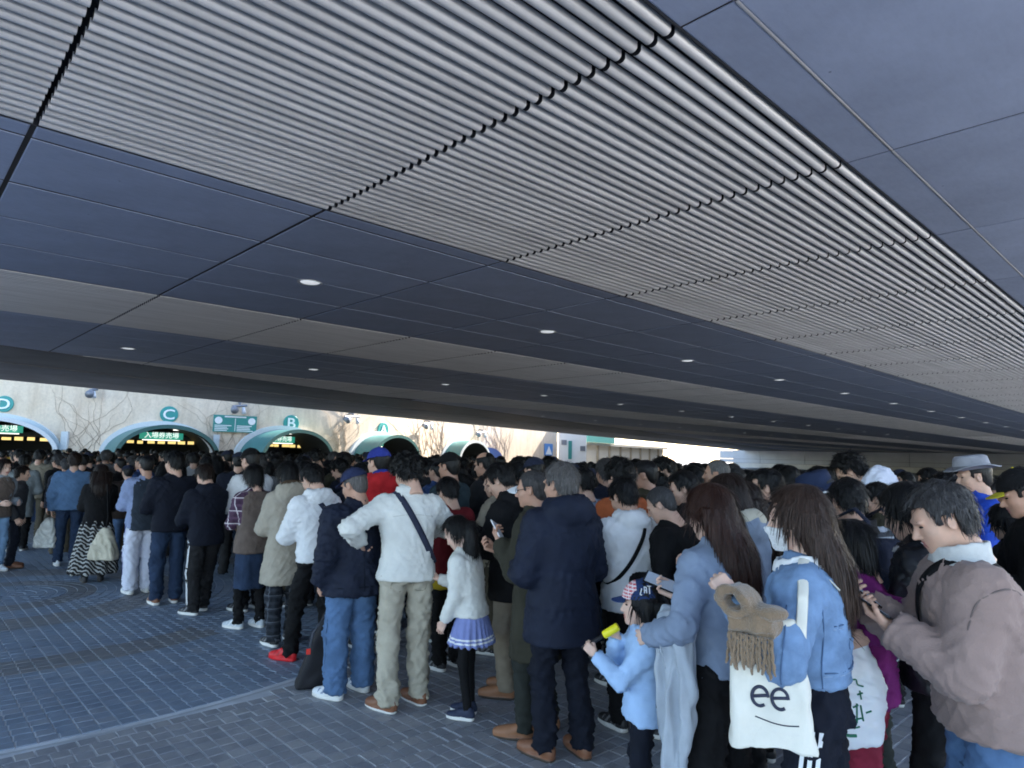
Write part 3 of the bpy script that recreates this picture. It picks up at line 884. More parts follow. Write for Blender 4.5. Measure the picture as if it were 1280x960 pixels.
def cap(P, a, b, ra, rb):
    a = np.asarray(a, np.float32); b = np.asarray(b, np.float32)
    ab = b - a; t = np.clip(((P - a) @ ab) / (ab @ ab + 1e-9), 0, 1)
    return np.linalg.norm(P - a - t[:, None] * ab, axis=1) - (ra + (rb - ra) * t)
def ell(P, c, r, R=None):
    q = P - np.asarray(c, np.float32)
    if R is not None: q = q @ np.asarray(R, np.float32)
    r = np.asarray(r, np.float32)
    k0 = np.linalg.norm(q / r, axis=1); k1 = np.linalg.norm(q / (r * r), axis=1)
    return k0 * (k0 - 1) / (k1 + 1e-9)
def rbox(P, c, hsz, r, R=None):
    q = P - np.asarray(c, np.float32)
    if R is not None: q = q @ np.asarray(R, np.float32)
    q = np.abs(q) - (np.asarray(hsz, np.float32) - r)
    return np.linalg.norm(np.maximum(q, 0), axis=1) + np.minimum(q.max(1), 0) - r
def smin(a, b, k):
    h = np.clip(0.5 + 0.5 * (b - a) / k, 0, 1)
    return b + (a - b) * h - k * h * (1 - h)
def smax(a, b, k): return -smin(-a, -b, k)
def cosi(x, xp, fp):
    """smooth (monotone-ish) interpolation between stations"""
    xp = np.asarray(xp, float); fp = np.asarray(fp, float)
    i = np.clip(np.searchsorted(xp, x) - 1, 0, len(xp) - 2)
    t = np.clip((x - xp[i]) / (xp[i + 1] - xp[i]), 0, 1)
    m = np.gradient(fp, xp)
    d = xp[i + 1] - xp[i]
    return ((2 * t ** 3 - 3 * t * t + 1) * fp[i] + (t ** 3 - 2 * t * t + t) * d * m[i] + (-2 * t ** 3 + 3 * t * t) * fp[i + 1] + (t ** 3 - t * t) * d * m[i + 1]).astype(np.float32)
def loft(P, st, n=2.3):
    """column through stations (z, cx, cy, half width, half depth)"""
    st = np.asarray(st, float); st = st[np.argsort(st[:, 0])]
    z = P[:, 2]
    cx, cy, a, b = (cosi(z, st[:, 0], st[:, k]) for k in (1, 2, 3, 4))
    a = np.maximum(a, 0.01); b = np.maximum(b, 0.01)
    q = (np.abs((P[:, 0] - cx) / a) ** n + np.abs((P[:, 1] - cy) / b) ** n) ** (1.0 / n)
    d = (q - 1) * np.minimum(a, b)
    return np.maximum(d, np.maximum(st[0, 0] - z, z - st[-1, 0]))
def rot_x(a):
    c, s = math.cos(a), math.sin(a); return np.array([[1, 0, 0], [0, c, -s], [0, s, c]])
def rot_y(a):
    c, s = math.cos(a), math.sin(a); return np.array([[c, 0, s], [0, 1, 0], [-s, 0, c]])
def rot_z(a):
    c, s = math.cos(a), math.sin(a); return np.array([[c, -s, 0], [s, c, 0], [0, 0, 1]])
def wav(P, seed, f, warp=0.5):
    """cheap smooth pseudo noise in about [-1,1]"""
    r = np.random.RandomState(seed); out = 0
    f = np.asarray(f, np.float32) * np.ones(3, np.float32)
    q = P * f
    q = q + warp * np.stack([np.sin(q @ r.normal(0, 1, 3) + r.rand() * 6) for _ in range(3)], 1)
    for k in range(5):
        out = out + np.sin(q @ r.normal(0, 1.0 + 0.35 * k, 3) + r.rand() * 6.3) * (0.45 / (1 + 0.35 * k))
    return out

# ---------------- head (origin between the ears, face towards +Y), hands, shoes: made once
def head_field(P, kind):
    w = {'m': 1.0, 'f': 0.95, 'k': 0.95}[kind]
    X = P.copy(); X[:, 0] = np.abs(X[:, 0]) / w
    d = ell(X, (0, -0.014, 0.034), (0.076, 0.096, 0.087))
    d = smin(d, ell(X, (0, 0.026, -0.028), (0.062, 0.066, 0.088)), 0.03)
    d = smin(d, ell(X, (0, 0.036, -0.072), (0.046 if kind == 'm' else 0.040, 0.05, 0.042)), 0.03)
    d = smin(d, ell(X, (0.038, 0.052, -0.03), (0.024, 0.026, 0.024)), 0.025)             # cheek
    d = smin(d, ell(X, (0.024, 0.082, 0.020), (0.030, 0.013, 0.009)), 0.016)             # brow
    d = smax(d, -ell(X, (0.032, 0.103, 0.0), (0.017, 0.016, 0.011)), 0.012)              # eye socket
    nl = 0.110 if kind == 'm' else 0.104
    d = smin(d, cap(X, (0, 0.086, 0.008), (0, nl, -0.032), 0.007, 0.0115), 0.014)        # nose
    d = smin(d, ell(X, (0.011, 0.094, -0.037), (0.009, 0.012, 0.008)), 0.008)            # nostril wing
    d = smin(d, ell(X, (0, 0.086, -0.058), (0.021, 0.013, 0.0055)), 0.006)               # lips
    d = smin(d, ell(X, (0, 0.084, -0.070), (0.018, 0.012, 0.0065)), 0.006)
    d = smax(d, -ell(X, (0, 0.1, -0.0635), (0.024, 0.012, 0.0018)), 0.003)
    d = smin(d, ell(X, (0, 0.070, -0.098), (0.022, 0.018, 0.015)), 0.018)                # chin
    R = rot_z(-0.35)
    ear = ell(X, (0.079, -0.008, -0.008), (0.0085, 0.019, 0.032), R)
    ear = smax(ear, -ell(X, (0.087, -0.004, -0.004), (0.006, 0.011, 0.019), R), 0.004)
    d = smin(d, ear, 0.006)
    d = smin(d, cap(X, (0, -0.022, -0.05), (0, -0.045, -0.20), 0.054 if kind == 'm' else 0.047, 0.058 if kind == 'm' else 0.05), 0.03)
    return d
HEADS = {}
def head_mesh(kind, h=0.0052):
    key = (kind, h)
    if key in HEADS: return HEADS[key]
    V, Q = surf(lambda P: head_field(P, kind), (-0.1, -0.13, -0.20), (0.1, 0.135, 0.13), h)
    m = np.zeros(len(Q), np.int32)
    c = V[Q].mean(1)
    # lips
    m[(np.abs(c[:, 0]) < 0.02) & (c[:, 1] > 0.083) & (c[:, 2] < -0.0535) & (c[:, 2] > -0.0755)] = 2
    # eyes: short dark almonds set into the sockets, with brows
    VV, QQ, MM = [V], [Q], [m]; n = len(V)
    for sx in (-1, 1):
        for cc, rr, mt in (((0.031 * sx, 0.079, 0.0015), (0.0125, 0.0105, 0.0052), 1), ((0.031 * sx, 0.0865, 0.023), (0.017, 0.006, 0.0035), 1)):
            v, q = surf(lambda P: ell(P, cc, rr), np.array(cc) - 0.02, np.array(cc) + 0.02, 0.003)
            VV.append(v); QQ.append(q + n); MM.append(np.full(len(q), mt, np.int32)); n += len(v)
    HEADS[key] = (np.concatenate(VV), np.concatenate(QQ), np.concatenate(MM))
    return HEADS[key]

def hand_field(P, curl, spread=1.0, thumb_in=0.0):
    # wrist at the origin, fingers to +Y, palm towards -Z, thumb on +X (a left hand seen from above)
    d = rbox(P, (0.0, 0.047, 0.0), (0.038, 0.045, 0.013), 0.012)
    d = smin(d, cap(P, (0, -0.06, 0), (0, 0.012, 0), 0.027, 0.024), 0.02)
    ln = [0.066, 0.074, 0.069, 0.054]; xs = [0.029, 0.0095, -0.0105, -0.029]; r = [0.0088, 0.0092, 0.0088, 0.0078]
    for i in range(4):
        a = np.array([xs[i], 0.086 - 0.005 * abs(i - 1.3), 0.0]); ang = 0.0; L = ln[i]
        side = (xs[i] / 0.03) * 0.10 * spread
        for j, fr in enumerate((0.45, 0.31, 0.26)):
            ang += curl * (0.75, 1.0, 0.75)[j] * (1 + 0.08 * i)
            v = np.array([math.sin(side) * math.cos(ang), math.cos(side) * math.cos(ang), -math.sin(ang)])
            b = a + v * L * fr
            d = smin(d, cap(P, a, b, r[i] * (1 - 0.07 * j), r[i] * (0.95 - 0.08 * j)), 0.003)
            a = b
    t0 = np.array([0.028, 0.022, -0.004]); t1 = np.array([0.055 - 0.012 * thumb_in, 0.052, -0.014 - 0.014 * thumb_in]); t2 = np.array([0.058 - 0.034 * thumb_in, 0.078, -0.022 - 0.022 * thumb_in]); t3 = t2 + np.array([-0.004 - 0.012 * thumb_in, 0.022, -0.006])
    d = smin(d, cap(P, t0, t1, 0.0145, 0.0105), 0.012); d = smin(d, cap(P, t1, t2, 0.0105, 0.0095), 0.004); d = smin(d, cap(P, t2, t3, 0.0095, 0.008), 0.003)
    return d
HANDS = {}
def hand_mesh(pose, h=0.0042):
    if (pose, h) in HANDS: return HANDS[(pose, h)]
    curl, tin = {'relaxed': (0.38, 0.2), 'grip': (1.25, 0.9), 'hold': (0.78, 0.5), 'flat': (0.15, 0.1)}[pose]
    HANDS[(pose, h)] = surf(lambda P: hand_field(P, curl, 1.0, tin), (-0.06, -0.07, -0.10), (0.085, 0.19, 0.04), h)
    return HANDS[(pose, h)]

SHOES = {}
def shoe_field(P, kind):
    hb = 0.10 if kind != 'leather' else 0.085
    ax = P[:, 1]
    wid = 0.044 + 0.008 * np.exp(-((ax - 0.09) / 0.06) ** 2) - 0.004 * np.exp(-((ax - 0.0) / 0.05) ** 2)
    sole = rbox(P * np.stack([0.048 / wid, np.ones_like(wid), np.ones_like(wid)], 1).astype(np.float32), (0, 0.055, 0.016), (0.048, 0.142, 0.016), 0.016)
    # rounded toe and heel in plan
    sole = smax(sole, (np.sqrt((P[:, 0] / 0.052) ** 2 + ((P[:, 1] - 0.055) / 0.145) ** 2 * 1.0) - 1.06) * 0.05, 0.02)
    u = ell(P, (0, 0.125, 0.034), (0.045, 0.072, 0.038))
    u = smin(u, cap(P, (0, 0.09, 0.045), (0, 0.0, 0.07), 0.036, 0.037), 0.03)
    u = smin(u, ell(P, (0, -0.04, 0.05), (0.038, 0.048, 0.055)), 0.03)
    u = smin(u, cap(P, (0, -0.02, 0.06), (0, -0.025, hb), 0.038, 0.041), 0.02)
    if kind == 'runner': u = smin(u, ell(P, (0, 0.04, 0.085), (0.026, 0.05, 0.018)), 0.015)
    u = np.maximum(u, 0.012 - P[:, 2])
    return np.minimum(sole, u)
def shoe_mesh(kind, h=0.007):
    if (kind, h) in SHOES: return SHOES[(kind, h)]
    V, Q = surf(lambda P: shoe_field(P, kind), (-0.07, -0.11, -0.012), (0.07, 0.215, 0.125), h)
    V[:, 2] -= V[:, 2].min()
    me = mesh_np('shoe', V, Q, (SKIN[0], SKIN[0]), True)
    c = V[Q].mean(1); hs = 0.034 if kind != 'leather' else 0.02
    mi_ = (c[:, 2] < hs).astype(np.int32)
    if kind == 'runner': mi_[(c[:, 2] > 0.038) & (np.abs(c[:, 0]) > 0.024) & (np.sin(c[:, 1] * 130 + c[:, 2] * 90) > 0.25) & (c[:, 1] > -0.02) & (c[:, 1] < 0.12)] = 2
    me.materials.append(SKIN[0])
    me.polygons.foreach_set('material_index', mi_); me.update()
    SHOES[(kind, h)] = me
    return me

def hair_fn(style, seed=1):
    """field of the hair in head space; hangs are added in body space by the person builder"""
    def f(P):
        X = P.copy(); X[:, 0] = np.abs(X[:, 0])
        if style == 'balding':
            t = 0.011
        elif style == 'buzz': t = 0.008
        elif style == 'curly': t = 0.032
        elif style in ('bob', 'long', 'pony'): t = 0.020
        else: t = 0.019
        d = ell(X, (0, -0.016, 0.034), (0.077 + t, 0.096 + t, 0.087 + t * 0.95))
        if style in ('short', 'curly', 'buzz', 'balding'):
            d = smin(d, ell(X, (0, -0.062, -0.03), (0.058 + t * 0.4, 0.040 + t * 0.5, 0.06)), 0.03)
        if style == 'bob': d = smin(d, ell(X, (0, -0.050, -0.055), (0.082, 0.062, 0.085)), 0.03)
        n1 = wav(P, seed, (60, 60, 60), 0.8); n2 = wav(P, seed + 5, (120, 120, 50), 0.6)
        amp = {'short': 0.0055, 'curly': 0.012, 'buzz': 0.0012, 'balding': 0.003, 'bob': 0.0025, 'long': 0.0025, 'pony': 0.002}[style]
        d = d - amp * n1 - amp * 0.5 * n2
        y, z = P[:, 1], P[:, 2]
        e = 0.004 * wav(P, seed + 9, 70.0)
        # face opening
        if style in ('bob', 'long'):
            face = np.minimum(0.068 - z, y - 0.040 + e) + 0.5 * e
            face = np.minimum(face, 0.064 - X[:, 0] + 0.2 * (0.04 - y))
            face = np.maximum(face, np.minimum(0.045 - z, y - 0.058))
        elif style == 'pony':
            face = np.minimum(0.072 - z, y - 0.020 + e)
            face = np.maximum(face, np.minimum(0.03 - z, y + 0.01 - 0.3 * (0.03 - z)))
        else:
            hl = 0.072 if style == 'short' else 0.078
            face = np.minimum(hl - z + e, y - 0.038 - 0.35 * np.maximum(0, z - 0.03) + e)
            face = np.maximum(face, np.minimum(-0.010 - z + e, y + 0.022))          # round the ear and below
            face = np.maximum(face, np.minimum(0.022 - z, np.minimum(y + 0.024 + e, 0.016 - y) + 0.003))
        if style == 'balding':
            face = np.maximum(face, np.minimum(z - 0.072, y + 0.07 + 0 * z))
        d = np.maximum(d, face)
        d = np.maximum(d, {'bob': -0.122, 'long': -0.105}.get(style, -0.082) - z + e)
        d = np.maximum(d, -(head_field(P, 'm') + 0.006))
        return d
    return f
HAIRS = {}
def hair_mesh(style, seed=1, h=0.006):
    k = (style, seed, h)
    if k not in HAIRS:
        HAIRS[k] = surf(hair_fn(style, seed), (-0.13, -0.16, -0.13), (0.13, 0.13, 0.17), h)
    return HAIRS[k]

HAIR_BLACK = hairmat('hair_black', (0.005, 0.0047, 0.005), 2.6)
HAIR_BROWN = hairmat('hair_brown', (0.015, 0.0075, 0.005), 2.6)
HAIR_CHESTNUT = hairmat('hair_chestnut', (0.030, 0.0105, 0.006), 2.6)
HAIR_ASH = hairmat('hair_ash', (0.036, 0.020, 0.014), 2.8)
HAIR_GREY = hairmat('hair_grey', (0.10, 0.093, 0.09), 3.0, 0.5)
HAIR_SALT = hairmat('hair_salt', (0.040, 0.038, 0.039), 4.2, 0.5)

def ik(a, t, l1, l2, pole):
    a = np.asarray(a, float); t = np.asarray(t, float); v = t - a; d = np.linalg.norm(v)
    d2 = min(d, (l1 + l2) * 0.995); v = v / (d + 1e-9); t = a + v * d2
    x = (l1 * l1 - l2 * l2 + d2 * d2) / (2 * d2); h = math.sqrt(max(0, l1 * l1 - x * x))
    p = np.asarray(pole, float); p = p - v * (p @ v); p /= np.linalg.norm(p) + 1e-9
    return a + v * x + p * h, t
def basis(y, zhint):
    y = np.asarray(y, float); y /= np.linalg.norm(y); z = np.asarray(zhint, float); z = z - y * (z @ y); z /= np.linalg.norm(z) + 1e-9
    return np.stack([np.cross(y, z), y, z], 1)      # columns x,y,z

class Person:
    """stands on the ground, faces local +Y. All lengths in u = height / 1.70"""
    def __init__(s, top, sex='m', lean=0.03, bow=0.25, yaw=0.0, girth=1.0, side=0.0, feet=((-0.10, 0.0, 0.1), (0.10, 0.02, -0.1)), lod=1.0, seed=1, child=False, headscale=1.0):
        s.lod = lod; s.seed = seed; s.sex = sex; s.kind = 'k' if child else sex; s.g = girth
        hs = (1.28 if child else 1.0) * headscale
        s.hs0 = hs
        nb0 = np.array([0.0, lean, 1.435 if not child else 1.37])
        hd = lambda: nb0 + hs * np.array([0, 0.02 + math.sin(bow) * 0.10, 0.052 + math.cos(bow) * 0.085]) 
        Rh = rot_z(yaw) @ rot_x(-bow)
        ht = (hd() + Rh @ (hs * np.array([0, 0.0, 0.125])))[2]
        s.u = top / ht
        u = s.u; s.lean = lean * u
        s.Rh = Rh; s.hs = hs * u; s.hc = hd() * u + np.array([side * u, 0, 0]); s.nb = nb0 * u + np.array([side * u, 0, 0])
        s.side = side * u
        s.bow = bow; s.yaw = yaw
        sw = (0.168 if sex == 'm' else 0.150) * (0.9 if child else 1.0) * (0.6 + 0.4 * girth)
        zs = 1.338 if not child else 1.275
        s.sh = [np.array([k * sw + side, lean * 0.93, zs]) * u for k in (-1, 1)]
        s.hip = [np.array([k * 0.088, 0.0, 0.88]) * u for k in (-1, 1)]
        s.ank = []; s.knee = []; s.ftz = []
        for k in (0, 1):
            fx, fy, fr = feet[k]
            a = np.array([fx, fy - 0.02, 0.085]) * u
            kn, a2 = ik(s.hip[k], a, 0.405 * u, 0.396 * u, (0.15 * (-1, 1)[k], 1, 0)); s.knee.append(kn); s.ank.append(a); s.ftz.append(fr)
        s.el = [None, None]; s.wr = [None, None]; s.hand = ['relaxed', 'relaxed']; s.palm = [None, None]; s.hdir = [None, None]
        s.arm(0, 'hang'); s.arm(1, 'hang')
        s.parts = []
    def arm(s, k, mode, **kw):
        u = s.u; sg = (-1, 1)[k]; S = s.sh[k]
        if mode == 'hang': t = S + np.array([0.055 * sg, 0.03, -0.50]) * u; pole = (0.4 * sg, -1, 0); s.palm[k] = (-sg, 0, 0)
        elif mode == 'phone': t = S + np.array([-0.10 * sg, 0.30, -0.19]) * u; pole = (0.55 * sg, -0.3, -1); s.palm[k] = (-0.4 * sg, -0.3, 0.9); s.hand[k] = 'hold'
        elif mode == 'pocket': t = S + np.array([0.02 * sg, 0.10, -0.46]) * u; pole = (0.9 * sg, -1, 0); s.palm[k] = (-sg, 0, 0)
        elif mode == 'bent': t = S + np.array([-0.02 * sg, 0.24, -0.30]) * u; pole = (0.5 * sg, -0.6, -0.7); s.palm[k] = (-sg, 0, 0.2)
        elif mode == 'to': t = np.asarray(kw['t'], float) * u; pole = kw.get('pole', (0.5 * sg, -0.4, -0.8)); s.palm[k] = kw.get('palm', (-sg, 0, 0))
        if 'hand' in kw: s.hand[k] = kw['hand']
        if 'palm' in kw: s.palm[k] = kw['palm']
        if 'hdir' in kw: s.hdir[k] = kw['hdir']
        s.el[k], s.wr[k] = ik(S, t, 0.29 * u, 0.255 * u, pole)
        return s
    def hand_frame(s, k):
        fd = s.wr[k] - s.el[k]; fd = fd / np.linalg.norm(fd)
        if s.hdir[k] is not None: fd = np.asarray(s.hdir[k], float)
        B = basis(fd, -np.asarray(s.palm[k], float))
        return B, s.wr[k]
    # ---- fields
    def torso_st(s, hem, bulk=0.0, flare=0.0, waist=0.0, shoulder=0.0):
        u = s.u; f = s.sex == 'f'; g = s.g
        kx = (0.90 if f else 1.0)
        rows = [(0.30, 0.185, 0.135), (0.60, 0.185, 0.132), (0.80, 0.180, 0.130), (0.90, 0.176, 0.126), (1.02, 0.158 - 0.008 * f, 0.112), (1.14, 0.168, 0.118), (1.25, 0.184, 0.122), (1.325, 0.186, 0.113), (1.37, 0.168, 0.098), (1.405, 0.125, 0.083), (1.432, 0.082, 0.070), (1.455, 0.066, 0.066), (1.50, 0.062, 0.062)]
        st = []
        for z, a, b in rows:
            k = np.clip((z - 0.85) / (1.40 - 0.85), 0, 1)
            fl = flare * np.clip((1.0 - z) / 0.35, 0, 1.6) if z < 1.0 else 0.0
            wa = waist * math.exp(-((z - 1.02) / 0.12) ** 2)
            bk = bulk * (1.0 if z < 1.34 else max(0.25, 1 - (z - 1.34) / 0.1))
            gy = 1.0 + (g - 1.0) * (1.25 if z < 1.2 else 0.7)
            kk = 1.0 if z > 1.40 else kx
            st.append((z * u, s.side * k, s.lean * (k ** 1.2), (a * kk * (1 + (g - 1) * 0.8 * (z < 1.4)) + bk + fl + shoulder * (1.2 < z < 1.38) - wa) * u, (b * kk * gy + bk + fl * 0.9 - wa * 0.8) * u))
        return np.array(st)
    def sleeves(s, P, r, to=1.0, only=None, k=0.02):
        u = s.u; d = None
        for i in (0, 1):
            if only is not None and i != only: continue
            S = s.sh[i]; E = s.el[i]; Wv = s.wr[i]
            wr = E + (Wv - E) * min(to, 1.0) if to > 0.45 else E
            x = cap(P, S, E, r[0] * u, r[1] * u)
            if to > 0.45: x = smin(x, cap(P, E, wr, r[1] * u, r[2] * u), k * u)
            d = x if d is None else np.minimum(d, x)
        return d
    def top_field(s, hem=0.83, bulk=0.012, flare=0.0, waist=0.0, sleeve=(0.068, 0.055, 0.043), to=0.97, collar=1.455, hood=0.0, blend=0.045, hem_tilt=0.0, shoulder=0.0, rib=0.0):
        u = s.u; st = s.torso_st(hem, bulk, flare, waist, shoulder)
        r = [x + bulk * 0.7 for x in sleeve]
        if s.sex == 'f': r = [x * 0.9 for x in r]
        def f(P, torso_only=False):
            d = loft(P, st)
            hz = hem * u + hem_tilt * P[:, 1]
            if rib: d = d + rib * u * np.clip((hz + 0.055 * u - P[:, 2]) / (0.012 * u), 0, 1)
            d = np.maximum(d, np.maximum(hz - P[:, 2], P[:, 2] - collar * u - 0.25 * (P[:, 1] - s.nb[1])))
            if torso_only: return d
            sl = s.sleeves(P, r, to)
            for i in (0, 1):       # flat cuffs
                fd = s.wr[i] - s.el[i]; L = np.linalg.norm(fd); fd /= L
                near = np.linalg.norm(P - s.wr[i], axis=1) < 0.10 * u
                ax_ = (P - s.el[i]) @ fd
                if rib: sl = np.where(near, sl + rib * 0.7 * u * np.clip((ax_ - L * to + 0.05 * u) / (0.012 * u), 0, 1), sl)
                sl = np.where(near, np.maximum(sl, ax_ - L * to), sl)
            d = smin(d, sl, blend * u)
            if hood:
                c = s.nb + np.array([0, -0.075, -0.035]) * u
                hd = ell(P, c, np.array([0.125, 0.07, 0.085]) * u * hood, rot_x(0.35))
                hd = smin(hd, cap(P, s.nb + np.array([-0.085, -0.015, 0.0]) * u, s.nb + np.array([0.085, -0.015, 0.0]) * u, 0.045 * u * hood, 0.045 * u * hood), 0.03 * u)
                hd = smax(hd, -ell(P, s.nb + np.array([0, -0.02, 0.075]) * u, np.array([0.085, 0.075, 0.075]) * u), 0.015 * u)
                d = np.where(hd < d + 0.03, smin(d, hd, 0.005 * u), d)
            return d
        return f
    def fold(s, V, Q, amp=0.006, seed=0, f=None, elbows=True, knees=False, quilt=None, pleat=None, vert=0.0):
        u = s.u; N = vnormals(V, Q)
        n1 = wav(V, s.seed * 17 + seed, (16 / u, 16 / u, 9 / u), 1.2); n2 = wav(V, s.seed * 17 + seed + 3, (34 / u, 34 / u, 26 / u), 1.2)
        disp = amp * (0.34 * n1 + 0.10 * n2)
        for q_, (an, fq, wt) in enumerate(((0.6, (34, 15, 7), 1.0), (-0.7, (30, 15, 8), 0.9), (1.45, (22, 14, 6), 0.5))):      # long thin creases running slantwise
            w_ = wav(V @ rot_y(an), s.seed * 13 + seed + 8 + q_, tuple(x / u for x in fq), 0.9)
            disp += 1.45 * amp * wt * (np.maximum(0, 1 - np.abs(w_) * 3.2) - 0.15) * np.clip(0.5 + 0.9 * wav(V, s.seed + seed + q_, 6 / u, 0.5), 0, 1)
        if elbows:
            for i in (0, 1):
                for J, ax, w, a_ in ((s.el[i], s.wr[i] - s.sh[i], 0.10, 1.5), (s.wr[i], s.wr[i] - s.el[i], 0.10, 1.2), (s.sh[i] + np.array([0, 0, -0.05]), s.el[i] - s.sh[i], 0.11, 0.9)):
                    ax = ax / (np.linalg.norm(ax) + 1e-9); r = V - J
                    g = np.exp(-(np.linalg.norm(r, axis=1) / (w * u)) ** 2)
                    disp += amp * a_ * 0.8 * g * (np.maximum(0, np.sin((r @ ax) / u * 125 + 3.0 * n1 + r[:, 0] / u * 40 + i)) * 1.5 - 0.45)
        if knees:
            for i in (0, 1):
                for J, w, a_, fr in ((s.knee[i] + np.array([0, -0.05, 0]) * u, 0.10, 0.75, 80), (s.ank[i] + np.array([0, 0, 0.06]) * u, 0.10, 1.1, 95), (s.hip[i] + np.array([0, -0.06, -0.06]) * u, 0.12, 0.8, 60)):
                    r = V - J; g = np.exp(-(np.linalg.norm(r, axis=1) / (w * u)) ** 2)
                    disp += amp * a_ * g * (np.maximum(0, np.sin(r[:, 2] / u * fr + 3.2 * n1 + r[:, 0] / u * 45 * (1 - 2 * i))) * 1.4 - 0.4)
        if quilt:
            ph = (V[:, 2] / u + 0.012 * n1) / quilt; gap = np.abs(ph - np.round(ph))
            disp -= 0.009 * u * np.exp(-(gap * quilt / 0.010) ** 2) * (V[:, 2] < 1.33 * u)
            disp += amp * 0.5 * np.sin(V[:, 0] * 160 + 3 * n1) * np.exp(-(gap * quilt / 0.03) ** 2)
        if pleat:
            a = np.arctan2(V[:, 1], V[:, 0]); disp += pleat[1] * np.sin(a * pleat[0] + 0.8 * n1) * np.clip((pleat[2] * u - V[:, 2]) / (0.25 * u), 0, 1)
        return V + N * disp[:, None]
    def bbox(s, pad=0.12):
        A = np.stack(s.sh + s.el + s.wr + [s.nb]); u = s.u
        lo = A.min(0) - pad * u; hi = A.max(0) + pad * u
        lo[0] = min(lo[0], -0.30 * u * max(1, s.g)); hi[0] = max(hi[0], 0.30 * u * max(1, s.g)); lo[1] = min(lo[1], -0.27 * u * max(1, s.g)); hi[1] = max(hi[1], 0.27 * u * max(1, s.g))
        return lo, hi
    # ---- parts (each returns (name, mesh))
    def put(s, name, V, Q, mats, fm=None, smooth=True):
        me = mesh_np(name, V, Q, mats if isinstance(mats, (list, tuple)) else (mats,), smooth, fm)
        s.parts.append((name, me, None)); return me
    def body(s, skin=0):
        u = s.u
        hv, hq, hm = head_mesh(s.kind, 0.0052 * s.lod if s.lod <= 1.2 else 0.0095)
        VV = [(hv * s.hs) @ s.Rh.T + s.hc]; QQ = [hq]; MM = [hm]; n = len(hv)
        for k in (0, 1):
            v, q = hand_mesh(s.hand[k], 0.0042 if s.lod <= 1.2 else 0.008)
            v = v * u * (1.0 if s.sex == 'm' else 0.92)
            if k == 1: v = v * np.array([-1, 1, 1]); q = q[:, ::-1]
            B, o = s.hand_frame(k)
            VV.append(v @ B.T + o); QQ.append(q + n); MM.append(np.zeros(len(q), np.int32)); n += len(v)
        def f(P):
            d = cap(P, s.nb, (0, 0, 0.95 * u), 0.05 * u, 0.10 * u)
            d = smin(d, cap(P, s.nb + (s.hc - s.nb) * 0.4, s.nb - np.array([0, 0, 0.05]) * u, 0.045 * u, 0.06 * u), 0.03)
            for i in (0, 1):
                d = smin(d, cap(P, s.sh[i], s.el[i], 0.040 * u, 0.034 * u), 0.03); d = smin(d, cap(P, s.el[i], s.wr[i], 0.034 * u, 0.024 * u), 0.02)
                d = smin(d, cap(P, s.hip[i], s.knee[i], 0.050 * u, 0.030 * u), 0.03); d = smin(d, cap(P, s.knee[i], s.ank[i], 0.030 * u, 0.024 * u), 0.02)
            return d
        A = np.stack(s.sh + s.el + s.wr + s.ank + s.knee + [s.nb, s.hc])
        v, q = surf(f, A.min(0) - 0.13 * u, np.minimum(A.max(0) + 0.13 * u, [9, 9, s.hc[2]]), 0.022 if s.lod <= 1.2 else 0.035)
        VV.append(v); QQ.append(q + n); MM.append(np.zeros(len(q), np.int32))
        s.put('body', np.concatenate(VV), np.concatenate(QQ), (SKIN[skin], EYED, LIPM), np.concatenate(MM))
        return s
    def hair(s, style, mat, seed=1, hang=None):
        """hang: (length below head centre, half width, half depth, sideways drift, back drift)"""
        h = 0.0062 if s.lod <= 1.2 else 0.011
        if hang is None:
            V, Q = hair_mesh(style, seed, h)
            V = (V * s.hs) @ s.Rh.T + s.hc
        else:
            f0 = hair_fn(style, seed); L, hw, hd_, sx, by = hang
            u = s.u; hc = s.hc; back = s.Rh @ np.array([0, -0.035, 0.0]) * s.hs
            if style == 'pony':
                b0 = hc + s.Rh @ np.array([0, -0.105, 0.03]) * s.hs
                pts_ = [b0, b0 + np.array([sx * 0.25, -0.05 + by * 0.2, -0.02]), b0 + np.array([sx * 0.6, -0.06 + by * 0.6, -L * 0.45]), b0 + np.array([sx, -0.045 + by, -L])]
                rr = [0.022, 0.036, hw, hw * 0.35]
                def hangf(P):
                    d = cap(P, pts_[0], pts_[1], rr[0], rr[1])
                    for a in (1, 2): d = smin(d, cap(P, pts_[a], pts_[a + 1], rr[a], rr[a + 1]), 0.02)
                    return d
            else:
                z1 = hc[2] + 0.03 * s.hs; z0 = hc[2] - L
                zz = np.linspace(0, 1, 6)
                prof = np.array([1.0, 1.02, 1.0, 0.95, 0.82, 0.42])
                zs_ = z1 - (z1 - z0) * zz
                nbk = s.nb[1] - 0.085 * u
                st = np.stack([zs_, hc[0] + back[0] + sx * zz ** 1.4, np.minimum(hc[1] + back[1] - 0.012, hc[1] + back[1] + (nbk - hc[1] - back[1]) * np.clip(zz * 2.2, 0, 1)) + by * zz, hw * prof, hd_ * prof], 1)
                def hangf(P):
                    d = loft(P, st, 2.0)
                    # open at the face and throat
                    q = ((P - hc) @ s.Rh) / s.hs
                    return np.maximum(d, np.minimum(0.03 - q[:, 2] * 0.2, q[:, 1] - 0.012))
            def f(P):
                d = f0((((P - hc) @ s.Rh) / s.hs).astype(np.float32)) * s.hs
                g = hangf(P)
                a = np.arctan2(P[:, 0] - hc[0], P[:, 1] - hc[1])
                st_ = wav(np.stack([a * 0.35, a * 0.2, P[:, 2] * 0.15], 1), seed + 2, 40.0, 0.6)
                g = g - 0.0045 * st_ - 0.004 * wav(P, seed + 4, (55, 55, 10), 0.7)
                return smin(d, g, 0.02)
            lo = hc - np.array([0.19, 0.30, L + 0.04]); hi = hc + np.array([0.19, 0.16, 0.20])
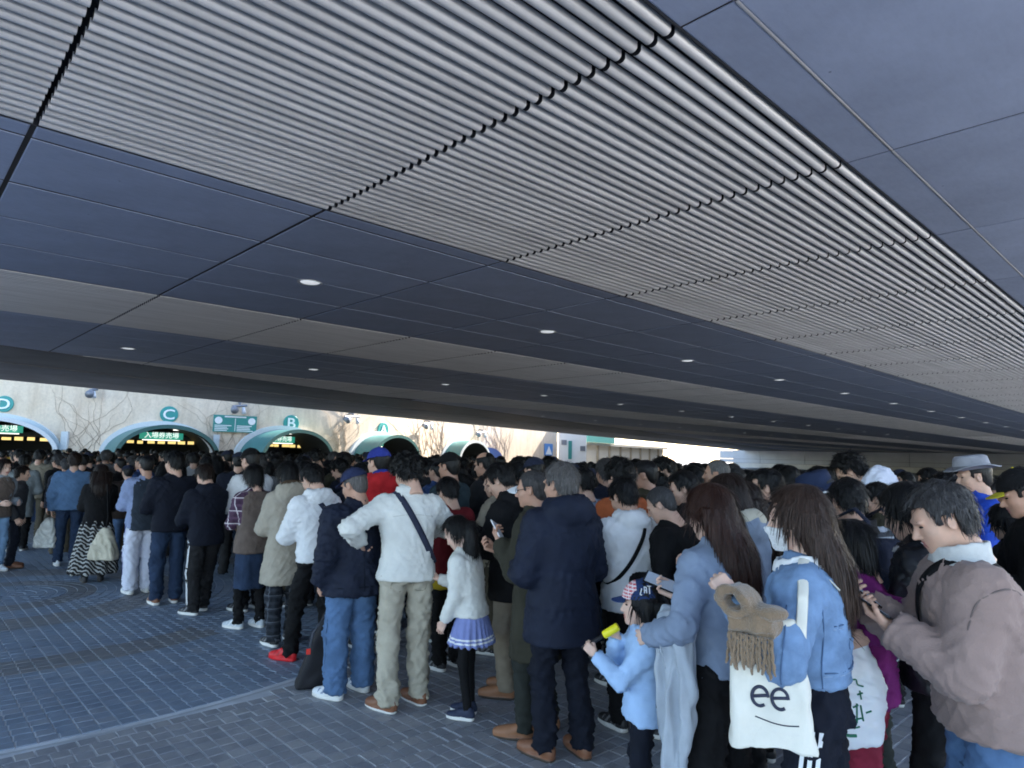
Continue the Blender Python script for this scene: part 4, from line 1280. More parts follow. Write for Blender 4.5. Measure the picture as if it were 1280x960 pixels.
            V, Q = surf(f, lo, hi, 0.0085 if s.lod <= 1.2 else 0.013)
        V, Q = s.strands(V, Q, style, seed, hang)
        s.put('hair', V, Q, mat); return s
    def strands(s, V, Q, style, seed, hang):
        """locks of hair lying on the scalp mass and breaking its outline"""
        r = np.random.RandomState(seed * 7 + 3)
        fine = s.lod <= 1.2
        n = {'short': 1700, 'curly': 2000, 'buzz': 1300, 'balding': 700, 'bob': 1400, 'long': 1500, 'pony': 1300}[style] * (1 if fine else 0.35)
        if hang is not None and style == 'long': n *= 1.6
        n = int(n)
        A = np.linalg.norm(np.cross(V[Q[:, 2]] - V[Q[:, 0]], V[Q[:, 3]] - V[Q[:, 1]]), axis=1)
        f = r.choice(len(Q), n, p=A / A.sum())
        w4 = r.dirichlet((1, 1, 1, 1), n)[:, :, None]
        P = (V[Q[f]] * w4).sum(1); VN = vnormals(V, Q); N = (VN[Q[f]] * w4).sum(1); N /= np.linalg.norm(N, axis=1)[:, None] + 1e-9
        q = ((P - s.hc) @ s.Rh) / s.hs
        crown = np.array([0, -0.05, 0.12])
        flow = q - crown; flow[:, 2] -= 0.02; flow = flow @ s.Rh.T
        flow = flow / (np.linalg.norm(flow, axis=1)[:, None] + 1e-9) + np.array([0, 0, -0.9])
        jit = {'short': 0.45, 'curly': 1.0, 'buzz': 0.5, 'balding': 0.4}.get(style, 0.12)
        flow += r.normal(0, jit, (n, 3)) * 0.7
        flow -= N * (flow * N).sum(1)[:, None]; flow /= np.linalg.norm(flow, axis=1)[:, None] + 1e-9
        L = {'short': 0.036, 'curly': 0.034, 'buzz': 0.009, 'balding': 0.02}.get(style, 0.085) * s.hs * r.uniform(0.6, 1.35, n)
        lift = {'short': 0.30, 'curly': 0.75, 'buzz': 0.55, 'balding': 0.2}.get(style, 0.035)
        lift = lift * r.uniform(0.2, 1.3, n)
        W_ = (0.0021 if fine else 0.0045) * (0.55 if style == 'buzz' else 1.0) * r.uniform(0.6, 1.3, n)
        e = (((P + flow * L[:, None]) - s.hc) @ s.Rh) / s.hs
        if style in ('short', 'curly', 'buzz', 'balding'): bad = ((e[:, 1] > 0.045) & (e[:, 2] < 0.068)) | ((e[:, 1] > -0.03) & (e[:, 2] < -0.005))
        elif style == 'pony': bad = (e[:, 1] > 0.03) & (e[:, 2] < 0.06)
        else: bad = (np.abs(e[:, 0]) < 0.066) & (e[:, 1] > 0.045) & (e[:, 2] < 0.06)
        if getattr(s, 'capped', False): bad |= (q[:, 2] > 0.02)
        L = np.where(bad, 0.0005, L)
        side = np.cross(flow, N)
        p0 = P - N * 0.001; p1 = P + flow * (L * 0.5)[:, None] + N * (0.0015 + L * lift * 0.6)[:, None]; p2 = P + flow * L[:, None] + N * (0.0005 + L * lift * 0.75)[:, None] + np.array([0, 0, -0.12]) * L[:, None]
        vs_ = np.stack([p0 - side * W_[:, None], p0 + side * W_[:, None], p1 - side * W_[:, None] * 0.9, p1 + side * W_[:, None] * 0.9, p2 - side * W_[:, None] * 0.25, p2 + side * W_[:, None] * 0.25], 1).reshape(-1, 3)
        b = (np.arange(n) * 6)[:, None] + len(V)
        qs = np.concatenate([b + np.array([0, 1, 3, 2]), b + np.array([2, 3, 5, 4])])
        return np.concatenate([V, vs_]), np.concatenate([Q, qs])
    def top(s, name, mat, amp=0.006, quilt=None, h=None, **kw):
        f = s.top_field(**kw); s.topf = f; s.hem = kw.get('hem', 0.83)
        lo, hi = s.bbox(); lo[2] = min(lo[2], s.hem * s.u - 0.03); lo[2] = s.hem * s.u - 0.05 if min(s.el[0][2], s.el[1][2], s.wr[0][2], s.wr[1][2]) > s.hem * s.u + 0.05 else lo[2]
        hi[2] = max(hi[2], 1.52 * s.u)
        h = h or (0.0135 if s.lod <= 1.0 else 0.0135 * s.lod)
        V, Q = surf(lambda P: f(P), lo, hi, h)
        V = s.fold(V, Q, amp * s.u, 1, quilt=quilt)
        s.put(name, V, Q, mat); return s
    def trousers(s, mat, fit=(0.088, 0.066, 0.060), waist=1.0, end=0.055, name='trousers', amp=0.012, h=None, stripe=None):
        u = s.u; r = [x * u * (0.93 if s.sex == 'f' else 1.0) * (0.5 + 0.5 * s.g) for x in fit]
        waist = max(0.865, min(waist, getattr(s, 'hem', 1.0) + 0.015))
        st = s.torso_st(0.8, 0.0)
        def f(P):
            d = loft(P, st); d = np.maximum(d, np.maximum(0.84 * u - P[:, 2], P[:, 2] - waist * u))
            for i in (0, 1):
                A = s.ank[i] + np.array([0, 0.0, -0.03 * u])
                x = cap(P, s.hip[i] + np.array([0, 0, 0.03 * u]), s.knee[i], r[0], r[1]); x = smin(x, cap(P, s.knee[i], A, r[1], r[2]), 0.03 * u)
                d = smin(d, x, 0.035 * u)
            return np.maximum(d, end * u - P[:, 2])
        s.trf = f
        A = np.stack(s.hip + s.knee + s.ank); lo = A.min(0) - 0.13 * u; hi = A.max(0) + 0.13 * u
        lo[0] = min(lo[0], -0.24 * u * s.g); hi[0] = max(hi[0], 0.24 * u * s.g); lo[1] = min(lo[1], -0.19 * u * s.g); hi[1] = max(hi[1], 0.19 * u * s.g)
        lo[2] = 0.0; hi[2] = (waist + 0.03) * u
        h = h or (0.0145 if s.lod <= 1.0 else 0.0145 * s.lod)
        V, Q = surf(f, lo, hi, h); V = s.fold(V, Q, amp * u, 21, elbows=False, knees=True)
        s.put(name, V, Q, mat)
        if stripe is not None:           # side stripes down the outer seam
            k, mt, ws = stripe
            for w in ws:
                pts_ = []
                for t in np.linspace(0.05, 1.9, 26):
                    c = s.hip[k] + (s.knee[k] - s.hip[k]) * min(1, t) if t <= 1 else s.knee[k] + (s.ank[k] - s.knee[k]) * (t - 1)
                    rr = (r[0] + (r[1] - r[0]) * min(1, t)) if t <= 1 else (r[1] + (r[2] - r[1]) * (t - 1))
                    a = w / max(rr, 0.02); sg = (-1, 1)[k]
                    pts_.append((c, np.array([sg * math.cos(a), math.sin(a), 0]), rr))
                VV = []
                for c, n, rr in pts_:
                    tn = np.array([-n[1], n[0], 0])
                    x0 = 0.0
                    dd = np.linspace(0.0, 0.22 * u, 60)[:, None] * n[None, :] + c
                    val = f(dd.astype(np.float32)); j = np.nonzero(val < 0)[0]
                    R0 = dd[j[-1]] if len(j) else c + n * rr
                    VV += [R0 + n * 0.008 - tn * 0.007, R0 + n * 0.008 + tn * 0.007]
                m = len(pts_)
                F = np.array([(2 * i, 2 * i + 1, 2 * i + 3, 2 * i + 2) for i in range(m - 1)])
                s.put('side_stripe', np.array(VV), F, mt)
        return s
    def skirt(s, mat, top=1.0, hem=0.62, flare=0.08, pleats=18, pamp=0.010, bands=None, name='skirt'):
        u = s.u; st = s.torso_st(0.5, 0.0)
        rows = []
        for t in np.linspace(0, 1, 6):
            z = (top + (hem - top) * t) * u
            a = np.interp(z, st[:, 0], st[:, 3]); b = np.interp(z, st[:, 0], st[:, 4])
            if z < 0.9 * u: a = np.interp(0.9 * u, st[:, 0], st[:, 3]); b = np.interp(0.9 * u, st[:, 0], st[:, 4])
            rows.append((z, 0, 0, a + flare * t * u + 0.004, b + flare * t * u + 0.004))
        st2 = np.array(rows)
        ext = 0.2 * u + flare * u + 0.06
        V, Q = surf(lambda P: loft(P, st2, 2.0), (-ext, -ext, hem * u - 0.03), (ext, ext, top * u + 0.03), 0.011)
        V = s.fold(V, Q, 0.003 * u, 31, elbows=False, pleat=(pleats, pamp, top))
        fm = None; mats = mat
        if bands is not None:
            c = V[Q].mean(1)[:, 2] / u; fm = np.zeros(len(Q), np.int32)
            for b0, b1 in bands[1]: fm[(c > b0) & (c < b1)] = 1
            mats = (mat, bands[0])
        s.put(name, V, Q, mats, fm); return s
    def shoes(s, kind, up, sole):
        me = shoe_mesh(kind, 0.007 if s.lod <= 1.2 else 0.012)
        for k in (0, 1): s.parts.append(('shoe', me, (k, up, sole)))
        return s
    def cap_hat(s, mat, brim_mat=None, turn=0.0, front=None, up=0.0):
        hs = s.hs
        def f(P):
            d = ell(P, (0, -0.012, 0.030), (0.099, 0.118, 0.110))
            d = np.maximum(d, 0.040 - 0.10 * P[:, 1] - P[:, 2])
            return np.maximum(d, -ell(P, (0, -0.012, 0.022), (0.094, 0.113, 0.105)))
        V, Q = surf(f, (-0.12, -0.15, 0.0), (0.12, 0.12, 0.16), 0.0065)
        fm = None; mats = mat
        if front is not None:
            c = V[Q].mean(1); fm = ((c[:, 1] > 0.028) & (np.abs(c[:, 0]) < 0.055 + 0.02)).astype(np.int32); mats = (mat, front)
        R = s.Rh @ rot_z(turn) @ rot_x(up)
        s.put('cap', (V * hs) @ R.T + s.hc, Q, mats, fm)
        def g(P):
            bend = 0.9 * P[:, 0] ** 2 * 2.5
            q = P.copy(); q[:, 2] += bend
            q[:, 2] += 0.25 * (P[:, 1] - 0.09)
            d = np.abs(q[:, 2] - 0.040) - 0.0035
            pl = (np.sqrt((P[:, 0] / 0.083) ** 2 + ((P[:, 1] - 0.078) / 0.088) ** 2) - 1) * 0.08
            return np.maximum(np.maximum(d, pl), 0.074 - P[:, 1] - 0.0 - 0.6 * 0.0 - np.abs(P[:, 0]) * -0.25)
        V, Q = surf(g, (-0.1, 0.05, -0.03), (0.1, 0.18, 0.07), 0.0042)
        s.put('brim', (V * hs) @ R.T + s.hc, Q, brim_mat or mat)
        v, q = surf(lambda P: ell(P, (0, -0.012, 0.139), (0.009, 0.009, 0.006)), (-0.02, -0.03, 0.125), (0.02, 0.01, 0.15), 0.004)
        s.put('button', (v * hs) @ R.T + s.hc, q, brim_mat or mat)
        return s
    def strap(s, mat, shoulder=0, width=0.032, low=0.92, n=64, off=0.011, thick=0.004):
        """a band across chest and back from one shoulder to the opposite hip"""
        u = s.u; sg = (-1, 1)[shoulder]
        hi_ = np.array([sg * 0.085 * u, s.lean, 1.42 * u]); lo_ = np.array([-sg * 0.20 * u, 0.0, low * u])
        c = (hi_ + lo_) / 2; ax = (hi_ - lo_) / np.linalg.norm(hi_ - lo_); nrm_ = np.cross(ax, (0, 1, 0)); nrm_ /= np.linalg.norm(nrm_)
        fw = np.cross(nrm_, ax)
        T = np.linspace(0, 0.75, 240)[:, None]
        VV = []
        for k in range(n):
            a = 2 * math.pi * k / n
            d = ax * math.cos(a) + fw * math.sin(a)
            pts_ = (c + T * d * u).astype(np.float32)
            val = s.topf(pts_, True); j = np.nonzero(val < 0)[0]
            t = T[j[-1], 0] * u if len(j) else 0.1
            VV.append((c + d * (t + off * u), d))
        R0 = np.array([v for v, _ in VV]); R1 = R0.copy()
        for _ in range(3): R0 = 0.5 * R0 + 0.25 * (np.roll(R0, 1, 0) + np.roll(R0, -1, 0))
        D = np.array([d for _, d in VV]); w = width * u / 2
        V = np.concatenate([R0 - nrm_ * w, R0 + nrm_ * w, R0 - nrm_ * w + D * thick, R0 + nrm_ * w + D * thick])
        F = []
        for i in range(n):
            j = (i + 1) % n
            F += [(2 * n + i, 2 * n + j, 3 * n + j, 3 * n + i), (i, j, 2 * n + j, 2 * n + i), (n + j, n + i, 3 * n + i, 3 * n + j)]
        s.put('strap', V, np.array(F), mat); return s
    def sdf_part(s, name, f, lo, hi, h, mat, amp=0.0, seed=50, fm=None, rel=0):
        V, Q = surf(f, lo, hi, h)
        if rel: V = relax(V, Q, rel)
        if amp: V = s.fold(V, Q, amp, seed, elbows=False)
        s.put(name, V, Q, mat, fm(V[Q].mean(1)) if fm is not None else None); return s
    def seam(s, f, pts_, dr, mat, r=0.0022, off=0.003, name='seam'):
        """a stitched seam: points pushed along dr until they meet the cloth"""
        dr = np.asarray(dr, float); P = []
        pts_ = np.asarray(pts_, float) * s.u
        if len(pts_) > 2:
            t = np.linspace(0, len(pts_) - 1, (len(pts_) - 1) * 7 + 1); pts_ = np.stack([cosi(t, np.arange(len(pts_)), pts_[:, k]) for k in range(3)], 1)
        T = np.linspace(0, 0.6, 400)
        for c in pts_:
            q = (c + T[:, None] * dr * s.u); j = np.nonzero(f(q.astype(np.float32)) < 0)[0]
            if len(j): P.append(q[j[0]] - dr * off)
        if len(P) > 2: s.parts.append((name, MB().tube(P, r, 5).mesh(name, (mat,), True), None))
        return s
    def hl(s, p):        # head space -> body space
        return s.hc + s.Rh @ (np.asarray(p, float) * s.hs)
    def build(s, loc, rz, label, cat='person', group=None, name='person', color=None):
        root = empty(name, tuple(loc), rz); tag(root, label, cat, group)
        s.root = root; s.objs = {}
        prevcap = None
        for nm, me, extra in s.parts:
            par = root
            if nm in ('brim', 'button') and prevcap is not None: par = prevcap
            o = link(nm, me, par)
            if nm in ('cap', 'hat'): prevcap = o
            if extra is not None:
                k, up, sole = extra
                sc = s.u * (0.94 if s.sex == 'f' else 1.0)
                o.location = (s.ank[k][0], s.ank[k][1] + 0.02 * s.u, 0.0); o.rotation_euler = (0, 0, s.ftz[k]); o.scale = (sc, sc, sc)
                for q, mt in ((0, up), (1, sole), (2, ACCENT.get(up.name, up))):
                    o.material_slots[q].link = 'OBJECT'; o.material_slots[q].material = mt
            s.objs[nm] = o
        return root

ACCENT = {}
def place(px, py_top, depth, phi):
    """photo column and head-top row at a distance -> ground position, head-top height, heading (phi: 0 walks away from the camera, 90 faces screen left)"""
    P = at_depth(px, py_top, depth)
    rz = math.atan2(FWD[1], FWD[0]) - math.pi / 2 + math.radians(phi)
    return (P[0], P[1], PAVZ), P[2] - PAVZ, rz
def local(root_loc, rz, P):
    return rot_z(-rz) @ (np.asarray(P, float) - np.asarray(root_loc, float))

# ================================================================ THE PEOPLE ONE CAN TELL APART
C_ = cloth
BLACK = C_('cloth_black', (0.007, 0.007, 0.008)); NAVY = C_('cloth_navy', (0.012, 0.016, 0.031), 0.7); DNAVY = C_('cloth_dark_navy', (0.008, 0.010, 0.018))
CHAR = C_('cloth_charcoal', (0.019, 0.019, 0.021)); WHITEK = C_('cloth_white_knit', (0.66, 0.66, 0.62), weave=0.6, var=0.1, wscale=240)
WHITEC = C_('cloth_white', (0.70, 0.71, 0.72), var=0.1); KHAKI = C_('cloth_khaki', (0.40, 0.365, 0.29), var=0.12); TAUPE = C_('cloth_taupe', (0.22, 0.185, 0.14), var=0.15)
JEANS = C_('denim_mid', (0.085, 0.155, 0.285), var=0.35, scale=7); DJEANS = C_('denim_dark', (0.022, 0.038, 0.075), var=0.35, scale=5); LJEANS = C_('denim_light', (0.22, 0.36, 0.55), var=0.3, scale=5)
OLIVE = C_('cloth_olive', (0.036, 0.034, 0.024)); DOLIVE = C_('cloth_dark_olive', (0.024, 0.027, 0.024)); RED = C_('cloth_red', (0.42, 0.018, 0.022)); DRED = C_('cloth_dark_red', (0.14, 0.012, 0.016))
FLEECE = C_('fleece_mauve', (0.265, 0.19, 0.168), weave=0.35, var=0.10, wscale=160, sheen=0.1); PARKA = C_('parka_beige', (0.36, 0.325, 0.265), var=0.12)
BLUEGREY = C_('shirt_blue_grey', (0.205, 0.255, 0.345), var=0.15); PALEBLUE = C_('shirt_pale_blue', (0.36, 0.52, 0.76), var=0.1); DENIMJ = C_('denim_jacket', (0.165, 0.262, 0.42), var=0.25, scale=14, weave=0.5)
PURPLE = C_('cloth_purple', (0.17, 0.018, 0.13)); MAROON = C_('cloth_maroon', (0.22, 0.022, 0.045)); GREYC = C_('cloth_grey', (0.20, 0.21, 0.23)); HOODGREY = C_('hoodie_blue_grey', (0.25, 0.30, 0.38))
ROYAL = C_('cloth_royal', (0.020, 0.065, 0.42)); CAPBLUE = C_('cap_blue', (0.03, 0.045, 0.26)); ORANGE = C_('cloth_rust', (0.42, 0.11, 0.04)); TEALD = C_('cloth_dark_teal', (0.03, 0.05, 0.06)); CREAM_ = C_('cloth_cream', (0.52, 0.48, 0.38)); SKIRTB = C_('skirt_lavender', (0.20, 0.24, 0.48), var=0.1); BLUEJ = C_('jacket_blue', (0.085, 0.155, 0.27)); BROWNV = C_('vest_brown', (0.13, 0.10, 0.085)); FUR = C_('fur_brown', (0.10, 0.065, 0.04), weave=1.0)
S_WH = plain('shoe_white', (0.66, 0.68, 0.70), 0.5); S_BK = plain('shoe_black', (0.02, 0.02, 0.024), 0.5); S_SOLE = plain('shoe_sole_white', (0.70, 0.69, 0.66), 0.6); S_BR = plain('shoe_brown', (0.20, 0.085, 0.045), 0.5); S_TAN = plain('shoe_tan', (0.26, 0.12, 0.06), 0.55); S_RED = plain('shoe_red', (0.62, 0.015, 0.02), 0.5); S_NV = plain('shoe_navy', (0.02, 0.028, 0.06), 0.7); S_DSOLE = plain('shoe_sole_dark', (0.06, 0.045, 0.035), 0.6); S_GR = plain('shoe_grey', (0.48, 0.52, 0.56), 0.5)
ACCENT.update({'shoe_white': plain('shoe_accent_blue', (0.22, 0.26, 0.36), 0.5), 'shoe_grey': plain('shoe_accent_pale', (0.66, 0.68, 0.70), 0.5), 'shoe_black': plain('shoe_accent_grey', (0.16, 0.16, 0.17), 0.5), 'shoe_red': plain('shoe_accent_red', (0.40, 0.01, 0.015), 0.5)})
PLAID = plaid('plaid_purple', (0.05, 0.025, 0.05), (0.09, 0.05, 0.085), (0.55, 0.5, 0.52), 16); DPLAID = plaid('plaid_dark', (0.015, 0.018, 0.024), (0.03, 0.035, 0.045), (0.09, 0.10, 0.12), 18)
REDCHECK = plaid('check_red', (0.5, 0.08, 0.10), (0.65, 0.55, 0.56), (0.75, 0.72, 0.72), 70)
SHAWL = bands('shawl_stripes', [(0.06, 0.065, 0.075), (0.20, 0.22, 0.25), (0.50, 0.53, 0.58), (0.11, 0.12, 0.14), (0.28, 0.30, 0.33), (0.05, 0.055, 0.065), (0.40, 0.43, 0.48)], 5.0)
LEATHERB = plain('leather_brown', (0.05, 0.028, 0.020), 0.45, 0.5)
PHONEB = plain('phone_black', (0.015, 0.015, 0.017), 0.2, 0.6); PHONEW = plain('phone_white', (0.7, 0.7, 0.72), 0.25, 0.6); SCREEN = emit('phone_screen', (0.3, 0.36, 0.45), 0.03)
DARKM = plain('metal_dark', (0.03, 0.03, 0.03), 0.3, 0.5, 0.6)
USED = []            # ground spots already taken

def go(p, loc, rz, label, group=None):
    r = p.build(loc, rz, label, group=group); USED.append((loc[0], loc[1])); return r
def phone(p, k, label, mat=PHONEB, w=0.072, l=0.15, tilt=0.0):
    """a slab lying in hand k, top-level but placed in the hand"""
    B, o = p.hand_frame(k)
    c = o + B @ (np.array([0.012 if k == 0 else -0.012, 0.085, -0.026]) * p.u)
    R = p.root; M = rot_z(R.rotation_euler[2])
    ob = link('phone', None or MB().box((-w / 2, -l / 2, -0.004), (w / 2, l / 2, 0.004)).mesh('phone', (mat,)), None)
    scr = link('screen', MB().box((-w / 2 + 0.004, -l / 2 + 0.008, -0.0048), (w / 2 - 0.004, l / 2 - 0.008, -0.0041)).mesh('screen', (SCREEN,)), ob)
    W4 = Matrix.Identity(4); RB = M @ B
    pos = M @ c + np.array(R.location)
    for i in range(3):
        for j in range(3): W4[i][j] = RB[i][j]
        W4[i][3] = pos[i]
    ob.matrix_world = W4
    tag(ob, label, 'phone', None)
    return ob
def hood_lining(p, mat, k=1.0):
    u = p.u
    c = p.nb + np.array([0, -0.055, 0.01]) * u
    def f(P):
        d = ell(P, c, np.array([0.105, 0.085, 0.075]) * u * k, rot_x(0.5))
        return smax(d, -ell(P, p.nb + np.array([0, 0.02, 0.05]) * u, np.array([0.08, 0.085, 0.085]) * u * k), 0.01)
    p.sdf_part('hood_lining', f, c - 0.16 * u, c + 0.16 * u, 0.009, mat)
def collar(p, mat, h0=1.395, h1=1.475, flare=0.02, name='collar', n=2.2):
    u = p.u
    st = np.array([(h0 * u, p.side, p.nb[1] - 0.0, (0.115 + flare) * u, (0.09 + flare) * u), ((h0 + h1) / 2 * u, p.side, p.nb[1], (0.088 + flare) * u, (0.082 + flare) * u), (h1 * u, p.side, p.nb[1] + 0.004, (0.080 + flare) * u, (0.080 + flare) * u)])
    st_in = st.copy(); st_in[:, 3:] -= 0.016 * u; st_in[0, 0] -= 0.05; st_in[-1, 0] += 0.05
    def f(P):
        d = loft(P, st, n); d = np.maximum(d, -loft(P, st_in, n))
        return np.maximum(d, P[:, 2] - h1 * u - 0.3 * -(P[:, 1] - p.nb[1]))
    p.sdf_part(name, f, p.nb + np.array([-0.2, -0.2, -0.12]) * u, p.nb + np.array([0.2, 0.2, 0.12]) * u, 0.009, mat, amp=0.003)
def vest(p, mat, hem=0.82, name='vest', bulk=0.030):
    u = p.u; st = p.torso_st(hem, bulk)
    def f(P):
        d = loft(P, st); d = np.maximum(d, np.maximum(hem * u - P[:, 2], P[:, 2] - 1.42 * u))
        return np.maximum(d, np.abs(P[:, 0]) - 0.165 * u) if p.sex == 'm' else np.maximum(d, np.abs(P[:, 0]) - 0.150 * u - 0.2 * np.maximum(0, 1.1 * u - P[:, 2]))
    p.sdf_part(name, f, (-0.3 * u, -0.3 * u, (hem - 0.03) * u), (0.3 * u, 0.35 * u, 1.46 * u), 0.012, mat, amp=0.006)
def glasses(p):
    mb = MB()
    for sx in (-1, 1):
        c = np.array([0.031 * sx, 0.098, 0.0])
        mb.tube([p.hl(c + np.array([0.020 * math.cos(a), 0.0, 0.015 * math.sin(a)])) for a in np.linspace(0, 2 * math.pi, 15)], 0.0016 * p.hs, 5)
        mb.tube([p.hl((0.052 * sx, 0.096, 0.004)), p.hl((0.078 * sx, 0.05, 0.006)), p.hl((0.084 * sx, -0.01, 0.008))], 0.0018 * p.hs, 5)
    mb.tube([p.hl((-0.011, 0.102, 0.004)), p.hl((0.011, 0.102, 0.004))], 0.0016 * p.hs, 5)
    p.parts.append(('glasses', mb.mesh('glasses', (DARKM,), True), None))
def facemask(p):
    def f(P):
        q = ((P - p.hc) @ p.Rh) / p.hs
        h = head_field(q.astype(np.float32), p.kind)
        d = np.abs(h - 0.006) - 0.0025
        d = np.maximum(d, np.maximum(0.035 - q[:, 1], np.abs(q[:, 2] + 0.07) - 0.048))
        return d * p.hs
    p.sdf_part('face_mask', f, p.hc - 0.16 * p.hs / 0.9, p.hc + 0.15 * p.hs / 0.9, 0.005, WHITEC)
def fedora(p, mat, band):
    hs = p.hs
    mb = MB().lathe([(0.155, 0.052), (0.158, 0.058), (0.12, 0.05), (0.103, 0.052), (0.101, 0.09), (0.094, 0.135), (0.078, 0.152), (0.04, 0.146), (0.0005, 0.143)], 40)
    v = mb.v[0]; v[:, 1] *= 1.14; v[:, 2] += 0.5 * np.maximum(0, np.abs(v[:, 0]) - 0.10); v[:, 2] -= 0.018 * np.exp(-(v[:, 0] / 0.02) ** 2) * (v[:, 2] > 0.13)
    mb.v[0] = (v * hs) @ p.Rh.T + p.hc
    p.parts.append(('hat', mb.mesh('hat', (mat,), True), None))
    mb = MB().lathe([(0.1045, 0.054), (0.1038, 0.082)], 40); v = mb.v[0]; v[:, 1] *= 1.14
    mb.v[0] = (v * hs) @ p.Rh.T + p.hc
    p.parts.append(('hat_band', mb.mesh('hat_band', (band,), True), None))
def bucket(p, mat, edge):
    hs = p.hs
    mb = MB().lathe([(0.142, 0.004), (0.118, 0.045), (0.108, 0.052), (0.106, 0.10), (0.097, 0.140), (0.06, 0.152), (0.0005, 0.153)], 36); v = mb.v[0]; v[:, 1] *= 1.12
    v[:, 2] += 0.006 * np.sin(np.arctan2(v[:, 1], v[:, 0]) * 3)
    mb.v[0] = (v * hs) @ p.Rh.T + p.hc
    p.parts.append(('hat', mb.mesh('hat', (mat,), True), None))
    mb = MB(); 
    mb.tube([p.hl((0.142 * math.cos(a), 0.16 * math.sin(a), 0.004 + 0.006 * math.sin(a * 3))) for a in np.linspace(0, 2 * math.pi, 33)], 0.007 * hs, 6)
    p.parts.append(('hat_edge', mb.mesh('hat_edge', (edge,), True), None))

# --- man in the navy down coat
loc, top, rz = place(706, 580, 4.06, 32)
p = Person(top, bow=0.10, yaw=0.30, lean=0.02, girth=1.10, seed=1, feet=((-0.11, 0.02, 0.25), (0.11, -0.06, -0.15)))
p.arm(0, 'bent').arm(1, 'bent'); p.body(1).hair('short', HAIR_GREY, 3).top('down_coat', NAVY, quilt=0.215, hem=0.66, bulk=0.030, hood=1.45, flare=0.01, sleeve=(0.075, 0.064, 0.050), collar=1.47).trousers(DNAVY).shoes('leather', S_BR, S_DSOLE)
go(p, loc, rz, 'grey haired man in a long quilted navy hooded coat')

# --- man in the white cardigan
loc, top, rz = place(514, 572, 4.75, 22)
p = Person(top, bow=0.50, yaw=0.25, lean=0.04, seed=2, feet=((-0.11, -0.05, 0.55), (0.12, 0.03, 0.35)))
p.arm(0, 'to', t=(-0.30, 0.14, 1.08), pole=(-1, -0.7, -0.2), hand='hold').arm(1, 'to', t=(0.16, 0.30, 1.16), pole=(1, -0.6, -0.15), hand='hold')
p.body(0).hair('curly', HAIR_BLACK, 4).top('cardigan', WHITEK, hem=0.845, bulk=0.016, collar=1.485, flare=0.012, amp=0.007)
collar(p, WHITEK, 1.40, 1.47, 0.005)
p.strap(C_('strap_navy', (0.03, 0.035, 0.06)), 0, 0.042).trousers(KHAKI, fit=(0.092, 0.072, 0.068)).shoes('leather', S_BR, S_SOLE)
KST = C_('stitch_khaki', (0.25, 0.225, 0.17))
p.seam(p.trf, [(-0.6, 0.0, z) for z in np.linspace(0.8, 0.12, 12)], (1, 0, 0), KST); p.seam(p.trf, [(0.0, -0.5, z) for z in np.linspace(0.86, 0.80, 4)], (0, 1, 0), KST)
p.seam(p.trf, [(-0.12, -0.5, 0.87), (-0.12, -0.5, 0.79), (-0.08, -0.5, 0.775), (-0.04, -0.5, 0.79), (-0.04, -0.5, 0.87)], (0, 1, 0), KST); p.seam(p.trf, [(0.12, -0.5, 0.87), (0.12, -0.5, 0.79), (0.08, -0.5, 0.775), (0.04, -0.5, 0.79), (0.04, -0.5, 0.87)], (0, 1, 0), KST)
p.seam(p.topf, [(-0.15, -0.6, 1.27), (-0.05, -0.6, 1.285), (0.05, -0.6, 1.285), (0.15, -0.6, 1.27)], (0, 1, 0), C_('stitch_knit', (0.5, 0.5, 0.46)))
go(p, loc, rz, 'man in a white cardigan and beige trousers with navy strap across his back')

# --- man in jeans and navy cap
loc, top, rz = place(449, 588, 4.93, 38)
p = Person(top, bow=0.30, yaw=0.45, lean=0.03, girth=1.16, seed=3, feet=((-0.12, 0.0, 0.45), (0.13, 0.05, 0.15)))
p.arm(0, 'hang', hand='grip').arm(1, 'bent'); p.body(1).hair('buzz', HAIR_GREY, 2).cap_hat(C_('cap_navy', (0.022, 0.03, 0.075))).top('jacket', NAVY, hem=0.76, bulk=0.026, collar=1.475, amp=0.010, sleeve=(0.078, 0.066, 0.050)).trousers(JEANS, fit=(0.098, 0.082, 0.076)).shoes('runner', S_WH, S_SOLE)
JST = C_('stitch_denim', (0.05, 0.09, 0.17)); NST = C_('stitch_navy', (0.006, 0.008, 0.014))
p.seam(p.trf, [(-0.6, 0.0, z) for z in np.linspace(0.74, 0.12, 12)], (1, 0, 0), JST)
p.seam(p.topf, [(-0.17, -0.6, 1.24), (0.0, -0.6, 1.255), (0.17, -0.6, 1.24)], (0, 1, 0), NST, 0.003); p.seam(p.topf, [(0.0, -0.6, z) for z in (1.24, 1.1, 0.95, 0.80)], (0, 1, 0), NST, 0.003); p.seam(p.topf, [(-0.2, -0.6, 0.83), (0.0, -0.6, 0.83), (0.2, -0.6, 0.83)], (0, 1, 0), NST, 0.003)
jm = go(p, loc, rz, 'stout man in navy cap, dark jacket, blue jeans and white trainers'); JM = p

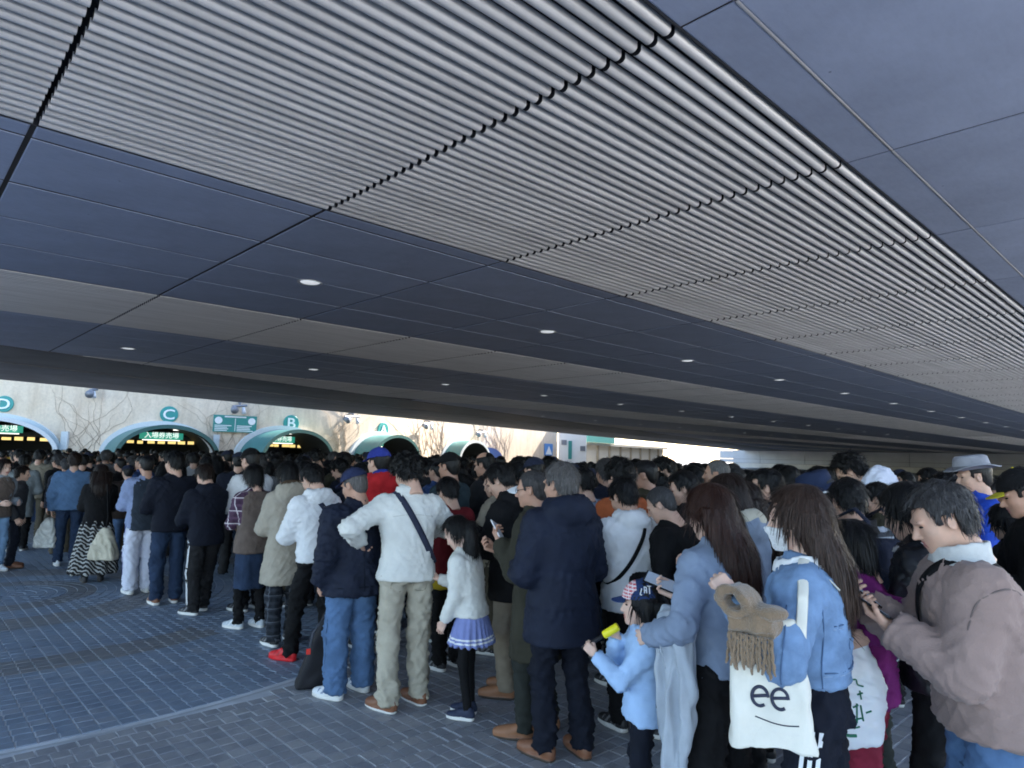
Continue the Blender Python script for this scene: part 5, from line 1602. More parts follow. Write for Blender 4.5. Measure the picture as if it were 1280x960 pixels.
# --- girl with the ponytail
loc, top, rz = place(594, 652, 4.6, 66)
p = Person(top, 'f', bow=0.62, lean=0.10, seed=4, headscale=1.14, feet=((-0.07, 0.0, 0.1), (0.08, 0.05, 0.0)))
p.arm(0, 'to', t=(-0.16, 0.20, 0.82), pole=(-0.3, -1, 0)).arm(1, 'phone'); p.body(2).hair('pony', HAIR_BLACK, 5, hang=(0.36, 0.050, 0, -0.02, 0.0)).top('sweater', WHITEK, hem=0.87, bulk=0.022, flare=0.03, collar=1.46, amp=0.006, rib=0.008)
p.skirt(SKIRTB, top=0.90, hem=0.64, flare=0.075, pleats=22, bands=(WHITEC, [(0.665, 0.68), (0.695, 0.708)])).trousers(BLACK, fit=(0.072, 0.050, 0.040), name='leggings', amp=0.002).shoes('runner', S_NV, S_SOLE)
go(p, loc, rz, 'girl with long black ponytail in white sweater and lavender pleated skirt')

# --- young man in black hooded jacket
loc, top, rz = place(642, 584, 5.05, 72)
p = Person(top, bow=0.55, lean=0.04, seed=5); p.arm(0, 'phone').arm(1, 'phone')
p.body(0).hair('short', HAIR_BLACK, 6).top('jacket', BLACK, hem=0.70, bulk=0.026, hood=1.15, collar=1.47); hood_lining(p, WHITEC, 1.12)
p.trousers(TAUPE).shoes('leather', S_TAN, S_DSOLE)
go(p, loc, rz, 'young man in black jacket with white hood lining and taupe trousers')
# --- man in the olive coat with glasses
loc, top, rz = place(676, 589, 4.35, 72)
p = Person(top, bow=0.12, lean=0.03, seed=6, feet=((-0.10, 0.06, 0.1), (0.10, -0.05, 0.0))); p.arm(0, 'to', t=(-0.10, 0.24, 1.22), hand='hold', palm=(0.3, -0.4, 0.8)).arm(1, 'phone')
p.body(1).hair('buzz', HAIR_SALT, 4).top('coat', OLIVE, hem=0.50, bulk=0.026, collar=1.46, flare=0.01); glasses(p)
p.trousers(DOLIVE).shoes('leather', S_TAN, S_DSOLE)
go(p, loc, rz, 'man with glasses in a long olive coat and tan shoes'); phone(p, 0, 'white phone in the hand of the man in the olive coat', PHONEW)

# --- man in the white hoodie
loc, top, rz = place(789, 603, 4.5, 26)
p = Person(top, bow=0.45, yaw=0.2, lean=0.04, girth=1.08, seed=7); p.arm(0, 'phone').arm(1, 'phone')
p.body(0).hair('short', HAIR_BLACK, 7).top('hoodie', WHITEC, hem=0.80, bulk=0.026, hood=1.1, amp=0.008, rib=0.009).strap(BLACK, 1, 0.03, 0.98).trousers(BLACK).shoes('runner', S_BK, S_SOLE)
go(p, loc, rz, 'man in a white hoodie with a thin black strap across his back')

# --- child with the cap
loc, top, rz = place(806, 727, 3.3, 84)
p = Person(top, 'f', bow=0.02, lean=0.0, seed=8, child=True, feet=((-0.09, 0.0, 0.1), (0.09, 0.0, 0.0)))
p.arm(0, 'to', t=(-0.07, 0.36, 1.20), pole=(-0.25, -0.2, -1), hand='grip', palm=(0.9, 0.1, 0.3)).arm(1, 'to', t=(0.02, 0.20, 1.31), pole=(0.6, 0.0, -1), hand='grip', palm=(-0.9, 0.2, 0.2), hdir=(-0.25, 0.55, 0.65))
p.capped = True
p.body(2).hair('bob', HAIR_BLACK, 8, hang=(0.13, 0.092, 0.085, 0.0, 0.0)).cap_hat(C_('cap_kid_navy', (0.022, 0.045, 0.13)), front=REDCHECK).top('shirt', PALEBLUE, hem=0.76, bulk=0.022, flare=0.035, collar=1.40, amp=0.008, hem_tilt=0.1)
p.trousers(DNAVY, waist=0.95).shoes('runner', S_NV, S_SOLE)
kid = go(p, loc, rz, 'small child in navy cap with red checked front and pale blue shirt'); KID = p
# emblem stitched on the cap's side
mb = MB()
for (y0, z0, y1, z1) in ((0.010, 0.070, 0.000, 0.100), (0.000, 0.068, 0.010, 0.070), (-0.014, 0.078, -0.014, 0.108), (-0.014, 0.108, -0.026, 0.106), (-0.026, 0.106, -0.026, 0.078), (-0.042, 0.074, -0.042, 0.112), (-0.030, 0.112, -0.052, 0.110), (-0.016, 0.092, -0.026, 0.092)):
    P0 = []
    for t in (0, 0.5, 1):
        y, z = y0 + (y1 - y0) * t, z0 + (z1 - z0) * t
        x = -0.1005 * math.sqrt(max(0.02, 1 - ((y + 0.012) / 0.118) ** 2 - ((z - 0.03) / 0.11) ** 2))
        P0.append(p.hl((x, y, z)))
    mb.tube(P0, 0.0035 * p.hs, 5)
mb.build('stitched_emblem', WHITEC, p.objs['cap'])
# yellow toy torch with black shaft
hl_, hr_ = [(lambda B, o: o + B @ (np.array([0.0, 0.075, -0.035]) * p.u))(*p.hand_frame(k)) for k in (0, 1)]
a_ = hl_; b_ = hr_; dv = (b_ - a_) / np.linalg.norm(b_ - a_)
t_root = empty('toy_horn', tuple(rot_z(rz) @ hl_ + np.array(loc)), rz); tag(t_root, 'yellow and black toy horn held by the child in the cap', 'toy')
MB().tube([(0, 0, 0) - dv * 0.035, tuple(np.zeros(3)), tuple(dv * 0.09)], 0.010, 12).build('shaft', plain('plastic_black', (0.015, 0.015, 0.018), 0.35), t_root, True)
LL = np.linalg.norm(b_ - a_)
MB().tube([tuple(dv * x) for x in (LL - 0.043, LL - 0.04, LL - 0.036, LL + 0.036, LL + 0.04)], [0.015, 0.0185, 0.0195, 0.0195, 0.017], 18).build('barrel', plain('plastic_yellow', (0.80, 0.72, 0.02), 0.35), t_root, True)

# --- woman in the blue-grey shirt
loc, top, rz = place(903, 610, 2.95, 34)
p = Person(top, 'f', bow=0.28, yaw=0.15, lean=0.03, seed=9); p.arm(0, 'to', t=(-0.27, 0.20, 1.02), pole=(-0.6, -1, -0.3)).arm(1, 'phone')
p.body(2).hair('long', HAIR_CHESTNUT, 9, hang=(0.385, 0.108, 0.07, 0.05, -0.02)).top('shirt', BLUEGREY, hem=0.88, bulk=0.016, flare=0.014, amp=0.008).trousers(BLACK, fit=(0.105, 0.092, 0.09)).shoes('leather', S_BK, S_DSOLE)
go(p, loc, rz, 'woman with long chestnut hair in a blue grey shirt and black trousers'); WBG = p; phone(p, 1, 'dark phone in the raised hand of the chestnut haired woman', PHONEB, 0.08, 0.16)
# grey garment over her forearm
fa = rot_z(rz) @ (p.el[0] * 0.45 + p.wr[0] * 0.55) + np.array(loc)
fd = rot_z(rz) @ (p.wr[0] - p.el[0]); fd[2] = 0; fd /= np.linalg.norm(fd); sdv = np.array([-fd[1], fd[0], 0])
gl = 0.70
def garment(P):
    z = -P[:, 2]; s_ = P @ fd; c_ = P @ sdv
    w = 0.092 + 0.022 * np.sin(z * 7) - 0.045 * np.clip((z - 0.45) / 0.25, 0, 1)
    t_ = 0.036 + 0.022 * np.sin(s_ * 75 + z * 6 + 1.2 * np.sin(z * 9)) + 0.012 * np.sin(s_ * 130 - z * 11 + 1.5)
    off = 0.055 * np.where(z > 0, 1, 0)
    q = np.sqrt((s_ / w) ** 2 + (c_ / np.maximum(0.02, t_ + 0.03 * np.exp(-(z / 0.08) ** 2))) ** 2) - 1
    d = q * 0.03
    return np.maximum(d, np.maximum(z - gl - 0.05 * np.sin(s_ * 30), -z - 0.085 + (c_ / 0.09) ** 2 * 0.03))
V, Q = surf(lambda P: garment(P), (-0.2, -0.2, -0.82), (0.2, 0.2, 0.14), 0.010)
N_ = vnormals(V, Q); V = V + N_ * (0.009 * wav(V, 77, (26, 26, 6), 1.4) + 0.014 * np.maximum(0, 1 - 3 * np.abs(wav(V, 78, (30, 30, 5), 0.9))) - 0.004)[:, None]
g_ = link('draped_jacket', mesh_np('draped_jacket', V, Q, (C_('cloth_pale_grey', (0.36, 0.40, 0.45), var=0.12),)), None, loc=tuple(fa + RIGHT * 0.05 + np.array([0, 0, 0.01]))); tag(g_, 'pale grey jacket draped over the forearm of the chestnut haired woman', 'jacket')

# --- woman in the denim jacket
loc, top, rz = place(1015, 610, 2.5, 62)
p = Person(top, 'f', bow=0.08, lean=0.03, seed=10, feet=((-0.10, 0.02, 0.1), (0.10, -0.1, 0.0))); p.arm(0, 'to', t=(-0.30, 0.25, 1.31), pole=(-0.4, -0.6, -1), palm=(0.3, -0.3, -0.8), hand='grip').arm(1, 'pocket')
p.body(2).hair('long', HAIR_ASH, 10, hang=(0.37, 0.098, 0.075, -0.02, -0.03)).top('denim_jacket', DENIMJ, hem=0.985, bulk=0.030, flare=0.0, collar=1.45, amp=0.007, rib=0.008, sleeve=(0.072, 0.062, 0.052)); collar(p, WHITEC, 1.375, 1.45, 0.028); facemask(p)
p.trousers(DNAVY, fit=(0.095, 0.080, 0.078), stripe=(0, WHITEC, (-0.024, 0.0, 0.024))).shoes('runner', S_NV, S_SOLE)
DST = C_('stitch_pale', (0.30, 0.40, 0.55)); DDK = C_('stitch_dark', (0.08, 0.14, 0.25))
for zz_ in (1.22, 1.055): p.seam(p.topf, [(-0.16, -0.6, zz_), (0.0, -0.6, zz_ + 0.01), (0.16, -0.6, zz_)], (0, 1, 0), DDK, 0.0028); p.seam(p.topf, [(-0.16, -0.6, zz_ - 0.012), (0.0, -0.6, zz_ - 0.002), (0.16, -0.6, zz_ - 0.012)], (0, 1, 0), DST, 0.0016)
for xx_ in (-0.08, 0.08): p.seam(p.topf, [(xx_, -0.6, 1.21), (xx_ * 0.9, -0.6, 1.12), (xx_ * 0.75, -0.6, 1.06)], (0, 1, 0), DDK, 0.0025)
for yy_ in (-0.06, 0.05): p.seam(p.topf, [(-0.7, yy_ + 0.03, 1.0), (-0.7, yy_ + 0.03, 1.08), (-0.7, yy_ + 0.02, 1.2), (-0.7, yy_ + 0.02, 1.3)], (1, 0, 0), DDK, 0.0025)
go(p, loc, rz, 'woman with long ash brown hair in a light blue denim jacket'); DEN = p; DENL = (np.array(loc), rz)
def wl(P): return rot_z(DENL[1]) @ np.asarray(P, float) + DENL[0]
# canvas tote on her left shoulder: bag hangs at her left side
u = p.u
bc = at_depth(966, 938, 2.28) + np.array([0, 0, 0.20])
face = -FWD * 0.93 - RIGHT * 0.25; face /= np.linalg.norm(face); al = np.cross((0, 0, 1.0), face)      # bag's outer side looks back towards the aisle
tote = empty('tote_bag', (bc[0], bc[1], bc[2] - 0.20), math.atan2(al[1], al[0])); tag(tote, 'white canvas tote bag with dark lettering on the denim jacket woman', 'bag')
def totef(P):
    z = P[:, 2]; t = np.clip(z / 0.40, 0, 1)
    w = 0.135 - 0.028 * t; dp = 0.042 * (1 - 0.55 * t) + 0.008
    x = P[:, 0] + 0.02 * t
    d = np.maximum(np.abs(x) - w, (np.abs(P[:, 1]) - dp)) * 0.9
    d = smax(np.abs(x) - w, np.abs(P[:, 1]) - dp, 0.03)
    return smax(d, np.maximum(-z + 0.35 * 0.04 * np.cos(x * 9), z - 0.40 - 0.02 * np.sin(x * 14)), 0.012)
V, Q = surf(totef, (-0.22, -0.09, -0.04), (0.22, 0.09, 0.46), 0.0085); N_ = vnormals(V, Q)
V = V + N_ * (0.010 * wav(V, 91, (20, 12, 4), 1.1) + 0.004 * wav(V, 92, (50, 40, 12), 1.0))[:, None]
CANV = C_('canvas_white', (0.70, 0.68, 0.60), var=0.07, weave=0.5)
link('bag', mesh_np('bag', V, Q, (CANV,)), tote)
def ray_to(mesh_V, mesh_Q, pts2, y_from=-0.2):
    """drop 2-D points onto the bag's outer face"""
    out = []
    cen = mesh_V[mesh_Q].mean(1); outer = cen[:, 1] < 0
    cc = cen[outer]
    for x, z in pts2:
        d = (cc[:, 0] - x) ** 2 + (cc[:, 2] - z) ** 2; i = np.argsort(d)[:4]
        wgt = 1 / (d[i] + 1e-6); out.append((x, (cc[i, 1] * wgt).sum() / wgt.sum(), z))
    return np.array(out)
PRINT = plain('print_navy', (0.025, 0.03, 0.055), 0.7)
def print_on(parent, V, Q, strokes, width, mat, name, off=0.004):
    mb = MB()
    for st in strokes:
        st = np.array(st, float)
        if len(st) > 2:
            t = np.linspace(0, len(st) - 1, (len(st) - 1) * 5 + 1); st = np.stack([cosi(t, np.arange(len(st)), st[:, k]) for k in (0, 1)], 1)
        P = ray_to(V, Q, st); P[:, 1] -= off * 0.4
        mb.tube(P, width / 2, 6, flat=1.0)
    return mb.build(name, mat, parent, True)
def ee(x, z, k):
    a = np.linspace(0.0, 5.3, 12)
    return [(x - 0.030 * k, z - 0.002), (x + 0.026 * k, z + 0.006 * k)] , [(x + 0.027 * k * math.cos(t), z + 0.034 * k * math.sin(t)) for t in a]
st_ = []
for xx in (-0.040, 0.020):
    l_, c_ = ee(xx, 0.175, 0.9); st_ += [l_, c_]
print_on(tote, V, Q, st_, 0.011, PRINT, 'lettering')
print_on(tote, V, Q, [[(-0.055, 0.112), (-0.01, 0.100), (0.04, 0.095), (0.075, 0.098)]], 0.004, PRINT, 'underline')
# strap from bag over the shoulder
tw = rot_z(math.atan2(al[1], al[0]))
def tl(Pw): return tw.T @ (np.asarray(Pw) - np.array(tote.location))
def surf_out(z, y, off=0.022):
    # outermost point of her left side (torso and sleeve) at height z
    xs = np.linspace(-0.45, 0.0, 180); q = np.stack([xs, np.full(180, y), np.full(180, z)], 1).astype(np.float32)
    j = np.nonzero(p.topf(q) < 0)[0]
    return np.array([(xs[j[0]] if len(j) else -0.16) - off, y, z])
ys = p.sh[0][1]
sp_ = [tl(wl(surf_out(z * u, ys + dy))) for z, dy in ((1.31, -0.01), (1.35, -0.01))]
topz = p.sh[0] + np.array([0.05, -0.01, 0.0]) * u
zz = np.linspace(1.2, 1.5, 120) * u; q = np.stack([np.full(120, topz[0]), np.full(120, topz[1]), zz], 1).astype(np.float32); j = np.nonzero(p.topf(q) < 0)[0]
tp_ = np.array([topz[0], topz[1], zz[j[-1]] + 0.012])
bk = []
for z in (1.34,):
    yy = np.linspace(-0.35, 0.1, 160); q = np.stack([np.full(160, -0.12 * u), yy, np.full(160, z * u)], 1).astype(np.float32); j = np.nonzero(p.topf(q) < 0)[0]
    bk.append(tl(wl(np.array([-0.12 * u, yy[j[0]] - 0.012, z * u]))))
sp_ = np.array([(0.088, -0.020, 0.30), (0.088, -0.028, 0.38)] + sp_ + [tl(wl(tp_))] + bk)
t = np.linspace(0, len(sp_) - 1, 60); sp_ = np.stack([cosi(t, np.arange(len(sp_)), sp_[:, k]) for k in range(3)], 1)
mb = MB(); mb.tube(sp_, 0.017, 8, flat=0.20, u0=(1, 0, 0)); mb.build('strap', CANV, tote, True)
# brown scarf rolled over her forearm with a long fringe
fa = wl(p.el[0] * 0.30 + p.wr[0] * 0.70); fdv = rot_z(rz) @ (p.wr[0] - p.el[0]); fdv /= np.linalg.norm(fdv)
SCARF = C_('scarf_brown', (0.215, 0.150, 0.095), weave=1.0, var=0.2, wscale=140, sheen=0.4)
fa = fa - FWD * 0.07
sc_ = empty('scarf', tuple(fa + np.array([0, 0, 0.015]))); tag(sc_, 'brown woollen scarf with long fringe over the denim jacket woman\'s arm', 'scarf')
rr_ = fdv.copy(); rr_[2] = 0; rr_ /= np.linalg.norm(rr_); ss_ = np.array([-rr_[1], rr_[0], 0])
c0 = rr_ * 0.06 + np.array([0, 0, 0.05])
Rr = np.stack([rr_, ss_, np.array([0, 0, 1.0])], 1)
def scarff(P):
    q = (P - c0) @ Rr
    ang = np.arctan2(q[:, 2], q[:, 0]); rad = np.sqrt(q[:, 0] ** 2 + (q[:, 2] * 1.15) ** 2)
    d = np.abs(rad - 0.052 - 0.007 * np.sin(ang * 2)) - 0.0165
    d = np.maximum(d, np.abs(q[:, 1]) - 0.07 - 0.01 * np.sin(ang * 3))
    d2 = ell(P, -rr_ * 0.055 + np.array([0, 0, 0.02]), (0.075, 0.065, 0.032), Rr)
    return smin(d, d2, 0.03)
V, Q = surf(scarff, (-0.24, -0.24, -0.12), (0.24, 0.24, 0.19), 0.009); N_ = vnormals(V, Q); V = V + N_ * (0.006 * wav(V, 61, 26, 1.2))[:, None]
link('roll', mesh_np('roll', V, Q, (SCARF,)), sc_)
def scarf2(P):
    s_ = P @ rr_ ; c_ = P @ ss_; z = P[:, 2]
    d = np.maximum(np.abs(s_) - 0.085, np.abs(c_ + 0.0 + 0.01 * np.sin(s_ * 60)) - 0.055 + 0.02 * (z < -0.05))
    return smax(d, np.maximum(z - 0.03, -0.085 - z), 0.03)
V, Q = surf(scarf2, (-0.2, -0.2, -0.12), (0.2, 0.2, 0.06), 0.010); N_ = vnormals(V, Q); V = V + N_ * (0.006 * wav(V, 62, 30, 1.2))[:, None]
link('drape', mesh_np('drape', V, Q, (SCARF,)), sc_)
sc_.scale = (0.84, 0.84, 0.84)
rg = np.random.RandomState(3)
for i in range(30):
    s_ = -0.085 + 0.17 * (i / 29.0); off = (0.050, 0.040, 0.046, -0.03)[i % 4]
    L = rg.uniform(0.10, 0.155); P = []; sw = rg.normal(0, 0.012)
    for t in np.linspace(0, 1, 12):
        tw_ = t * 22 + i
        P.append(rr_ * (s_ + sw * t * t + 0.0018 * math.cos(tw_)) + ss_ * (off + 0.006 * t + 0.0018 * math.sin(tw_)) + np.array([0, 0, -0.065 - L * t]))
    mb = MB().tube(P, [0.0066 + 0.0014 * math.sin(k * 2.4 + i) for k in range(11)] + [0.004], 6); mb.build('fringe', SCARF, sc_, True)

# --- man in the mauve fleece
loc, top, rz = place(1226, 612, 2.45, 74)
p = Person(top, bow=0.42, lean=0.075, girth=1.06, seed=11); p.arm(0, 'to', t=(-0.07, 0.335, 1.17), pole=(-0.55, -0.5, -1), hand='hold', palm=(0.35, 0, 0.9)).arm(1, 'to', t=(0.07, 0.37, 1.21), pole=(0.55, -0.5, -1), hand='hold', palm=(-0.35, 0, 0.9))
p.body(0).hair('short', HAIR_SALT, 11).top('fleece', FLEECE, hem=0.83, bulk=0.030, collar=1.46, flare=0.01, amp=0.007, h=0.0115, sleeve=(0.074, 0.062, 0.050)); collar(p, C_('collar_pale', (0.55, 0.56, 0.55), weave=0.5), 1.405, 1.492, 0.014)
p.strap(BLACK, 0, 0.036, 1.0).trousers(JEANS, fit=(0.10, 0.082, 0.075)).shoes('runner', S_BK, S_SOLE)
FST = C_('stitch_fleece', (0.16, 0.125, 0.118))
p.seam(p.topf, [(-0.7, -0.10, 1.20), (-0.7, -0.06, 1.31), (-0.7, 0.02, 1.36), (-0.7, 0.11, 1.32), (-0.7, 0.15, 1.22)], (1, 0, 0), FST, 0.003); p.seam(p.topf, [(-0.16, -0.7, 1.27), (0.0, -0.7, 1.29), (0.16, -0.7, 1.27)], (0, 1, 0), FST, 0.003)
p.seam(p.topf, [(-0.7, 0.10, 0.90), (-0.7, 0.08, 1.04)], (1, 0, 0), DARKM, 0.004, name='pocket_zip') ; p.seam(p.topf, [(-0.2, -0.7, 0.875), (0.0, -0.7, 0.875), (0.2, -0.7, 0.875)], (0, 1, 0), FST, 0.003)
go(p, loc, rz, 'grey haired man in a mauve fleece looking down at his phone'); FLE = p
phone(p, 0, 'black phone in the near hand of the man in the mauve fleece', PHONEB, 0.078, 0.16); phone(p, 1, 'black phone with pale screen in the far hand of the man in the mauve fleece', PHONEB, 0.09, 0.19)

# --- woman in black jacket beside him
loc, top, rz = place(1163, 610, 3.0, 52)
p = Person(top, 'f', bow=0.40, lean=0.04, seed=12); p.arm(0, 'phone').arm(1, 'phone')
p.body(2).hair('long', HAIR_BLACK, 12, hang=(0.24, 0.118, 0.09, 0.0, 0.0)).top('jacket', plain('nylon_black', (0.009, 0.010, 0.013), 0.42, 0.5, bmp=0.15), hem=0.80, bulk=0.026, amp=0.010); collar(p, WHITEC, 1.38, 1.44, 0.03)
p.trousers(BLACK).shoes('leather', S_BK, S_DSOLE)
go(p, loc, rz, 'black haired woman in a shiny black jacket with white collar'); phone(p, 0, 'black phone held up by the woman in the shiny black jacket')

# --- person in purple with maroon track trousers
loc, top, rz = place(1080, 655, 2.98, 55)
p = Person(top, 'f', bow=0.3, lean=0.02, seed=13); _h = rot_z(-rz) @ (at_depth(1082, 796, 2.70) - np.array(loc)) / p.u; p.arm(0, 'to', t=tuple(_h), pole=(-0.5, -1, -0.2), hand='grip', palm=(0.9, 0, 0)).arm(1, 'bent')
p.body(0).hair('bob', HAIR_BLACK, 13).top('jacket', PURPLE, hem=0.84, bulk=0.02, amp=0.010).trousers(MAROON, fit=(0.092, 0.080, 0.076)).shoes('runner', S_BK, S_SOLE)
go(p, loc, rz, 'person in a purple jacket and maroon track trousers holding a white carrier bag'); PUR = p
B, o = p.hand_frame(0); hp = rot_z(rz) @ (o + B @ np.array([0, 0.085, -0.02]) * p.u) + np.array(loc)
# white carrier bag
bag = empty('carrier_bag', (hp[0], hp[1], hp[2] - 0.39), math.atan2(RIGHT[1], RIGHT[0]) - 0.15); tag(bag, 'white plastic carrier bag with green print held by person in purple', 'bag')
def bagf(P, w0=0.115, h=0.36, dp0=0.055):
    z = P[:, 2]; t = np.clip(z / h, 0, 1.15)
    w = w0 * (1.0 - 0.55 * np.clip((t - 0.72) / 0.35, 0, 1)) ; dp = dp0 * (1.0 - 0.7 * np.clip((t - 0.5) / 0.5, 0, 1))
    x = P[:, 0] - 0.03 * t
    d = smax(np.abs(x) - w, np.abs(P[:, 1]) - dp, 0.035)
    return smax(d, np.maximum(-z + 0.25 * np.abs(x + 0.02), z - h * 1.1 - 0.03 * np.sin(x * 50)), 0.02)
V, Q = surf(bagf, (-0.18, -0.1, -0.05), (0.2, 0.1, 0.46), 0.0085); N_ = vnormals(V, Q)
V = V + N_ * (0.006 * (1 - 2 * np.abs(wav(V, 71, (20, 20, 9), 1.5))) + 0.003 * wav(V, 72, 60, 1.2))[:, None]
PLAST = plain('plastic_white', (0.72, 0.74, 0.78), 0.35, 0.5, var=0.04)
PLAST.node_tree.nodes['Principled BSDF'].inputs['Subsurface Weight'].default_value = 0.1
link('bag', mesh_np('bag', V, Q, (PLAST,)), bag)
GRN = plain('print_green', (0.015, 0.16, 0.09), 0.5)
print_on(bag, V, Q, [[(-0.04, 0.19), (-0.052, 0.13), (-0.056, 0.07)], [(-0.056, 0.07), (-0.02, 0.062), (0.01, 0.064)]], 0.012, GRN, 'green_bar')
print_on(bag, V, Q, [[(-0.03, 0.235), (-0.005, 0.245)], [(0.0, 0.26), (0.02, 0.262), (0.025, 0.245), (0.045, 0.24)], [(0.02, 0.21), (0.04, 0.218)], [(0.03, 0.225), (0.032, 0.195)], [(0.0, 0.165), (0.02, 0.175)], [(0.015, 0.18), (0.012, 0.11)], [(0.0, 0.12), (0.03, 0.13)], [(0.045, 0.15), (0.065, 0.158)], [(0.0, 0.09), (0.022, 0.098)], [(0.028, 0.175), (0.035, 0.12)]], 0.0065, GRN, 'lettering')

# --- person with the striped shawl and the navy backpack
loc, top, rz = place(1076, 604, 3.7, 18)
p = Person(top, bow=0.40, yaw=-0.3, lean=0.04, seed=14); p.arm(0, 'bent').arm(1, 'phone'); p.body(0).hair('short', HAIR_BLACK, 14).top('shawl_coat', SHAWL, hem=0.74, bulk=0.034, collar=1.47, amp=0.010); collar(p, CHAR, 1.39, 1.48, 0.02)
p.trousers(DOLIVE).shoes('runner', S_BK, S_SOLE)
r_ = go(p, loc, rz, 'short haired man in a grey and white striped blanket coat')
def packf(P):
    d = rbox(P, (0, 0, 0.21), (0.15, 0.075, 0.21), 0.06); d = smin(d, rbox(P, (0, -0.085, 0.15), (0.11, 0.03, 0.11), 0.03), 0.02); return d
V, Q = surf(packf, (-0.2, -0.15, -0.02), (0.2, 0.12, 0.46), 0.011); N_ = vnormals(V, Q); V = V + N_ * (0.004 * wav(V, 81, 28, 1.2))[:, None]
pk = empty('backpack', tuple(rot_z(rz) @ np.array([-0.05, -0.235, 0.92]) + np.array(loc)), rz); tag(pk, 'navy and brown backpack on the man in the striped blanket coat', 'backpack')
link('pack', mesh_np('pack', V, Q, (C_('pack_navy', (0.018, 0.022, 0.04)),)), pk)
MB().tube([(-0.1, -0.117, 0.07), (-0.1, -0.12, 0.2), (0, -0.122, 0.245), (0.1, -0.12, 0.2), (0.1, -0.117, 0.07)], 0.005, 6).build('zip', plain('zip_brown', (0.2, 0.08, 0.03), 0.4, 0.5, 0.5), pk, True)
for sx in (-0.09, 0.09): MB().tube([(sx, 0.05, 0.40), (sx, 0.06, 0.50), (sx, 0.14, 0.56), (sx * 1.1, 0.27, 0.50)], 0.018, 6, flat=0.35).build('shoulder_strap', C_('pack_navy', (0.018, 0.022, 0.04)), pk, True)

def simple(px, py, d, phi, label, sex='m', hair=('short', HAIR_BLACK), hang=None, top=('jacket', BLACK), tr=BLACK, shoe=('runner', S_BK, S_SOLE), arms=('phone', 'phone'), seed=20, skin=0, lod=1.15, bow=0.35, lean=0.03, yaw=0.0, girth=1.0, pre=None, feet=None, tkw=None, trkw=None, headscale=1.0, build=True):
    loc, tp, rz = place(px, py, d, phi)
    kw = dict(feet=feet) if feet else {}
    p = Person(tp, sex, bow=bow, lean=lean, yaw=yaw, girth=girth, seed=seed, lod=lod, headscale=headscale, **kw)
    p.capped = ' cap' in label or ' hat' in label
    p.arm(0, arms[0]).arm(1, arms[1]); p.body(skin)
    if hair: p.hair(hair[0], hair[1], seed, hang)
    p.top(top[0], top[1], **(tkw or dict(hem=0.80, bulk=0.02, rib=0.006)))
    if pre: pre(p)
    p.trousers(tr, **(trkw or {})).shoes(*shoe)
    go(p, loc, rz, label)
    return p
HK = dict(hem=0.80, bulk=0.024, hood=1.1, rib=0.007)
simple(1229, 574, 5.0, 74, 'man in a grey felt hat and bright blue shirt', hair=('buzz', HAIR_BLACK), top=('shirt', ROYAL), seed=31, bow=0.15, pre=lambda p: fedora(p, C_('felt_grey', (0.26, 0.27, 0.31)), C_('band_grey', (0.12, 0.125, 0.15))))
simple(1300, 590, 3.6, 68, 'man in a black cap with yellow peak and black jacket', hair=('short', HAIR_BLACK), seed=32, bow=0.35, pre=lambda p: p.cap_hat(BLACK, C_('brim_yellow', (0.45, 0.38, 0.03))), skin=1)
simple(1037, 596, 4.5, 60, 'person in a navy bucket hat with white edge', hair=('bob', HAIR_BLACK), sex='f', seed=33, bow=0.3, pre=lambda p: bucket(p, C_('hat_navy', (0.017, 0.026, 0.06)), WHITEC), top=('jacket', DNAVY))
JW = C_('jersey_white', (0.66, 0.69, 0.80), var=0.06)
def draped(p):
    c = p.nb + np.array([0.0, -0.13, -0.02]) * p.u
    def f(P):
        d = ell(P, c, (0.20, 0.15, 0.20)); d = smin(d, ell(P, c + np.array([0.02, -0.06, -0.22]), (0.22, 0.11, 0.25)), 0.05)
        return d
    p.sdf_part('draped_jersey', f, c - np.array([0.3, 0.3, 0.55]), c + np.array([0.3, 0.25, 0.28]), 0.013, JW, amp=0.014)
p = simple(1103, 574, 5.6, 62, 'bowed black haired man with white printed jersey on his back', hair=('curly', HAIR_BLACK), seed=34, bow=0.6, lean=0.16, top=('jacket', BLACK), tkw=dict(hem=0.86, bulk=0.03, collar=1.44), pre=draped)
mb = MB(); c = p.nb + np.array([0.0, -0.13, -0.02]) * p.u
for i in range(5):
    for x0 in (-0.05, 0.0, 0.045):
        z = c[2] + 0.10 - 0.035 * i; y = c[1] - 0.15 * math.sqrt(max(0.05, 1 - ((z - c[2]) / 0.20) ** 2 - (x0 / 0.2) ** 2)) - 0.02
        mb.box((x0 - 0.016, y - 0.004, z - 0.010), (x0 + 0.010 + 0.008 * (i % 2), y, z + 0.008))
mb.build('jersey_print', PRINT, p.root)
simple(1082, 584, 6.6, 60, 'man in a black cap beside the white jersey', hair=('buzz', HAIR_BLACK), seed=35, pre=lambda p: p.cap_hat(BLACK), top=('jacket', C_('cloth_moss', (0.03, 0.04, 0.025))))
simple(945, 607, 4.0, 48, 'woman with wavy dark hair and fur trimmed black jacket', sex='f', hair=('long', HAIR_BROWN), hang=(0.36, 0.125, 0.08, 0.03, -0.01), seed=36, top=('jacket', BLACK), tkw=HK, pre=lambda p: hood_lining(p, FUR, 1.15))
simple(930, 600, 3.55, 44, 'person in a blue grey hoodie behind the chestnut haired woman', sex='f', hair=('bob', HAIR_BROWN), seed=37, top=('hoodie', HOODGREY), tkw=HK, bow=0.5, pre=lambda p: hood_lining(p, CREAM_, 1.1))
simple(902, 575, 6.0, 68, 'upright man with cropped grey hair above the crowd', hair=('buzz', HAIR_GREY), seed=38, top=('jacket', NAVY), bow=-0.02, skin=1, arms=('hang', 'hang'))
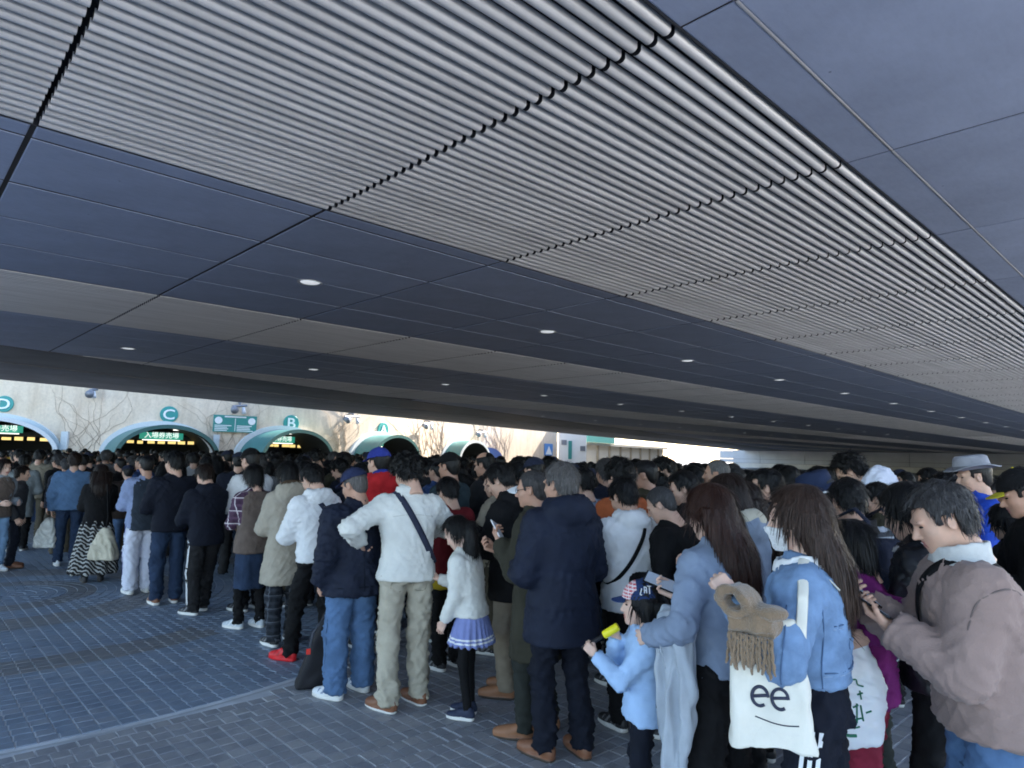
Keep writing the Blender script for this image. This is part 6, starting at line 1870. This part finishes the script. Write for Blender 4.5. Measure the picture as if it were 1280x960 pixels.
p = simple(968, 588, 4.7, 72, 'dark haired man in profile with a navy hood', hair=('short', HAIR_BLACK), seed=39, top=('jacket', NAVY), tkw=HK, bow=0.12)
p = simple(848, 613, 4.4, 66, 'man with shaved grey hair in black jacket with bowed head', hair=('buzz', HAIR_SALT), seed=40, top=('jacket', BLACK), bow=0.5, lean=0.06, girth=1.1, arms=('bent', 'bent'))
simple(782, 578, 5.3, 35, 'person with bushy black hair in a rust orange jacket', hair=('curly', HAIR_BLACK), seed=41, top=('jacket', ORANGE), bow=0.2)
simple(736, 588, 5.9, 40, 'dark haired person in a grey blue jacket behind the navy coat', hair=('short', HAIR_BLACK), seed=42, top=('jacket', HOODGREY), bow=0.3)
simple(568, 567, 6.4, 58, 'man in a black cap and dark teal jacket', hair=('buzz', HAIR_BLACK), seed=43, top=('jacket', TEALD), pre=lambda p: p.cap_hat(BLACK), skin=1, bow=0.1)
simple(567, 600, 5.6, 42, 'person with black hair in a dark red jacket with yellow band', hair=('short', HAIR_BLACK), seed=44, top=('jacket', bands('band_red_yellow', [(0.14, 0.012, 0.016)] * 6 + [(0.42, 0.30, 0.02)], 1.35)), tkw=dict(hem=0.72, bulk=0.03), bow=0.4)
p = simple(613, 566, 7.0, 64, 'balding man with glasses deep in the queue', hair=('balding', HAIR_BLACK), seed=45, top=('jacket', CHAR), pre=glasses, bow=0.2, skin=1)
simple(478, 561, 6.1, 42, 'person in blue baseball cap and bright red hooded jacket', hair=('buzz', HAIR_BLACK), seed=46, top=('jacket', RED), tkw=dict(hem=0.80, bulk=0.030, hood=1.25), pre=lambda p: (p.cap_hat(CAPBLUE), hood_lining(p, CAPBLUE, 1.05)), bow=0.08, yaw=0.2)
simple(404, 585, 5.65, 52, 'person in white hooded top and black trousers with bright red trainers', hair=('short', HAIR_BLACK), seed=47, top=('hoodie', WHITEC), tkw=dict(hem=0.86, bulk=0.024, hood=1.1, rib=0.008), pre=lambda p: p.strap(C_('strap_navy', (0.03, 0.035, 0.06)), 0, 0.045), bow=0.6, lean=0.08, shoe=('runner', S_RED, S_RED), lod=1.0, feet=((-0.10, 0.22, 0.3), (0.10, -0.05, 0.0)))
simple(366, 580, 6.15, 44, 'woman in a long beige parka with fur edged hood', sex='f', hair=('bob', HAIR_BLACK), seed=48, top=('parka', PARKA), tkw=dict(hem=0.575, bulk=0.038, hood=1.35, flare=0.03), pre=lambda p: hood_lining(p, FUR, 1.2), tr=DPLAID, trkw=dict(fit=(0.09, 0.072, 0.07)), bow=0.45, lod=1.0, shoe=('runner', S_BK, S_SOLE))
simple(322, 584, 6.65, 40, 'person with plaid sleeves, brown vest and denim skirt', sex='f', hair=('bob', HAIR_BLACK), seed=49, top=('shirt', PLAID), tkw=dict(hem=0.90, bulk=0.012), pre=lambda p: (vest(p, BROWNV, 0.78), p.skirt(DJEANS, top=0.95, hem=0.42, flare=0.0, pleats=5, pamp=0.006)), tr=BLACK, trkw=dict(fit=(0.07, 0.055, 0.046)), shoe=('runner', S_GR, S_SOLE), bow=0.5, lod=1.0, feet=((-0.09, 0.06, 0.5), (0.12, 0.0, 0.2)))
def sleeve_black(p):
    u = p.u
    def f(P): return np.minimum(*[smin(cap(P, p.sh[i] * 0.45 + p.el[i] * 0.55, p.el[i], 0.06 * u, 0.058 * u), cap(P, p.el[i], p.wr[i], 0.056 * u, 0.044 * u), 0.02) for i in (0, 1)])
    lo, hi = p.bbox(); p.sdf_part('sleeve', f, lo, hi, 0.015, BLACK, amp=0.004)
simple(324, 562, 7.4, 58, 'person in white T-shirt over black sleeves and a striped cap', hair=('buzz', HAIR_BLACK), seed=50, top=('t_shirt', WHITEC), tkw=dict(hem=0.88, bulk=0.02, to=0.4), pre=lambda p: (sleeve_black(p), p.cap_hat(BLACK, front=WHITEC), p.strap(BLACK, 0, 0.04)), bow=0.2, lean=0.10)
simple(264, 584, 7.05, 52, 'man in a navy jacket and black trousers with white side stripe', hair=('short', HAIR_BROWN), seed=51, top=('jacket', DNAVY), tkw=HK, tr=CHAR, trkw=dict(fit=(0.10, 0.078, 0.064), stripe=(0, WHITEC, (-0.008, 0.008))), bow=0.55, lean=0.06, feet=((-0.02, 0.16, 0.3), (0.16, 0.30, 0.25)), shoe=('runner', S_BK, S_SOLE), lod=1.0, pre=None)
simple(220, 565, 7.6, 38, 'man in a plain dark navy jacket and blue jeans', hair=('short', HAIR_BLACK), seed=52, top=('jacket', DNAVY), tr=DJEANS, trkw=dict(fit=(0.095, 0.075, 0.066)), shoe=('runner', S_BR, S_SOLE), bow=0.15, yaw=0.5, arms=('bent', 'bent'))
simple(186, 570, 8.1, 44, 'cropped haired man with pale blue sleeves and white trousers', hair=('buzz', HAIR_BLACK), seed=53, top=('shirt', C_('shirt_grey_blue', (0.22, 0.27, 0.42))), pre=lambda p: vest(p, C_('vest_slate', (0.03, 0.04, 0.055)), 0.78, 'gilet'), tr=C_('cloth_white_trousers', (0.60, 0.62, 0.72), var=0.08), trkw=dict(fit=(0.10, 0.085, 0.078), stripe=(0, CAPBLUE, (0.0,))), shoe=('runner', S_WH, S_SOLE), bow=0.2, skin=1, girth=1.05)
m_, nt_, b__ = base_mat('skirt_herringbone', 0.85, 0.2)
wv = node(nt_, 'ShaderNodeTexWave', wave_type='BANDS', bands_direction='DIAGONAL'); wv.inputs['Scale'].default_value = 11.0; wv.inputs['Distortion'].default_value = 3.0; wv.inputs['Detail Scale'].default_value = 2.0
tc_ = node(nt_, 'ShaderNodeTexCoord'); nt_.links.new(tc_.outputs['Object'], wv.inputs[0])
rp_ = ramp(nt_, wv.outputs[0], [(0.55, (0.015, 0.015, 0.016)), (0.78, (0.36, 0.36, 0.35))]); nt_.links.new(rp_.outputs[0], b__.inputs['Base Color'])
p = simple(128, 582, 8.7, 36, 'woman in black jacket with white collar and long patterned skirt', sex='f', hair=('long', HAIR_BROWN), hang=(0.30, 0.115, 0.075, 0, 0), seed=54, top=('jacket', BLACK), tkw=dict(hem=0.80, bulk=0.03), pre=lambda p: (collar(p, C_('fur_white', (0.55, 0.54, 0.50), weave=1.0), 1.36, 1.44, 0.05), p.skirt(m_, top=1.0, hem=0.14, flare=0.15, pleats=9, pamp=0.02)), tr=BLACK, trkw=dict(fit=(0.07, 0.055, 0.046)), shoe=('leather', S_BK, S_DSOLE), bow=0.3)
SKW = p
simple(94, 567, 9.8, 32, 'man in a faded blue jacket carrying a plastic bag', hair=('short', HAIR_BROWN), seed=55, top=('jacket', BLUEJ), tkw=dict(hem=0.84, bulk=0.024), tr=DJEANS, shoe=('runner', S_WH, S_SOLE), arms=('hang', 'bent'), bow=0.2, girth=1.12)
simple(31, 569, 11.0, 24, 'person in a plain pale grey coat', hair=('short', HAIR_BLACK), seed=56, top=('coat', C_('coat_grey', (0.22, 0.245, 0.25))), tkw=dict(hem=0.60, bulk=0.028), bow=0.3, arms=('bent', 'bent'))
JERS = bands('jacket_banded', [(0.035, 0.035, 0.04), (0.035, 0.035, 0.04), (0.05, 0.05, 0.055), (0.30, 0.29, 0.28), (0.035, 0.035, 0.04)], 1.25)
simple(3, 574, 9.2, -110, 'person in grey jacket and light blue jeans coming away from the gates', hair=('bob', HAIR_BROWN), sex='f', seed=57, top=('jacket', C_('jacket_steel', (0.20, 0.22, 0.24))), pre=lambda p: vest(p, BROWNV, 0.82), tr=LJEANS, shoe=('runner', S_WH, S_SOLE), arms=('bent', 'bent'), bow=0.1, skin=2)
simple(24, 583, 9.5, -60, 'person in a dark jacket with pale knitted cuffs', hair=('short', HAIR_BROWN), seed=58, top=('jacket', JERS), tr=DNAVY, shoe=('leather', S_BR, S_DSOLE), arms=('hang', 'hang'), bow=0.1)

# --- bags on the left side of the queue
def sack(name, px, py_top, d, w, h, dp, mat, label, cat, seed=1, crump=0.008, handles=True):
    P = at_depth(px, py_top, d); r0 = empty(name, (P[0], P[1], P[2] - h), math.atan2(RIGHT[1], RIGHT[0])); tag(r0, label, cat)
    def f(Q_):
        z = Q_[:, 2]; t = np.clip(z / h, 0, 1); ww = w / 2 * (1.0 - 0.72 * t ** 2.2); dd = dp / 2 * (1 - 0.7 * t ** 2)
        dq = smax(np.abs(Q_[:, 0]) - ww, np.abs(Q_[:, 1]) - dd, 0.04)
        return smax(dq, np.maximum(-z, z - h), 0.02)
    V, Q = surf(f, (-w * 0.7, -dp * 0.8, -0.03), (w * 0.7, dp * 0.8, h + 0.03), 0.012); N_ = vnormals(V, Q); V = V + N_ * (crump * (1 - 2 * np.abs(wav(V, seed, (16, 16, 9), 1.5))))[:, None]
    link('sack', mesh_np('sack', V, Q, (mat,)), r0)
    return r0
b_ = sack('carrier_bag', 62, 648, 9.75, 0.30, 0.40, 0.2, plain('plastic_grey', (0.50, 0.50, 0.47), 0.4, 0.5, var=0.3, scale=14), 'crumpled pale plastic bag hanging from the faded blue jacket man\'s hand', 'bag', 4, 0.014)
b_ = sack('drawstring_bag', 132, 660, 8.35, 0.30, 0.38, 0.18, C_('bag_cream', (0.50, 0.46, 0.36)), 'cream drawstring bag against the long patterned skirt', 'bag', 6, 0.010)
MB().tube([(0, 0, 0.36), (0.02, 0, 0.5), (-0.02, 0, 0.9)], 0.008, 6).build('cord', BLACK, b_, True)
b_ = sack('shoulder_bag', 483, 662, 5.0, 0.24, 0.34, 0.13, LEATHERB, 'brown leather shoulder bag beside the white cardigan man', 'bag', 8, 0.004)
MB().tube([(0.0, 0, 0.33), (0.03, -0.05, 0.40), (0.09, -0.10, 0.45)], 0.010, 6, flat=0.4).build('strap', LEATHERB, b_, True)
# black holdall standing by the jeans man
P = at_z(400, 856, PAVZ); hb = empty('holdall', (P[0], P[1], PAVZ), rot := math.atan2(RIGHT[1], RIGHT[0]) + 0.35); tag(hb, 'black holdall with red tag on the paving beside the jeans man', 'bag')
def hold(P_):
    z = P_[:, 2]; t = np.clip(z / 0.50, 0, 1)
    d = smax(np.abs(P_[:, 0] + 0.03 - 0.09 * t) - (0.155 - 0.09 * t), np.abs(P_[:, 1]) - (0.11 - 0.07 * t), 0.05)
    return smax(d, np.maximum(-z, z - 0.52), 0.03)
V, Q = surf(hold, (-0.24, -0.16, -0.03), (0.24, 0.16, 0.56), 0.012); N_ = vnormals(V, Q); V = V + N_ * (0.007 * wav(V, 9, (18, 18, 10), 1.4))[:, None]; V[:, 2] = np.maximum(V[:, 2], 0)
link('sack', mesh_np('sack', V, Q, (C_('bag_black', (0.014, 0.014, 0.018), 0.6),)), hb)
hh = JM.hand_frame(0); hw_ = rot_z(jm.rotation_euler[2]) @ (hh[1] + hh[0] @ (np.array([0, 0.075, -0.03]) * JM.u)) + np.array(jm.location); hw_ = rot_z(-rot) @ (hw_ - np.array(hb.location))
MB().tube([(0.05, -0.02, 0.50), tuple(hw_ + np.array([-0.02, -0.01, -0.02])), tuple(hw_ + np.array([0.02, 0.01, 0.0])), (0.08, 0.02, 0.50)], 0.012, 8, flat=0.5).build('handle', BLACK, hb, True)
MB().tube([(-0.10, -0.12, 0.28), (-0.08, -0.105, 0.4), (0.0, -0.07, 0.5)], 0.012, 6, flat=0.3).build('webbing', C_('web_grey', (0.06, 0.065, 0.08)), hb, True)
MB().box((-0.12, -0.135, 0.26), (-0.09, -0.125, 0.30)).build('tag', plain('tag_red', (0.6, 0.03, 0.02), 0.5), hb)
# tall thin pole (folded monopod) in front of the fleece man
P0 = at_z(1170, 975, PAVZ) ; P1 = at_depth(1136, 770, 2.62)
mp = empty('monopod', (P0[0], P0[1], PAVZ)); tag(mp, 'thin dark monopod standing in front of the mauve fleece man', 'monopod')
dv = P1 - np.array([P0[0], P0[1], PAVZ]); dv_ = dv
MB().tube([tuple(dv_ * t) for t in (0.0, 0.45)], 0.011, 10).build('lower_tube', plain('pole_bronze', (0.10, 0.085, 0.07), 0.4, 0.5, 0.5), mp, True)
MB().tube([tuple(dv_ * t) for t in (0.45, 0.455, 0.99, 1.0)], [0.013, 0.016, 0.016, 0.014], 10).build('upper_tube', DARKM, mp, True)

# ================================================================ THE REST OF THE CROWD
VJ = varcloth('crowd_jacket'); VT = varcloth('crowd_trousers')
VH = [HAIR_BLACK, HAIR_BLACK, HAIR_BROWN, HAIR_SALT]
def proto(sex, hair, hmat, seed, arms, hang=None, hood=0.0, hem=0.78, bow=0.3, cap_=False, skin=0, lod=1.6):
    p = Person(1.65 if sex == 'm' else 1.56, sex, bow=bow, lean=0.03, seed=seed, lod=lod)
    p.arm(0, arms[0]).arm(1, arms[1]); p.body(skin).hair(hair, hmat, seed, hang)
    p.top('jacket', VJ, hem=hem, bulk=0.024, hood=hood, amp=0.008, rib=0.006)
    if cap_: p.cap_hat(VT)
    p.trousers(VT).shoes('runner', S_BK, S_SOLE)
    return p
PROTO = [
    ('m', 'short black hair', proto('m', 'short', HAIR_BLACK, 61, ('phone', 'phone'))),
    ('m', 'short black hair and a hood', proto('m', 'short', HAIR_BLACK, 62, ('pocket', 'pocket'), hood=1.1, bow=0.15)),
    ('m', 'cropped hair', proto('m', 'buzz', HAIR_BLACK, 63, ('bent', 'phone'), bow=0.1, skin=1)),
    ('m', 'bushy black hair', proto('m', 'curly', HAIR_BLACK, 64, ('phone', 'phone'), bow=0.5)),
    ('m', 'a cap', proto('m', 'buzz', HAIR_BLACK, 65, ('hang', 'phone'), bow=0.15, cap_=True)),
    ('m', 'greying hair', proto('m', 'short', HAIR_SALT, 66, ('hang', 'bent'), bow=0.05, skin=1)),
    ('f', 'long dark hair', proto('f', 'long', HAIR_BLACK, 67, ('phone', 'phone'), hang=(0.34, 0.115, 0.075, 0, 0))),
    ('f', 'long brown hair', proto('f', 'long', HAIR_BROWN, 68, ('bent', 'phone'), hang=(0.30, 0.115, 0.075, 0, 0), hood=1.1)),
    ('f', 'bobbed black hair', proto('f', 'bob', HAIR_BLACK, 69, ('phone', 'bent'), hang=(0.12, 0.105, 0.085, 0, 0))),
    ('f', 'a black ponytail', proto('f', 'pony', HAIR_BLACK, 70, ('phone', 'hang'), hang=(0.22, 0.038, 0, 0, 0))),
]
DYES = [('black', (0.007, 0.007, 0.008), 30), ('navy', (0.011, 0.014, 0.028), 18), ('charcoal', (0.022, 0.022, 0.024), 14), ('dark brown', (0.024, 0.015, 0.011), 8), ('olive', (0.05, 0.046, 0.028), 6), ('grey', (0.17, 0.175, 0.185), 6), ('blue', (0.035, 0.07, 0.18), 5), ('beige', (0.34, 0.30, 0.23), 4), ('white', (0.60, 0.60, 0.60), 4), ('dark red', (0.16, 0.018, 0.022), 3), ('mustard', (0.42, 0.26, 0.03), 2)]
DW = np.array([d[2] for d in DYES], float); DW /= DW.sum()
TROU = [(0.012, 0.012, 0.015), (0.02, 0.025, 0.04), (0.03, 0.05, 0.10), (0.03, 0.03, 0.032), (0.10, 0.085, 0.06), (0.07, 0.12, 0.22)]
cr = np.random.RandomState(21)
cand = []
step = 0.60
for iy in range(-14, 66):
    for ix in range(0, 80):
        x = 3.25 + ix * step * 0.97 + cr.uniform(-0.17, 0.17) + (0.3 if iy % 2 else 0); y = -2.0 + iy * step + cr.uniform(-0.17, 0.17)
        if y > 11: x -= 1.0
        d = x * FWD[0] + y * FWD[1]; l = x * RIGHT[0] + y * RIGHT[1]
        if d < 3.4 or abs(l) > d * 0.80 + 0.3: continue
        px = 640 + l / d * FPX
        if d > 30 or y > 31 or (px > 880 and d > 11.5) or (px > 620 and d > 20): continue
        if px > 820 and d < 4.1: continue
        if px < 860 and x < 3.35 and y < 11: continue
        if any((x - a) ** 2 + (y - b) ** 2 < 0.40 ** 2 for a, b in USED): continue
        cand.append((d, x, y, px))
cand.sort()
NEAR_N = 250
WHERE = ['standing in the packed queue under the elevated road']
base_rz = math.atan2(FWD[1], FWD[0]) - math.pi / 2
for d, x, y, px in cand[:NEAR_N]:
    k = cr.choice(len(PROTO), p=[0.16, 0.12, 0.09, 0.07, 0.10, 0.08, 0.12, 0.10, 0.09, 0.07])
    sex, hd, p = PROTO[k]
    dn, dc, _ = DYES[cr.choice(len(DYES), p=DW)]
    h = min(1.70, cr.normal(1.62, 0.07)) if sex == 'm' else min(1.64, cr.normal(1.54, 0.05))
    h -= 0.11 * max(0.0, 1 - px / 420.0) * min(1, d / 9) + (0.03 if px > 860 else 0.0)
    sc = h / (1.65 if sex == 'm' else 1.56)
    root = empty('person', (x, y, PAVZ), base_rz + math.radians(45 + cr.normal(0, 26)))
    root.scale = (sc * cr.uniform(0.96, 1.06), sc * cr.uniform(0.96, 1.06), sc)
    noun = 'jacket' if 'hood' not in hd else 'hooded jacket'
    tag(root, f'person with {hd} in a {dn} jacket in the queue', 'person', f'queueing people with {hd} and {dn} jackets')
    tc = TROU[cr.randint(len(TROU))]; jit = cr.uniform(0.8, 1.25)
    prev = None
    for nm, me, ex in p.parts:
        if d > 9 and nm in ('shoe', 'button'): continue
        o = link(nm, me, prev if nm in ('brim', 'button') and prev else root)
        if nm == 'cap': prev = o
        if nm == 'jacket': o.color = (*sc3(dc, jit), 1)
        elif nm == 'trousers': o.color = (*tc, 1)
        elif nm in ('cap', 'brim', 'button'): o.color = (*sc3((0.02, 0.025, 0.05), jit), 1)
        if ex is not None:
            kk, up, sole = ex
            o.location = (p.ank[kk][0], p.ank[kk][1] + 0.02 * p.u, 0.0); o.rotation_euler = (0, 0, p.ftz[kk]); o.scale = (p.u,) * 3
            for q, mt in ((0, up), (1, sole), (2, ACCENT.get(up.name, up))):
                o.material_slots[q].link = 'OBJECT'; o.material_slots[q].material = mt
# beyond the nearest three hundred: one mass
m_, nt_, b__ = base_mat('crowd_far_cloth', 0.85, 0.2)
at_ = node(nt_, 'ShaderNodeAttribute', attribute_name='dye'); nt_.links.new(at_.outputs['Color'], b__.inputs['Base Color'])
def lowproto(sex, hair, seed, hang=None):
    p = Person(1.65 if sex == 'm' else 1.56, sex, bow=0.25, lean=0.03, seed=seed, lod=3.2)
    p.arm(0, 'bent').arm(1, 'bent'); out = []
    hv, hq = surf(lambda P: head_field(P, 'm'), (-0.1, -0.13, -0.20), (0.1, 0.135, 0.13), 0.022); out.append(((hv * p.hs) @ p.Rh.T + p.hc, hq, 0))
    hv, hq = surf(hair_fn(hair, seed), (-0.13, -0.16, -0.13), (0.13, 0.13, 0.17), 0.02); out.append(((hv * p.hs) @ p.Rh.T + p.hc, hq, 1))
    f = p.top_field(hem=0.78, bulk=0.03); lo, hi = p.bbox(); lo[2] = 0.72; hi[2] = 1.5; v, q = surf(lambda P: f(P), lo, hi, 0.045); out.append((v, q, 2))
    st = p.torso_st(0.3); v, q = surf(lambda P: np.minimum(np.minimum(cap(P, p.hip[0], p.ank[0], 0.1, 0.07), cap(P, p.hip[1], p.ank[1], 0.1, 0.07)), np.maximum(loft(P, st), np.abs(P[:, 2] - 0.9) - 0.14)), (-0.26, -0.2, 0.0), (0.26, 0.22, 1.1), 0.05); out.append((v, q, 3))
    return out
LOW = [lowproto('m', 'short', 81), lowproto('m', 'buzz', 82), lowproto('m', 'curly', 83), lowproto('f', 'bob', 84), lowproto('f', 'long', 85)]
VV, QQ, MM, CC = [], [], [], []; n = 0
for d, x, y, px in cand[NEAR_N:]:
    if d > 16 and cr.rand() < 0.30: continue
    L = LOW[cr.randint(len(LOW))]; sc = min(1.03, cr.normal(0.965, 0.03)) - 0.08 * max(0.0, 1 - px / 420.0); R = rot_z(base_rz + math.radians(45 + cr.normal(0, 30)))
    dc = np.array(DYES[cr.choice(len(DYES), p=DW)][1]) * cr.uniform(0.8, 1.3); tcol = np.array(TROU[cr.randint(len(TROU))])
    for v, q, mi in L:
        VV.append((v * sc) @ R.T + np.array([x, y, 0.0])); QQ.append(q + n); n += len(v)
        MM.append(np.full(len(q), min(mi, 2), np.int32)); CC.append(np.tile(np.append(dc if mi == 2 else tcol, 1.0), (len(q), 1)))
if VV:
    me = mesh_np('distant_crowd', np.concatenate(VV), np.concatenate(QQ), (SKIN[1], HAIR_BLACK, m_), True, np.concatenate(MM))
    a = me.attributes.new('dye', 'FLOAT_COLOR', 'FACE'); a.data.foreach_set('color', np.concatenate(CC).astype(np.float32).ravel())
    o = link('distant_crowd', me); tag(o, 'far part of the crowd thinning towards the gates', 'crowd', None, 'stuff')
